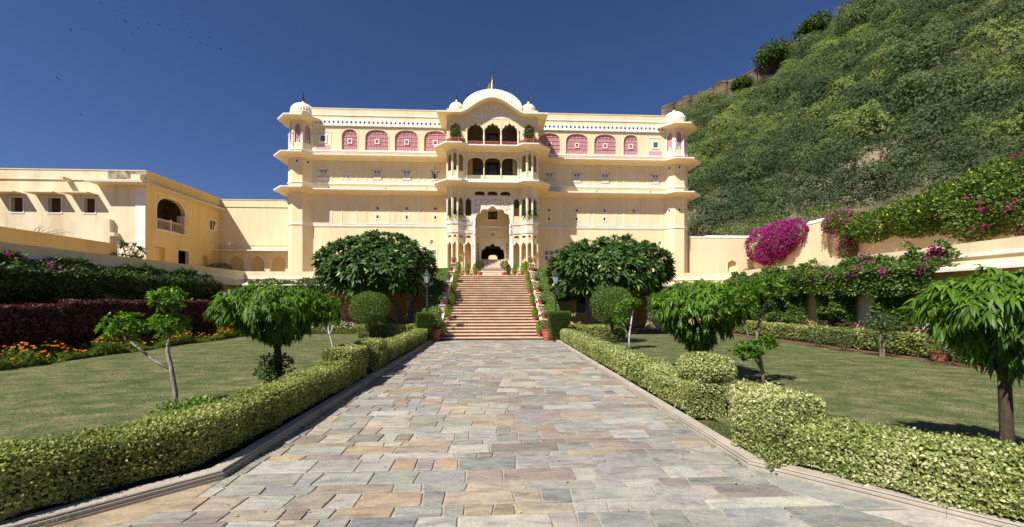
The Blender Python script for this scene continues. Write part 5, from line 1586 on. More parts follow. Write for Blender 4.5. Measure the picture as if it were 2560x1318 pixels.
for x, k, lb in ((-1.93, 'thuja', 'single thuja pot on the landing left of the gate steps'), (-1.36, 'thuja', 'thuja pot tucked behind the left ball tree on the landing'), (-1.02, 'ball', 'clipped ball tree in a red pot left of the gate steps'),
                 (.76, 'ball', 'clipped ball tree in a red pot right of the gate steps'), (1.08, 'thuja', 'thuja pot tucked behind the right ball tree on the landing'), (1.52, 'thuja', 'single thuja pot on the landing right of the gate steps'), (2.12, 'thuja', 'thuja pot at the right end of the landing'),
                 (-2.3, 'low', 'low flowering pot near the left end of the landing'), (-1.64, 'low', 'low red flowering pot between two thujas left of the gate'), (1.27, 'low', 'low flowering pot right of the ball tree on the landing'), (1.84, 'low', 'low pot between two thujas right of the gate')):
    potted(x, 28.0 + (.25 if 'behind' in lb else rnd.uniform(-.08, .08)), 3.862, k, lb, rnd.uniform(.95, 1.2), 'pots on the upper landing')

def big_pot(x, y, label, kind):
    t = thing('potted_shrub', (x, y, .02), label, 'potted plant')
    h = .6
    MB().lathe((x, y, .02), [(.2, 0), (.21, .02), (.235, .18), (.25, .185), (.25, .21), (.24, .215), (.265, .38), (.28, .385), (.28, .41), (.27, .415), (.29, .55), (.31, .555), (.31, .6), (.27, .6), (.26, .55)], 24).build('pot', 'terracotta', t)
    MB().lathe((x, y, .55), [(.26, 0), (.1, .02), (0, .02)], 12).build('soil', 'soil', t)
    if kind == 'ball':
        P, Nn = ellipsoid_pts(2600, (x, y, 1.0), (.36, .36, .4), .5)
        leaf_obj('foliage', P, unit(Nn + rdir(2600)), Nn + .4 * rdir(2600), RNG.uniform(.04, .065, 2600), .032, 'l_round', t)
    else:
        flower_foliage(t, x, y, .78, .3, 700, 8, 'l_yellowflower')
big_pot(-2.95, 19.45, 'large ribbed terracotta pot with a round shrub at the left foot of the stairs', 'ball')
big_pot(2.72, 19.5, 'large ribbed terracotta pot beside the dark clipped cypress at the right foot of the stairs', 'low')

# ------------------------------------------------------------------ lamp posts
def lamp(x, y, label):
    t = thing('lamp_post', (x, y, .05), label, 'lamp post', 'lamps at the foot of the stairs')
    m = MB().lathe((x, y, .05), [(.11, 0), (.11, .1), (.07, .16), (.06, .5), (.075, .55), (.045, .62)], 12)
    # twisted shaft
    n = 40; vs = []; fs = []
    for i in range(n + 1):
        z = .62 + 2.05 * i / n
        for k in range(8):
            a = 2 * math.pi * k / 8 + i * .55
            r = .042 * (1 + .22 * (k % 2))
            vs.append((x + r * math.cos(a), y + r * math.sin(a), .05 + z))
    for i in range(n):
        for k in range(8):
            fs.append((i * 8 + k, i * 8 + (k + 1) % 8, (i + 1) * 8 + (k + 1) % 8, (i + 1) * 8 + k))
    m.add(vs, fs)
    m.lathe((x, y, 2.7), [(.04, 0), (.06, .04), (.03, .1), (.03, .16), (.07, .2), (.07, .22)], 10)
    m.build('post', 'dark_iron', t)
    MB().tube([(x - .21, y, 2.28), (x + .21, y, 2.28)], .016, 6).lathe((x - .22, y, 2.26), [(.0, 0), (.025, .02), (0, .045)], 6).lathe((x + .22, y, 2.26), [(.0, 0), (.025, .02), (0, .045)], 6).build('ladder_bar', 'dark_iron', t)
    la = MB()
    z0, z1 = 2.92, 3.3
    la.lathe((x, y, z0 - .03), [(.1, 0), (.11, .03)], 6)
    for k in range(6):
        a = 2 * math.pi * k / 6
        la.tube([(x + .1 * math.cos(a), y + .1 * math.sin(a), z0), (x + .19 * math.cos(a), y + .19 * math.sin(a), z1)], .011, 4)
    la.lathe((x, y, z1), [(.19, 0), (.215, .01), (.215, .03), (.13, .13), (.13, .16), (.09, .2), (.06, .24), (.03, .26), (.035, .3), (.0, .36)], 6)
    la = la.build('lantern', 'lamp_green', t)
    for k in range(6):
        a = 2 * math.pi * k / 6; b = 2 * math.pi * (k + 1) / 6
        MB().add([(x + r * math.cos(q), y + r * math.sin(q), z) for r, q, z in ((.095, a, z0 + .01), (.095, b, z0 + .01), (.182, b, z1), (.182, a, z1))], [(0, 1, 2, 3)]).build('pane', 'lamp_glass', la)
lamp(-3.37, 19.5, 'old-style lantern lamp post left of the stairs in front of the plumeria')
lamp(3.2, 19.75, 'old-style lantern lamp post right of the stairs behind the dark clipped cypress')
# lantern that hangs in front of the facade
lx, ly = AX - 5.22, PY - .35
t = thing('hanging_lantern', (lx, ly, 13.0), 'dark lantern hanging before a shuttered facade window left of the central block', 'lantern')
MB().tube([(lx, PY, 14.1), (lx, ly, 14.1), (lx, ly, 13.45)], .015, 5).build('bracket', 'dark_iron', t)
MB().lathe((lx, ly, 12.95), [(.0, 0), (.07, .06), (.16, .1), (.16, .13), (.13, .42), (.05, .52), (0, .56)], 8).build('lantern_body', 'dark_iron', t)

# ------------------------------------------------------------------ hedges
CAMP = np.array([0, 0, 2.0])
def round_path(pts, r=.55):
    """soften the bends of a plan polyline"""
    P = [Vector((p[0], p[1])) for p in pts]
    out = [tuple(P[0])]
    for i in range(1, len(P) - 1):
        a, b, c = P[i - 1], P[i], P[i + 1]
        s = b + (a - b).normalized() * min(r, (a - b).length * .45); e = b + (c - b).normalized() * min(r, (c - b).length * .45)
        for k in range(7):
            t = k / 6
            out.append(tuple(s * (1 - t) ** 2 + b * 2 * t * (1 - t) + e * t * t))
    out.append(tuple(P[-1]))
    return out

def hedge_leaves(name, pts, w, h, z0, parent, mat, dens, size, ends=(True, True), rad=.07, flat=.35):
    """leaves over the sides, top and ends of a clipped hedge that follows a plan line"""
    P2 = np.array(round_path(pts), dtype=float)
    seg = np.diff(P2, axis=0); sl = np.linalg.norm(seg, axis=1); Lt = sl.sum()
    per = 2 * h + w
    area = Lt * per + w * h * sum(ends)
    n = int(area * dens)
    ne = int(n * w * h / area)
    nm = n - ne * sum(ends)
    t = RNG.random(nm) * Lt
    cum = np.concatenate([[0], np.cumsum(sl)])
    i = np.clip(np.searchsorted(cum, t, side='right') - 1, 0, len(sl) - 1)
    f = (t - cum[i]) / sl[i]
    c = P2[i] + seg[i] * f[:, None]
    dv = seg / sl[:, None]                       # smooth the plan normal at bends
    tv = np.concatenate([dv[:1], unit(dv[:-1] + dv[1:]), dv[-1:]])
    d = unit(tv[i] * (1 - f)[:, None] + tv[i + 1] * f[:, None])
    s = np.stack([d[:, 1], -d[:, 0]], 1)
    p = RNG.random(nm) * per
    lat = np.where(p < h, w / 2, np.where(p < h + w, w / 2 - (p - h), -w / 2))
    hh = np.where(p < h, p, np.where(p < h + w, h, h - (p - h - w)))
    nl = np.where(p < h, 1., np.where(p < h + w, 0, -1.)); nz = np.where((p >= h) & (p < h + w), 1., 0.)
    # round the top edges
    ex = np.clip((np.abs(lat) - (w / 2 - rad * 2)) / (rad * 2), 0, 1); ez = np.clip((hh - (h - rad * 2)) / (rad * 2), 0, 1)
    k = ex * ez
    lat = lat * (1 - .3 * k * rad * 2 / (w / 2)); hh = hh - .3 * k * rad * 2
    nl = nl + np.sign(lat) * k * .8; nz = nz + k * .8
    low = np.clip(1 - hh / (h * .45), 0, 1)
    lat = lat * (1 - .30 * low ** 1.3); hh = np.maximum(hh, .05 + .03 * np.sin(t * 9))
    P = np.stack([c[:, 0] + s[:, 0] * lat, c[:, 1] + s[:, 1] * lat, z0 + hh], 1)
    Nn = np.stack([s[:, 0] * nl, s[:, 1] * nl, nz], 1)
    for e, on in enumerate(ends):
        if not on: continue
        q = P2[0] if e == 0 else P2[-1]
        dd = -seg[0] / sl[0] if e == 0 else seg[-1] / sl[-1]
        ss = np.array([dd[1], -dd[0]])
        la = RNG.uniform(-w / 2, w / 2, ne); ha = RNG.random(ne) * h
        Pe = np.stack([q[0] + ss[0] * la, q[1] + ss[1] * la, z0 + ha], 1)
        P = np.concatenate([P, Pe]); Nn = np.concatenate([Nn, np.tile([dd[0], dd[1], 0], (ne, 1))])
    Nn = unit(Nn)
    n = len(P)
    bul = .05 * wob(P, 2.6, 1.0) + .025 * wob(P, 8.0, 4.0) + np.where(RNG.random(n) < .04, .04, 0)
    P = P + Nn * (bul - .09 * RNG.random(n) ** 2.2 + .012)[:, None]
    A = unit(Nn * .45 + rdir(n) * .8 + np.array([0, 0, .25]))
    L = size * RNG.uniform(.7, 1.25, n)
    rn = np.clip(RNG.beta(2.2, 2.0, n) + .20 * wob(P, 2.2, 8.0) + .08 * wob(P, 7.0, 3.0), 0, 1)
    return leaf_obj(name, P - A * (L * .4)[:, None], A, Nn + flat * 1.6 * rdir(n), L, L * RNG.uniform(.5, .72, n), mat, parent, 'stuff', rn)

def hedge_core(pts, w, h, z0, parent, mat='core'):
    i = .075
    P = [Vector(p) for p in round_path(pts)]
    a = (P[1] - P[0]).normalized() * i; b = (P[-1] - P[-2]).normalized() * i
    P[0] = P[0] + a; P[-1] = P[-1] - b
    return sweep(MB(), P, [(-w / 2 * .55, z0 - .06), (-w / 2 + i, z0 + h * .45), (-w / 2 + i, z0 + h - i), (w / 2 - i, z0 + h - i), (w / 2 - i, z0 + h * .45), (w / 2 * .55, z0 - .06)]).build('inner_shade_core', mat, parent)

def hedge(label, runs, mat, z0=.08, core='core', group=None, name='hedge'):
    """runs: (points, width, height, density, leaf size, ends)"""
    c = runs[0][0][0]
    t = thing(name, (c[0], c[1], z0), label, 'hedge', group)
    for pts, w, h, dens, size, ends in runs:
        hedge_core(pts, w, h, z0, t, core)
        hedge_leaves('leaves', pts, w, h, z0, t, mat, dens, size, ends)
    return t
G = 'variegated clipped hedges'
hedge('variegated clipped hedge along the left kerb nearest the viewer, ending in a raised block',
      [([(-6.3, 1.6), (-3.56, 4.62), (-3.52, 7.0)], .62, .56, 7600, .035, (False, False)), ([(-3.52, 7.0), (-3.5, 9.0)], .62, .56, 5000, .04, (False, False)), ([(-3.5, 8.75), (-3.5, 9.75)], .66, .84, 3600, .044, (True, True))], 'l_varieg', .08, group=G)
hedge('variegated clipped hedge along the left kerb beyond the gap, running up to the stairs',
      [([(-3.5, 10.7), (-3.5, 11.6)], .66, .82, 3000, .048, (True, True)), ([(-3.5, 11.5), (-3.5, 18.5)], .62, .6, 2000, .053, (False, True))], 'l_varieg', .08, group=G)
hedge('cream-flecked clipped hedge at the lower right corner with a raised end block',
      [([(3.43, 4.9), (3.46, 4.25)], .66, .82, 8600, .037, (True, True)), ([(3.6, 4.42), (4.35, 3.55), (7.0, 1.1)], .62, .54, 8600, .037, (False, False))], 'l_varieg2', .08, group=G)
hr = hedge('cream-flecked clipped hedge along the right kerb topped by a mushroom-shaped clump',
      [([(3.5, 6.15), (3.5, 8.0)], .62, .58, 6500, .038, (True, False)), ([(3.5, 8.0), (3.5, 18.3)], .62, .58, 2600, .048, (False, True))], 'l_varieg2', .08, group=G)
MB().tube([(3.62, 6.5, .5), (3.64, 6.5, .8)], .09, 8).build('stem', 'core', hr)
MB().lathe((3.66, 6.5, .64), [(.1, 0), (.36, .08), (.38, .2), (.3, .32), (.02, .38)], 14).build('mushroom_core', 'core', hr)
n = 8000
P, Nn = ellipsoid_pts(n, (3.66, 6.5, .85), (.46, .46, .25), .8)
P += Nn * (.03 * wob(P, 8, 2))[:, None]
leaf_obj('mushroom_leaves', P, unit(Nn * .45 + .8 * rdir(n)), Nn + .5 * rdir(n), RNG.uniform(.028, .045, n), .023, 'l_varieg2', hr, 'stuff', RNG.beta(2.2, 2, n))
hedge('low variegated hedge across the back of the left lawn before the arcade', [([(-7.2, 20.9), (-3.85, 20.9)], .7, .66, 1100, .07, (True, True)), ([(-6.6, 21.2), (-6.2, 23.2)], .6, .7, 900, .07, (False, True))], 'l_varieg', .08, group=G)
hedge('low variegated hedge across the back of the right lawn before the arcade', [([(3.9, 20.2), (6.75, 19.6)], .7, .66, 1100, .07, (True, True))], 'l_varieg', .08, group=G)
hedge('long variegated hedge along the foot of the right wall', [([(15.2, 26.0), (15.3, 18.0), (15.1, 8.0)], .8, .74, 700, .085, (True, False))], 'l_varieg', .06, group=G)
hedge('tall dark red hedge along the left arcade behind the orange flowers', [([(-15.5, 5.0), (-15.5, 14.6)], .8, 1.82, 620, .11, (True, False)), ([(-15.5, 14.5), (-15.5, 23.0)], .8, 1.95, 560, .11, (True, True))], 'l_purple', .05, 'core_dark')

# clipped cypress blocks at the foot of the stairs
def cypress_block(label, x, y, w, d, z0, z1, taper):
    t = thing('clipped_cypress', (x, y, .05), label, 'shrub')
    n = 7500
    u = RNG.uniform(-1, 1, (n, 2)); zz = RNG.random(n)
    face = RNG.integers(0, 5, n)
    u[:, 0] = np.where(face == 0, -1, np.where(face == 1, 1, u[:, 0])); u[:, 1] = np.where(face == 2, -1, np.where(face == 3, 1, u[:, 1])); zz = np.where(face == 4, 1, zz)
    sc = 1 - taper * (1 - zz) ** 1.2
    q = 1 - .12 * (np.abs(u[:, 0]) * np.abs(u[:, 1]))
    P = np.stack([x + u[:, 0] * w * sc * q, y + u[:, 1] * d * sc * q, z0 + (z1 - z0) * zz], 1)
    Nn = unit(np.stack([np.where(face < 2, u[:, 0], 0), np.where((face == 2) | (face == 3), u[:, 1], 0), np.where(face == 4, 1., 0)], 1) + 1e-4)
    P -= Nn * (.05 * RNG.random(n))[:, None]
    A = unit(Nn + np.array([0, 0, .8]) + .5 * rdir(n))
    leaf_obj('foliage', P, A, Nn + .4 * rdir(n), RNG.uniform(.06, .11, n), RNG.uniform(.014, .026, n), 'l_cypress', t)
    m = MB()
    a = .07
    b_ = 1 - taper
    vs = [(x + sx * (w - a) * (b_ if k == 0 else 1), y + sy * (d - a) * (b_ if k == 0 else 1), (z0 if k == 0 else z1 - a)) for k in (0, 1) for sx, sy in ((-1, -1), (1, -1), (1, 1), (-1, 1))]
    m.add(vs, [(0, 1, 2, 3), (4, 5, 6, 7), (0, 1, 5, 4), (1, 2, 6, 5), (2, 3, 7, 6), (3, 0, 4, 7)])
    m.tube([(x, y, .05), (x, y, z0 + .1)], .05, 6).build('inner_shade_core', 'core_dark', t)
cypress_block('square clipped dark cypress behind the left hedge at the foot of the stairs', -3.4, 18.95, .36, .34, .08, 1.4, .08)
cypress_block('dark clipped cypress narrowing to its base at the right foot of the stairs', 3.2, 18.95, .56, .42, .12, 1.46, .42)

# creeper-clad banks beside the stairs
for s, sd in ((-1, 'left'), (1, 'right')):
    x0, x1 = sorted((SX + s * 2.98, SX + s * 3.82))
    t = thing('planted_bank', ((x0 + x1) / 2, 23, 0), 'sloping bank of clipped green creeper on the %s flank of the stairs' % sd, 'planting')
    pr = [(19.95, .0), (27.2, 0), (27.2, zst(27.2) + .66), (19.95, .7)]
    vs = [(x0, y, z) for y, z in pr] + [(x1, y, z) for y, z in pr]
    MB().add(vs, [(0, 1, 2, 3), (7, 6, 5, 4)] + [(i, (i + 1) % 4, 4 + (i + 1) % 4, 4 + i) for i in range(4)]).build('bank', 'core', t)
    n = 15000
    fy = RNG.random(n); fx = RNG.random(n); yy = 19.95 + 7.25 * fy
    zt = .7 + fy * (zst(27.2) + .66 - .7)
    face = RNG.random(n)
    xs_ = np.where(face < .5, x0 + (x1 - x0) * fx, np.where(s < 0, x0, x1))
    zz = np.where(face < .5, zt, zt * fx)
    P = np.stack([xs_, yy, zz], 1)
    fr_ = face > .92
    P[fr_, 0] = x0 + (x1 - x0) * RNG.random(fr_.sum()); P[fr_, 1] = 19.95; P[fr_, 2] = .7 * RNG.random(fr_.sum())
    Nn = np.where((face < .5)[:, None], np.array([[0, -.45, .89]]), np.where(fr_[:, None], np.array([[0, -1., 0]]), np.array([[float(s), 0, 0]])))
    P = P + Nn * (.03 * wob(P, 4, 3) + .03 * RNG.random(n))[:, None]
    leaf_obj('leaves', P, unit(Nn * .4 + rdir(n)), Nn + .5 * rdir(n), RNG.uniform(.05, .09, n), .045, 'l_ivy', t)
    k = 60
    q = RNG.choice(n, k); leaf_obj('blossoms', np.repeat(P[q], 4, 0) + .03 * Nn[q].repeat(4, 0), rdir(4 * k), Nn[q].repeat(4, 0), .05, .035, 'l_white', t)

# ------------------------------------------------------------------ trees
def ball(parent, c, r, n, size, mat, name='crown', lo=.35, flat=0.0, clus=0):
    if clus:                                  # leaves in whorls at twig ends
        m_ = max(8, n // clus)
        C, Cn = ellipsoid_pts(m_, c, r, lo)
        Cn = unit(Cn + np.array([0, 0, .45]))
        ci = np.repeat(np.arange(m_), clus); n = len(ci)
        A = unit(Cn[ci] * RNG.uniform(.1, .8, n)[:, None] + 1.0 * rdir(n))
        A = np.where((A * Cn[ci]).sum(1)[:, None] < -.2, -A, A)
        L = size * RNG.uniform(.7, 1.2, n)
        rn = np.clip(.5 + .5 * (RNG.random(m_)[ci] - .5) + .2 * RNG.normal(size=n), 0, 1)
        return leaf_obj(name, C[ci] + .02 * rdir(n), A, Cn[ci] + .5 * rdir(n), L, L * RNG.uniform(.42, .56, n), mat, parent, 'stuff', rn)
    P, Nn = ellipsoid_pts(n, c, r, lo)
    lump = 1 + .13 * wob(Nn * 2.6 + np.array(c), 1.0, c[0])
    P = np.array(c) + (P - np.array(c)) * lump[:, None]
    if flat:
        P[:, 2] = np.where(P[:, 2] < c[2], c[2] + (P[:, 2] - c[2]) * flat, P[:, 2])
    A = unit(Nn * .7 + .8 * rdir(n) + np.array([0, 0, .25]))
    L = size * RNG.uniform(.65, 1.2, n)
    return leaf_obj(name, P - A * (L * .3)[:, None], A, Nn + np.array([0, 0, .5]) + .6 * rdir(n), L, L * RNG.uniform(.4, .55, n), mat, parent, 'stuff')

def ball_tree(label, trunk, limbs, balls, bark='bark_pale', leaf=.1, mat='l_ball', group='topiary trees with separate leaf balls', dens=1.0):
    t = thing('topiary_tree', trunk[0], label, 'tree', group)
    m = MB().tube(trunk, np.linspace(.04, .024, len(trunk)), 8)
    for l in limbs:
        m.tube(l, np.linspace(.028, .014, len(l)), 6)
    m.build('trunk', bark, t, True)
    for c, r in balls:
        ball(t, c, r, int(1500 * dens * (r[0] * r[1] / .16)), leaf, mat, clus=11, lo=.3)
        m = MB()
        for k in range(6):
            d = Vector((rnd.gauss(0, 1), rnd.gauss(0, 1), rnd.gauss(.5, .6))).normalized()
            m.tube([(c[0], c[1], c[2] - r[2] * .7), (c[0] + d.x * r[0] * .75, c[1] + d.y * r[1] * .75, c[2] + d.z * r[2] * .6)], [.012, .005], 4)
        m.build('twigs', bark, t)
    return t
z0 = .05
ball_tree('topiary tree with three leaf balls on the left lawn nearest the viewer',
          [(-5.3, 6.7, z0), (-5.36, 6.72, .5), (-5.46, 6.75, .95), (-5.55, 6.8, 1.15), (-5.53, 6.8, 1.4)],
          [[(-5.44, 6.75, .85), (-5.75, 6.78, 1.0), (-6.15, 6.8, 1.32), (-6.3, 6.8, 1.5)], [(-5.54, 6.8, 1.35), (-5.5, 6.85, 1.7), (-5.52, 6.85, 1.9)]],
          [((-6.26, 6.82, 1.57), (.32, .31, .22)), ((-5.54, 6.8, 1.6), (.28, .28, .17)), ((-5.54, 6.85, 2.05), (.26, .26, .18))], leaf=.078, dens=1.35)
ball_tree('thin pale-trunked topiary tree on the left lawn behind the weeping ashoka',
          [(-5.28, 13.05, z0), (-5.36, 13.05, .55), (-5.5, 13.05, 1.05), (-5.55, 13.05, 1.75)],
          [[(-5.42, 13.05, .8), (-5.75, 13.05, 1.25), (-5.95, 13.05, 1.6)], [(-5.45, 13.05, .9), (-5.35, 13.1, 1.25)]],
          [((-5.52, 13.05, 1.93), (.32, .32, .24)), ((-5.92, 13.05, 1.75), (.32, .32, .22)), ((-5.35, 13.1, 1.35), (.2, .2, .15))], 'whitewash', .085)
ball_tree('thin white-trunked topiary tree on the right lawn beside the round tree',
          [(5.3, 14.8, z0), (5.28, 14.8, .6), (5.35, 14.8, 1.1), (5.45, 14.8, 1.7)],
          [[(5.27, 14.8, .6), (5.1, 14.8, .95), (4.95, 14.8, 1.2)]],
          [((5.35, 14.85, 1.95), (.42, .4, .24)), ((4.95, 14.8, 1.28), (.27, .27, .22)), ((4.9, 14.85, 1.72), (.25, .25, .18))], 'whitewash', .085)
ball_tree('tall forked topiary tree on the right lawn behind the corner hedge',
          [(5.85, 8.05, z0), (5.8, 8.05, .5), (5.72, 8.05, .95), (5.68, 8.05, 1.35), (5.82, 8.05, 1.8), (5.92, 8.05, 2.2)],
          [[(5.76, 8.05, .75), (5.5, 8.05, 1.2), (5.4, 8.05, 1.6), (5.3, 8.05, 2.0)], [(5.78, 8.05, .55), (5.6, 8.03, .8), (5.5, 8.0, .9)]],
          [((5.4, 8.05, 2.11), (.4, .38, .25)), ((5.93, 8.05, 2.31), (.31, .31, .2)), ((5.43, 8.02, .95), (.3, .3, .16)), ((5.86, 8.05, 1.13), (.2, .2, .13)), ((5.28, 8.25, 1.78), (.26, .26, .15))], 'bark_grey', .09)
for x, y, zc, rx, rz, lb in ((-6.35, 20.0, 1.72, 1.0, .84, 'round clipped lollipop tree on the left lawn before the plumeria'), (5.46, 17.6, 1.85, .93, .85, 'round clipped lollipop tree on the right lawn before the plumeria')):
    t = thing('round_topiary', (x, y, .05), lb, 'tree', 'lollipop trees')
    m = MB().tube([(x, y, .05), (x + .03, y, .6), (x, y, 1.2)], [.1, .075, .06], 8)
    for k in range(9):
        a = k * .7; m.tube([(x, y, 1.0), (x + .4 * rx * math.cos(a), y + .4 * rx * math.sin(a), zc - .1), (x + .8 * rx * math.cos(a), y + .8 * rx * math.sin(a), zc + .1)], [.03, .02, .008], 5)
    m.build('trunk', 'bark_dark', t, True)
    ball(t, (x, y, zc), (rx, rx, rz), 9500, .07, 'l_round', lo=.55)
    ball(t, (x + .1, y, zc - .45), (rx * .6, rx * .6, rz * .7), 2500, .08, 'l_round', lo=.2)

def ashoka(label, x, y, ztop, zrim, zbot, R_, n=5600, leaf=.155, group='weeping ashoka trees', tr=.085):
    t = thing('weeping_ashoka', (x, y, .05), label, 'tree', group)
    m = MB().tube([(x, y, .05), (x + .02, y, .45), (x - .02, y, zbot), (x, y, zrim + .1)], [tr * 1.15, tr, tr * .9, tr * .6], 10)
    for k in range(12):
        a = k * .53 + .2; q = rnd.uniform(.6, .92)
        m.tube([(x, y, zbot + .05), (x + .4 * R_ * math.cos(a), y + .4 * R_ * math.sin(a), zrim - .1), (x + q * R_ * math.cos(a), y + q * R_ * math.sin(a), zrim + .15)], [.03, .018, .006], 5)
    m.build('trunk', 'bark_dark', t, True)
    # bunches of long leaves hang from the ends of short twigs
    K = 22; m_ = n // 7
    a = RNG.random(m_) * 6.2832; q = RNG.random(m_)
    up = q < .66
    t1 = np.clip(np.sqrt(np.clip(q / .66, 0, 1)), 0, 1) * np.pi / 2; t2 = np.clip((q - .66) / .34, 0, 1)
    lob = 1 + .09 * np.sin(a * 5 + x) + .06 * np.sin(a * 9 + 1) + .05 * RNG.normal(size=m_)
    r = np.where(up, R_ * np.sin(t1) ** .9, R_ * (1 - t2) ** .75 + .04) * lob
    z = np.where(up, zrim + (ztop - zrim) * np.cos(t1) ** .8, zrim - (zrim - zbot) * t2) + .04 * RNG.normal(size=m_)
    r = r * (1 - .3 * RNG.random(m_) ** 2)
    C = np.stack([x + r * np.cos(a), y + r * np.sin(a), z], 1)
    out = np.stack([np.cos(a), np.sin(a), 0 * a], 1)
    tw = unit(out * np.where(up, .8, .3)[:, None] + np.array([0, 0, 1.]) * np.where(up, .15, -.8)[:, None])
    ci = np.repeat(np.arange(m_), K); nn = len(ci)
    P = C[ci] - tw[ci] * (RNG.random(nn) * .2)[:, None]
    upl = up[ci]
    A = unit(tw[ci] * .55 + np.array([0, 0, -1.]) * np.where(upl, .25, .7)[:, None] + .75 * rdir(nn))
    L = leaf * RNG.uniform(.6, 1.1, nn)
    Nn = unit(np.array([[0, 0, 1.]]) + .5 * out[ci] + .5 * rdir(nn))
    V, F, k = long_leaves(P, A, Nn, L, L * RNG.uniform(.2, .28, nn), np.where(upl, .75, .35), 3, (.35, 1, .75, .04))
    rn = np.clip(.5 + .5 * (RNG.random(m_)[ci] - .5) + .2 * RNG.normal(size=nn) + np.where(upl, .08, -.15), 0, 1)
    arr_mesh('crown', V, F, np.repeat(rn, k), 'l_ashoka', t, 'stuff', True)
    return t
ashoka('umbrella-shaped weeping ashoka tree on the left lawn', -5.2, 9.5, 2.36, 1.75, 1.05, 1.26)
ashoka('cone-shaped weeping ashoka tree on the right lawn behind the mushroom hedge', 5.2, 9.6, 2.5, 1.72, .78, 1.1, 5600)
ashoka('weeping ashoka tree cut by the right edge of the view', 5.6, 3.95, 2.3, 1.9, 1.3, .7, 3400, tr=.055)

def plumeria(label, x, y, zc, r, forks, n=250):
    t = thing('plumeria_tree', (x + forks[0][0], y, .05), label, 'tree', 'plumeria trees before the palace')
    d = rdir(n * 3)
    d = d[d[:, 2] > -.62][:n]
    rad = np.where(RNG.random(len(d)) < .8, RNG.uniform(.88, 1.04, len(d)), RNG.uniform(.5, .85, len(d)))
    lump = 1 + .10 * wob(d * 2.2 + x, 1.0, x)
    C = np.array([x, y, zc]) + d * np.array(r) * (rad * lump)[:, None]
    C[:, 2] = np.where(C[:, 2] < zc, zc + (C[:, 2] - zc) * .95, C[:, 2])
    up = unit(d * np.array([1, 1, .9]) + np.array([0, 0, .55]))
    m = MB()
    fk = []
    for fx, fy, fz in forks[1:]:
        p = (x + fx, y + fy, fz); fk.append(Vector(p))
        m.tube([(x + forks[0][0], y, .05), (x + (forks[0][0] + fx) / 2, y + fy * .4, fz * .55), p], [.16, .12, .09], 8)
    for i in range(0, len(C), 2):
        c = Vector(C[i]); f = min(fk, key=lambda q: (q - c).length)
        mid = f.lerp(c, .55); mid.z -= .25
        m.tube([f, mid, c], [.06, .04, .025], 5)
    m.build('limbs', 'bark_grey', t, True)
    k = 16
    n = len(C)
    ci = np.repeat(np.arange(n), k)
    ref = unit(np.cross(up, rdir(n)))
    oth = np.cross(up, ref)
    ang = np.tile(np.arange(k) * 2.39996, n) + RNG.random(n * k) * .4
    ringt = np.tile(np.linspace(.05, 1, k), n)
    radv = ref[ci] * np.cos(ang)[:, None] + oth[ci] * np.sin(ang)[:, None]
    A = unit(radv * (.35 + .75 * ringt)[:, None] + up[ci] * (1.15 - 1.0 * ringt)[:, None] + .12 * rdir(n * k))
    L = RNG.uniform(.40, .58, n * k) * (.7 + .3 * ringt)
    V, F, kk = long_leaves(C[ci] + radv * .03, A, up[ci] + .15 * rdir(n * k), L, L * .29, .3, 3, (.22, .85, 1, .1))
    base = RNG.random(n)
    rn = np.clip(.5 + .25 * (base[ci] - .5) + .2 * RNG.normal(size=n * k), 0, .96)
    rn = np.where(RNG.random(n * k) < .012, 1, rn)
    arr_mesh('crown', V, F, np.repeat(rn, kk), 'l_plum', t, 'stuff')
    q = RNG.choice(n, 26)
    Pf = np.repeat(C[q] + up[q] * .2, 5, 0)
    leaf_obj('blossoms', Pf, rdir(130), np.repeat(up[q], 5, 0), .07, .05, 'l_white', t)
plumeria('broad dark green plumeria tree left of the grand stairs', -6.75, 22.9, 3.85, (3.3, 2.4, 2.0), [(1.6, 0, 0), (-1.2, -.2, 2.4), (.8, -.5, 2.5), (2.0, .3, 2.3), (.3, .8, 2.8)], 520)
plumeria('broad dark green plumeria tree right of the grand stairs', 7.0, 22.9, 3.85, (3.55, 2.4, 1.95), [(-1.0, 0, 0), (-1.6, -.2, 2.7), (.9, -.5, 2.4), (2.2, .3, 2.4), (.1, .8, 2.8)], 520)

def simple_tree(name, label, x, y, z, h, rc, n, size, mat, group, lobes=5, cat='tree', bark='bark_dark'):
    t = thing(name, (x, y, z), label, cat, group)
    m = MB().tube([(x, y, z - .5), (x + .05 * h, y, z + h * .35), (x, y, z + h * .6)], [.05 * h, .035 * h, .02 * h], 7)
    cs = []
    for k in range(lobes):
        a = k * 6.28 / lobes + rnd.random(); q = rnd.uniform(.3, .6) * rc
        c = (x + q * math.cos(a), y + q * math.sin(a), z + h * rnd.uniform(.55, .78)); cs.append(c)
        m.tube([(x, y, z + h * .35), c], [.022 * h, .008 * h], 5)
    m.build('trunk', bark, t, True)
    for i, c in enumerate(cs):
        rr = rc * rnd.uniform(.5, .7)
        ball(t, c, (rr, rr, rr * .75), n // lobes, size, mat, lo=.2)
    return t
for i, (x, y, h, rc, lb) in enumerate(((120.3, 158.5, 12, 8.0, 'broad green tree on the hill crest before the fort wall'), (130.2, 151.1, 13, 6.0, 'dark upright tree on the hill crest right of the broad tree'), (111.3, 168.0, 8, 4.6, 'dark small tree below the bastion of the fort wall'), (143.5, 138.5, 17, 9.5, 'large dark tree at the top edge of the hill crest'))):
    simple_tree('ridge_tree', lb, x, y, hz(x, y) - .5, h, rc, 3600, 1.1, 'l_hilldark', 'trees on the hill crest', 7)
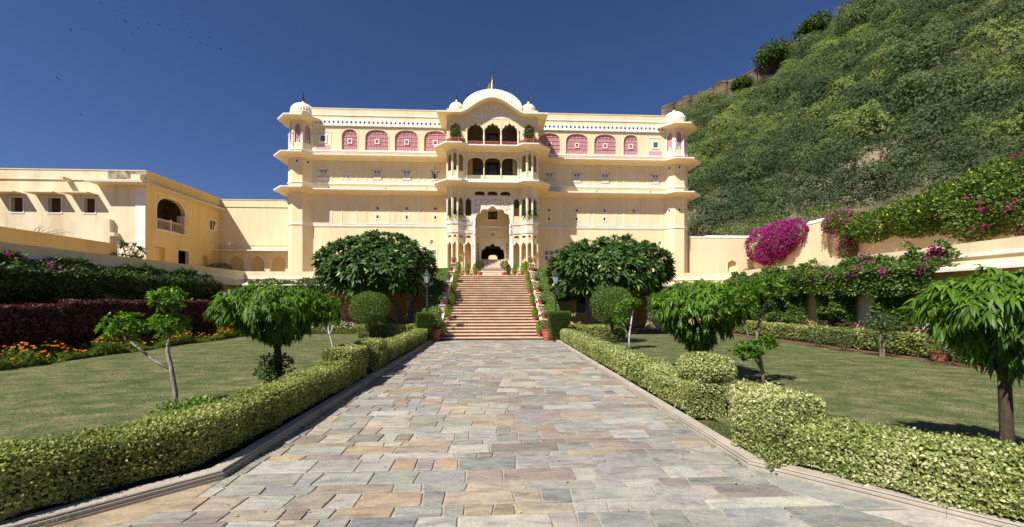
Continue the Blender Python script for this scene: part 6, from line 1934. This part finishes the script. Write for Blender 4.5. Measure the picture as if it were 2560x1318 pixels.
for i, (x, y, h, rc, lb) in enumerate(((-45, 62, 21.3, 4.6, 'tree top showing above the left wing roof'), (-38.5, 63, 21.3, 3.6, 'rounded tree top showing above the rear terrace wall'), (-35.2, 62, 20.6, 3.0, 'small tree top beside the left turret'))):
    simple_tree('distant_tree', lb, x, y, 0, h, rc, 3000, .5, 'l_hilldark', 'trees behind the left wing', 6)

# ------------------------------------------------------------------ creepers and terrace plants
def creeper(name, label, P, out, size, mat, flowers=None, fmat='l_magenta', cat='creeper', fsize=.09, bark=True):
    t = thing(name, tuple(P.mean(0)), label, cat)
    n = len(P)
    Nn = np.broadcast_to(np.array(out, dtype=float), (n, 3))
    A = unit(Nn * .5 + .8 * rdir(n) + np.array([0, 0, -.15]))
    rn = np.clip(RNG.beta(2, 2, n) + .2 * wob(P, 1.6, 3.0), 0, 1)
    L = size * RNG.uniform(.65, 1.25, n)
    leaf_obj('leaves', P, A, Nn + np.array([0, 0, .45]) + .7 * rdir(n), L, L * RNG.uniform(.5, .75, n), mat, t, 'stuff', rn)
    if flowers is not None and len(flowers):
        k = 7
        Pf = np.repeat(flowers, k, 0) + RNG.normal(size=(len(flowers) * k, 3)) * .07
        leaf_obj('blossoms', Pf, rdir(len(Pf)), Nn[:1] + .8 * rdir(len(Pf)), fsize, fsize * .8, fmat, t, 'stuff')
    return t

def slab(n, a0, a1, z0, z1, edge=.35, seed=0.0):
    """points on a ragged-edged rectangle: (along, z, depth 0..1)"""
    a = RNG.uniform(a0 - edge, a1 + edge, n); z = RNG.uniform(z0 - edge, z1 + edge * .6, n)
    q = np.stack([a, z, 0 * a + seed], 1)
    w1 = wob(q, 1.3, seed); w2 = wob(q, 3.7, seed + 2)
    m = np.minimum(np.minimum(a - a0, a1 - a), np.minimum(z - z0, (z1 - z))) + edge * (.7 * w1 + .5 * w2)
    k = m > 0
    dep = np.clip(.45 + .4 * w1 + .25 * w2, .02, 1) * np.clip(m / .5, .15, 1)
    return a[k], z[k], dep[k]

def on_right(a, z, dep, x=16.5, d=.7): return np.stack([x - dep * d * (1 - .0 * z), a, z], 1)
parts = []
a, z, dp = slab(29000, 13.0, 25.4, 2.35, 3.72, .4, 1.0)
r_ = RNG.random(len(a)) ** .5
hang = .72 * np.clip((3.75 - z) / .5, .25, 1)
parts.append(np.stack([16.5 - hang * (.55 + .45 * r_) - .35 * dp * r_, a, z + .05], 1))
for (c0, c1, zb, sd) in ((19.5, 21.9, .75, 2.), (16.7, 18.7, .8, 5.), (14.2, 15.7, .85, 8.), (22.6, 24.6, .8, 3.), (11.9, 13.2, .9, 6.)):
    a, z, dp = slab(int(4300 * (c1 - c0)), c0, c1, zb, 2.6, .25, sd)
    parts.append(on_right(a, z, (.3 + .7 * dp) * RNG.random(len(a)) ** .35, 16.57, 1.05))
# loose shoots reaching over the parapet
for c, zt in ((12.6, 4.25), (13.7, 4.3), (16.4, 4.1), (18.2, 4.15), (20.5, 4.3), (21.3, 4.0)):
    k = 110; tt = RNG.random(k)
    parts.append(np.stack([16.2 + .1 * RNG.normal(size=k) - .1 * tt, c + .55 * tt + .08 * RNG.normal(size=k), 3.5 + (zt - 3.5) * tt], 1))
P = np.concatenate(parts)
fl_ = P[(P[:, 2] > 3.0) & (P[:, 1] < 18.3) & (P[:, 1] > 12.2) & (wob(P, 2.5, 4) > .1)]
fl_ = fl_[RNG.choice(len(fl_), min(85, len(fl_)), replace=False)] + np.array([-.08, 0, .05])
creeper('wall_creeper', 'leafy creeper over the right arcade wall with magenta flowers along its top', P, (-1, 0, 0), .13, 'l_creeper', fl_)

a, z, dp = slab(30000, 3.0, 23.6, 2.25, 3.5, .45, 2.0)
r_ = RNG.random(len(a)) ** .5
hang = .5 * np.clip((3.6 - z) / .45, .25, 1)
P = np.stack([-16.9 + hang * (.5 + .5 * r_) + .3 * dp * r_, a, z], 1)
pp = [P]
for (c0, c1, zb, sd) in ((5.0, 6.2, .9, 1.), (7.9, 9.2, .9, 2.), (10.8, 12.2, .9, 3.), (13.7, 15.4, .9, 7.), (18.4, 20.6, 1.3, 4.), (21.4, 24.5, 1.2, 9.)):
    a, z, dp = slab(int(2600 * (c1 - c0)), c0, c1, zb, 2.5, .3, sd)
    pp.append(np.stack([-16.95 + .6 * dp * RNG.random(len(a)) ** .5, a, z], 1))
P = np.concatenate(pp)
fl_ = P[(P[:, 2] > 3.05) & (P[:, 1] < 15.6) & (P[:, 1] > 7) & (wob(P, 2.2, 6) > .05)]
fl_ = fl_[RNG.choice(len(fl_), min(40, len(fl_)), replace=False)] + np.array([.08, 0, .12])
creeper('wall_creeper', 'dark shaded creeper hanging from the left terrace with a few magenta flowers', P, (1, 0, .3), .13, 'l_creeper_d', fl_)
a, z, dp = slab(11000, -16.2, -9.2, 2.4, 3.42, .3, 6.0)
P = np.stack([a, 25.95 - .5 * dp * RNG.random(len(a)) + 0.8 * np.clip(z - 3.1, 0, 1), z], 1)
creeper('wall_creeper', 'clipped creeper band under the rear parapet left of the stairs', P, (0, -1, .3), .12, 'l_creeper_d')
a, z, dp = slab(6000, 4.2, 8.2, 2.1, 2.95, .35, 3.0)
P = np.stack([a, 26.3 - .5 * dp, z], 1)
creeper('wall_creeper', 'creeper under the eave right of the stairs behind the lamp post', P, (0, -1, .2), .13, 'l_creeper')

def mass(name, label, blobs, n, size, mat, cat, fl=0, fmat='l_magenta', fs=.11, fzone=None, z0=3.5, fn=7):
    t = thing(name, (blobs[0][0][0], blobs[0][0][1], z0), label, cat)
    vol = [b[1][0] * b[1][1] + b[1][1] * b[1][2] for b in blobs]; sv = sum(vol)
    for (c, r), v in zip(blobs, vol):
        ball(t, c, r, int(n * v / sv), size, mat, 'foliage', lo=.5)
        if fl:
            k = int(fl * v / sv)
            P, Nn = ellipsoid_pts(k, c, r, .97)
            if fzone is not None: P = P[fzone(P)]
            k = len(P)
            if k:
                Pf = np.repeat(P, fn, 0) + RNG.normal(size=(k * fn, 3)) * .09
                leaf_obj('blossoms', Pf, rdir(k * fn), np.array([[-.6, -.5, .6]]) + .7 * rdir(k * fn), fs, fs * .8, fmat, t, 'stuff')
        MB().tube([(c[0] + (1.3 if c[0] > 20 else .1), c[1] + (.2 if c[0] > 20 else 0), z0), (c[0] + (.9 if c[0] > 20 else 0), c[1], c[2])], [.07, .03], 6).build('stem', 'twig', t)
    return t
mass('bougainvillea', 'dense magenta bougainvillea spilling over the corner of the garden wall', [((24.0, 33.3, 7.0), (1.0, 1.6, 1.5)), ((23.9, 31.2, 7.25), (1.0, 1.7, 1.45)), ((24.1, 32.3, 6.3), (.9, 1.6, 1.1)), ((24.3, 30.2, 7.6), (.8, 1.3, 1.0))], 7000, .14, 'l_creeper', 'bougainvillea', 1500, fs=.13)
mass('bougainvillea', 'trailing magenta bougainvillea between the wall end and the yellow-flowered bush', [((24.5, 26.2, 7.6), (.8, 1.1, .8)), ((24.4, 25.2, 7.0), (.7, .8, 1.0)), ((24.6, 25.6, 5.7), (.4, .6, .9))], 4500, .17, 'l_creeper', 'bougainvillea', 170, fs=.13)
mass('flowering_bush', 'bright green bush with yellow flowers overhanging the right terrace wall', [((24.6, 23.6, 6.9), (1.3, 1.5, 1.0)), ((24.7, 21.6, 7.1), (1.2, 1.5, 1.0)), ((24.9, 19.8, 7.3), (1.2, 1.5, 1.2)), ((25.0, 18.2, 7.6), (1.2, 1.5, 1.3)), ((24.9, 24.8, 7.0), (1.0, 1.0, .9)), ((25.2, 20.6, 6.5), (.9, 2.4, .8))], 26000, .19, 'l_allam', 'bush', 150, 'l_yellowflower', .1, fn=3)
mass('bougainvillea', 'dark bougainvillea with magenta sprays at the right edge of the terrace', [((24.4, 18.3, 6.3), (1.0, 1.4, 1.2)), ((24.3, 16.4, 6.6), (1.1, 1.5, 1.5)), ((24.8, 16.5, 8.0), (1.0, 1.5, .9)), ((24.3, 14.2, 6.8), (1.1, 1.6, 1.5))], 15000, .19, 'l_creeper', 'bougainvillea', 110, fs=.13)
mass('leafy_bush', 'green bushes rising behind the garden wall at the foot of the hill', [((20.5, 39, 8.2), (2.2, 1.5, 1.4)), ((24.5, 39, 8.6), (2.4, 1.6, 1.5)), ((28.5, 38, 9.2), (2.4, 1.8, 1.7)), ((32, 36, 9.6), (2.4, 1.8, 1.8))], 8000, .22, 'l_creeper', 'bush', 25, z0=2)
mass('clipped_bush', 'low clipped bush on the right terrace below the niche', [((23.6, 34.3, 4.65), (.75, .6, .45))], 1300, .1, 'l_bush', 'bush')
mass('clipped_bush', 'dark rounded bush on the left terrace beside the wing wall', [((-23.9, 34.6, 4.75), (1.05, .8, .62))], 2200, .1, 'l_bush', 'bush')
t = thing('terrace_shrub', (-20.0, 21.9, 3.5), 'large-leaved shrub with a white flower on the left terrace', 'shrub')
m = MB()
CC = []
for k in range(15):
    a = k * 2.4; q = .25 + .5 * rnd.random(); c = (-19.95 + .75 * q * math.cos(a) * 1.2, 21.9 + q * math.sin(a), 4.3 + .85 * rnd.random()); CC.append(c)
    m.tube([(-20, 21.9, 3.5), (-20 + .3 * (c[0] + 20), 21.9, 4.1), c], [.04, .03, .015], 5)
m.build('limbs', 'bark_grey', t)
CC = np.repeat(np.array(CC), 12, 0); n = len(CC)
A = unit(rdir(n) + np.array([0, 0, .35]))
V, F, k = long_leaves(CC, A, np.array([[0, 0, 1.]]) + .4 * rdir(n), RNG.uniform(.22, .34, n), .1, .25, 3, (.3, .9, 1, .1))
arr_mesh('crown', V, F, np.repeat(RNG.random(n) * .9, k), 'l_plum', t, 'stuff')
leaf_obj('blossoms', np.tile([[-19.6, 21.6, 4.6]], (6, 1)), rdir(6), rdir(6), .11, .08, 'l_white', t)
t = thing('bare_tree', (-26.5, 24.0, 3.5), 'leafless twiggy branches before the cream wing at the left edge', 'tree')
m = MB()
for k in range(26):
    a = rnd.uniform(-.5, .9); p = Vector((-27.2 + rnd.uniform(-.4, .2), 24 + rnd.uniform(-.4, .4), 5.6))
    pts = [Vector((-27.3, 24, 3.5)), p]
    d = Vector((math.cos(a) * rnd.uniform(.5, 1), rnd.uniform(-.4, .4), math.sin(a) * .5))
    for j in range(5):
        p = p + d * .42 + Vector((rnd.gauss(0, .07), rnd.gauss(0, .07), rnd.gauss(0, .09) + .02)); pts.append(p.copy())
    m.tube(pts, [.03] + list(np.linspace(.022, .006, len(pts) - 1)), 4)
m.build('branches', 'bark_grey', t)

# plants on the palace balconies and in the gate
for s, sd in ((-1, 'left'), (1, 'right')):
    x = AX + s * 3.1
    t = thing('balcony_shrub', (x, YB + .12, 15.0), 'leafy potted shrub on the %s red balcony of the top floor' % sd, 'potted plant', 'palace balcony plants')
    pot(t, x, YB + .15, 15.0, .17, .34)
    MB().tube([(x, YB + .15, 15.2), (x, YB + .15, 15.8)], [.03, .015], 5).build('stem', 'twig', t)
    ball(t, (x - s * .05, YB + .15, 15.98), (.48, .36, .52), 900, .12, 'l_bush', 'foliage', lo=.15)
    t = thing('balcony_fern', (x, YB + .3, 8.8), 'trailing fern in the %s first-floor bay beside the gate' % sd, 'potted plant', 'palace balcony plants')
    pot(t, x, YB + .32, 8.8, .18, .3)
    n = 420
    A = unit(rdir(n) * np.array([1.2, .8, .5]) + np.array([0, -.35, .35]))
    V, F, k = long_leaves(np.tile([[x, YB + .25, 9.35]], (n, 1)) + RNG.normal(size=(n, 3)) * np.array([.25, .08, .22]), A, np.array([[0, 0, 1.]]) + .3 * rdir(n), RNG.uniform(.25, .6, n), .05, .55, 3, (.5, 1, .7, .1))
    arr_mesh('foliage', V, F, np.repeat(RNG.random(n), k), 'l_bush', t, 'stuff')
    t = thing('balcony_plant', (x, YB + .25, 12.3), 'low plant behind the parapet of the %s second-floor bay' % sd, 'potted plant', 'palace balcony plants')
    pot(t, x, YB + .3, 12.3, .15, .35)
    ball(t, (x, YB + .28, 12.95), (.28, .2, .25), 350, .1, 'l_bush', 'foliage', lo=.2)
    t = thing('passage_plant', (AX + s * .85, 39.6, 5.78), 'leafy potted plant on the %s inside the gate passage' % sd, 'potted plant', 'gate passage plants')
    pot(t, AX + s * .85, 39.6, 5.78, .2, .35)
    ball(t, (AX + s * .85, 39.6, 6.5), (.42, .4, .45), 600, .13, 'l_bush', 'foliage', lo=.2)

# ------------------------------------------------------------------ flower beds, shrubs, lawn grass
n = 20000
yy = RNG.uniform(8.5, 22.0, n); xx = -13.75 - RNG.random(n) ** 1.2 * .85 + .15 * np.sin(yy * 1.7)
h = .16 + .38 * np.clip((-13.7 - xx) / 1.2, 0, 1) + .14 * np.sin(yy * 2.1 + xx * 3) + .10 * np.sin(yy * 5.3)
P = np.stack([xx, yy, .06 + np.abs(h) * RNG.random(n) ** .6], 1)
t = thing('flower_bed', (-14.3, 15, .05), 'bed of orange and yellow marigolds along the left lawn', 'flower bed')
leaf_obj('leaves', P, unit(rdir(n) + np.array([0, 0, .9])), rdir(n), RNG.uniform(.07, .14, n), RNG.uniform(.018, .04, n), 'l_bed', t)
q = RNG.choice(n, 430); q = q[P[q, 2] > .15]
Pf = P[q]; Pf[:, 2] = .12 + np.abs(h[q]) + .06; Pf[:, 0] += .12; k = len(Pf)
leaf_obj('blossoms', np.repeat(Pf, 6, 0), rdir(6 * k) * np.array([1, 1, .4]), np.array([[.4, -.3, 1.]]) + .3 * rdir(6 * k), .047, .042, 'l_orange', t, 'stuff', np.repeat(RNG.random(k), 6))
n = 9000
xx = RNG.uniform(-13.0, -7.2, n); yy = 23.3 + RNG.random(n) * 2.0
h = .2 + .25 * (yy - 23.3) / 2 + .12 * np.sin(xx * 2.3) + .08 * np.sin(xx * 5 + 1)
P = np.stack([xx, yy, .06 + np.abs(h) * RNG.random(n) ** .6], 1)
t = thing('flower_bed', (-10, 24.2, .05), 'mixed flower bed with red and white blooms at the back of the left lawn', 'flower bed')
leaf_obj('leaves', P, unit(rdir(n) + np.array([0, 0, .9])), rdir(n), RNG.uniform(.08, .16, n), RNG.uniform(.02, .05, n), 'l_bed', t)
for mt, x0, x1, k in (('l_red', -13.0, -11.4, 70), ('l_white', -11.8, -8.2, 110), ('l_yellowflower', -12.5, -8, 70), ('l_magenta', -11, -8.5, 25)):
    Pf = np.stack([RNG.uniform(x0, x1, k), RNG.uniform(23.6, 25.2, k), RNG.uniform(.35, .75, k)], 1)
    leaf_obj('blossoms', np.repeat(Pf, 6, 0), rdir(6 * k), rdir(6 * k), .06, .05, mt, t, 'stuff')
mass('leafy_shrub', 'dark purple shrub before the white arcade arch behind the left lawn', [((-9.0, 24.9, 1.15), (.85, .6, .9)), ((-8.2, 25.1, .9), (.6, .5, .7))], 1500, .11, 'l_purple', 'shrub', z0=.05)
mass('leafy_shrub', 'bare-looking brownish shrub left of the purple shrub', [((-10.4, 24.9, 1.0), (.75, .5, .8)), ((-12.2, 25.0, .8), (.7, .5, .7))], 1000, .1, 'l_creeper_d', 'shrub', z0=.05)

def small_shrub(label, x, y, r, h, n, mat, size=.07, stem=None, group=None):
    t = thing('small_shrub', (x, y, .05), label, 'shrub', group)
    m = MB()
    for k in range(7):
        a = k * .9; m.tube([(x + .04 * math.cos(a), y + .04 * math.sin(a), .05), (x + r * .55 * math.cos(a), y + r * .55 * math.sin(a), .05 + h * rnd.uniform(.55, .95))], [.012, .005], 4)
    m.build('stems', 'twig', t)
    zc = .05 + h * .6
    P, Nn = ellipsoid_pts(n, (x, y, zc), (r, r, h * .48), .1)
    k = wob(P, 6.0, x) > -.25
    P = P[k]; Nn = Nn[k]; n = len(P)
    leaf_obj('leaves', P, unit(Nn + rdir(n)), np.array([[0, 0, 1.]]) + .8 * rdir(n), RNG.uniform(.6, 1.2, n) * size, size * .55, mat, t)
    return t
small_shrub('leafy shrub round the trunk of the left weeping ashoka', -5.2, 9.35, .42, .66, 1300, 'l_bush', .085)
small_shrub('weedy low shrub at the foot of the nearest three-ball tree', -5.1, 6.6, .42, .3, 420, 'l_ball', .075)
small_shrub('weedy low shrub at the foot of the thin tree on the left lawn', -5.2, 12.9, .4, .35, 300, 'l_bush', .075)
small_shrub('weedy low shrub at the foot of the right round tree', 5.5, 17.4, .3, .35, 260, 'l_bush', .08)
for x, y, r, h, lb in ((13.83, 15.8, .5, .8, 'rose bush in front of the long right hedge, farthest of the row'), (13.58, 14.3, .5, .85, 'rose bush left of the rose tree by the right hedge'), (13.76, 11.0, .65, .95, 'rose bush at the right edge under the ashoka leaves')):
    small_shrub(lb, x, y, r, h, 700, 'l_rose', .085, group='rose bushes by the right hedge')
t = thing('rose_tree', (13.48, 12.75, .05), 'small rose tree with a bare double stem before the right hedge', 'tree')
MB().tube([(13.45, 12.75, .05), (13.42, 12.75, .5), (13.45, 12.75, 1.0)], [.04, .03, .02], 6).tube([(13.55, 12.75, .05), (13.6, 12.78, .5), (13.65, 12.75, 1.0)], [.035, .03, .02], 6).build('trunk', 'bark_grey', t)
ball(t, (13.5, 12.75, 1.15), (.6, .5, .5), 1100, .09, 'l_rose', lo=.1)
a, z, dp = slab(5200, 9.0, 25.5, .05, .95, .2, 4.0)
P = np.stack([16.25 - .3 * RNG.random(len(a)), a, z], 1)
creeper('dark_edging_plants', 'low dark red plants at the foot of the right wall behind the hedge', P, (-1, 0, .3), .13, 'l_purple', cat='plants')
# a potted plant half hidden by the right hedge
t = thing('potted_plant', (14.55, 11.9, .05), 'old terracotta pot standing before the right hedge near the rose bush', 'potted plant')
pot(t, 14.55, 11.9, .05, .22, .36)
flower_foliage(t, 14.55, 11.9, .5, .25, 200, 4)

# grass blades over the lawns, soil edge left bare
def blades(nm, label, n, x0, x1, y0, y1, keep):
    x = RNG.uniform(x0, x1, n); y = y0 + (y1 - y0) * RNG.random(n) ** 1.6
    k = keep(x, y); x = x[k]; y = y[k]; n = len(x)
    P = np.stack([x, y, np.full(n, .078)], 1)
    pat = wob(P * np.array([.7, 1.5, 1]), 1.6, 3.0)
    A = unit(np.array([[0, 0, 1.]]) + .7 * rdir(n))
    L = RNG.uniform(.018, .05, n) * (1.1 + .3 * pat)
    V = np.stack([P - np.array([.004, 0, 0]), P + np.array([.004, 0, 0]), P + A * L[:, None]], 1).reshape(-1, 3)
    F = np.arange(3 * n).reshape(-1, 3)
    o = arr_mesh(nm, V, F, np.repeat(np.clip(.38 - .3 * pat + .24 * RNG.normal(size=n), 0, 1), 3), 'l_grass', None, 'stuff')
    return tag(o, label, 'grass')
blades('lawn_grass', 'short mown grass of the left lawn', 80000, -13.7, -3.7, 2.2, 20, lambda x, y: (y > -4.3 - x + 4.9 - 4.4 - 0) | (x > -1e9) & (y > 4.0 - (-x - 4.3)))
blades('lawn_grass', 'short mown grass of the right lawn', 80000, 3.7, 13.7, 2.2, 20, lambda x, y: y > 4.0 - (x - 4.3))
blades('tall_grass', 'longer tufted grass in the gap between the two right hedges', 6000, 3.25, 4.4, 4.9, 6.0, lambda x, y: x > 3.25)

# ------------------------------------------------------------------ litter and weeds
k = 70
P = np.stack([RNG.uniform(-3, 3, k), 3.4 + 15 * RNG.random(k) ** 1.5, np.full(k, .026)], 1)
P[:k // 2, 0] = np.sign(P[:k // 2, 0]) * RNG.uniform(2.5, 3.0, k // 2)
A = rdir(k); A[:, 2] *= .2
tag(leaf_obj('fallen_leaves', P, A, np.array([[0, 0, 1.]]) + .3 * rdir(k), RNG.uniform(.025, .05, k), .022, 'l_litter', None, 'stuff'), 'scattered fallen leaves and petals on the paving', 'leaves')
k = 900
yy = RNG.choice(np.array([4.6, 5.2, 6.3, 7.1, 8.4, 9.9, 11.2, 13.0, 15.1]), k) + RNG.normal(size=k) * .12
P = np.stack([RNG.choice(np.array([-3.0, 3.0]), k) + RNG.normal(size=k) * .018, yy, np.full(k, .0)], 1)
tag(leaf_obj('joint_weeds', P, unit(np.array([[0, 0, 1.]]) + .8 * rdir(k)), rdir(k), RNG.uniform(.015, .05, k), .012, 'l_bed', None, 'stuff'), 'tiny weeds at the foot of the kerbs', 'weeds')

# ------------------------------------------------------------------ birds
BIRDS = [(-133.0, 136.4, 102.9), (-130.3, 136.3, 101.2), (-124.7, 136.0, 101.6), (-128.4, 136.2, 98.7), (-120.3, 135.8, 99.0), (-124.7, 136.0, 96.8), (-119.2, 135.7, 96.1), (-116.7, 135.6, 96.3), (-113.3, 135.5, 95.6), (-120.1, 135.8, 94.6), (-118.6, 135.7, 93.4), (-122.2, 135.9, 92.8), (-141.5, 136.8, 96.3), (-139.2, 136.7, 94.3), (-143.1, 136.9, 93.9), (-140.8, 136.7, 87.0), (-125.2, 136.0, 87.3), (-122.1, 135.9, 88.4), (-108.6, 135.2, 97.1), (-105.6, 135.1, 98.8), (-101.5, 134.9, 98.0), (-103.9, 135.0, 95.8), (-108.1, 135.2, 94.3), (-109.5, 135.3, 93.9), (-102.6, 134.9, 91.5), (-99.4, 134.8, 89.8), (-96.5, 134.7, 91.3), (-97.2, 134.7, 89.2), (-92.5, 134.5, 87.4), (-86.7, 134.2, 85.3), (-147.5, 137.1, 77.5), (-139.7, 136.7, 65.4), (-76.2, 133.7, 75.9), (-77.2, 133.8, 73.5), (-69.9, 133.4, 74.7), (-85.7, 134.2, 79.7)]
M['bird'] = plain('dark_feathers', (0.05, 0.045, 0.04), .8)
bm = MB()
bm.tube([(-.28, 0, 0), (-.16, 0, .01), (0, 0, .02), (.16, 0, .02), (.25, 0, .035), (.31, 0, .02)], [.012, .05, .075, .065, .04, .008], 6)
for s in (-1, 1):
    bm.add([(.12, s * .05, .03), (.16, s * .3, .12), (.02, s * .62, .08), (-.1, s * .3, .1), (-.1, s * .05, .03)], [(0, 1, 2, 3, 4)])
bm.add([(-.25, 0, .01), (-.48, .1, .0), (-.48, -.1, .0)], [(0, 1, 2)])
proto = None
for i, p in enumerate(BIRDS):
    if proto is None:
        proto = bm.build('bird', 'bird', at=(0, 0, 0)); o = proto
    else:
        o = proto.copy(); COL.objects.link(o)
    o.location = p
    o.rotation_euler = (rnd.uniform(-.5, .5) - .3, rnd.uniform(-.3, .3) + .35, rnd.uniform(-.6, .6))
    sc = rnd.uniform(.7, 1.05)
    lb = 'tiny dark bird in the loose flock high in the sky left of the palace'
    if i == 31: lb = 'lone bird gliding lowest at the left, just above the wing roof'; sc = 1.5
    elif i == 30: lb = 'lone bird at the far left edge of the sky'; sc = 1.4
    elif i in (32, 33, 34, 35): lb = 'tiny bird low in the sky near the left turret'; sc = .6
    o.scale = (sc,) * 3
    tag(o, lb, 'bird', 'birds in the sky')
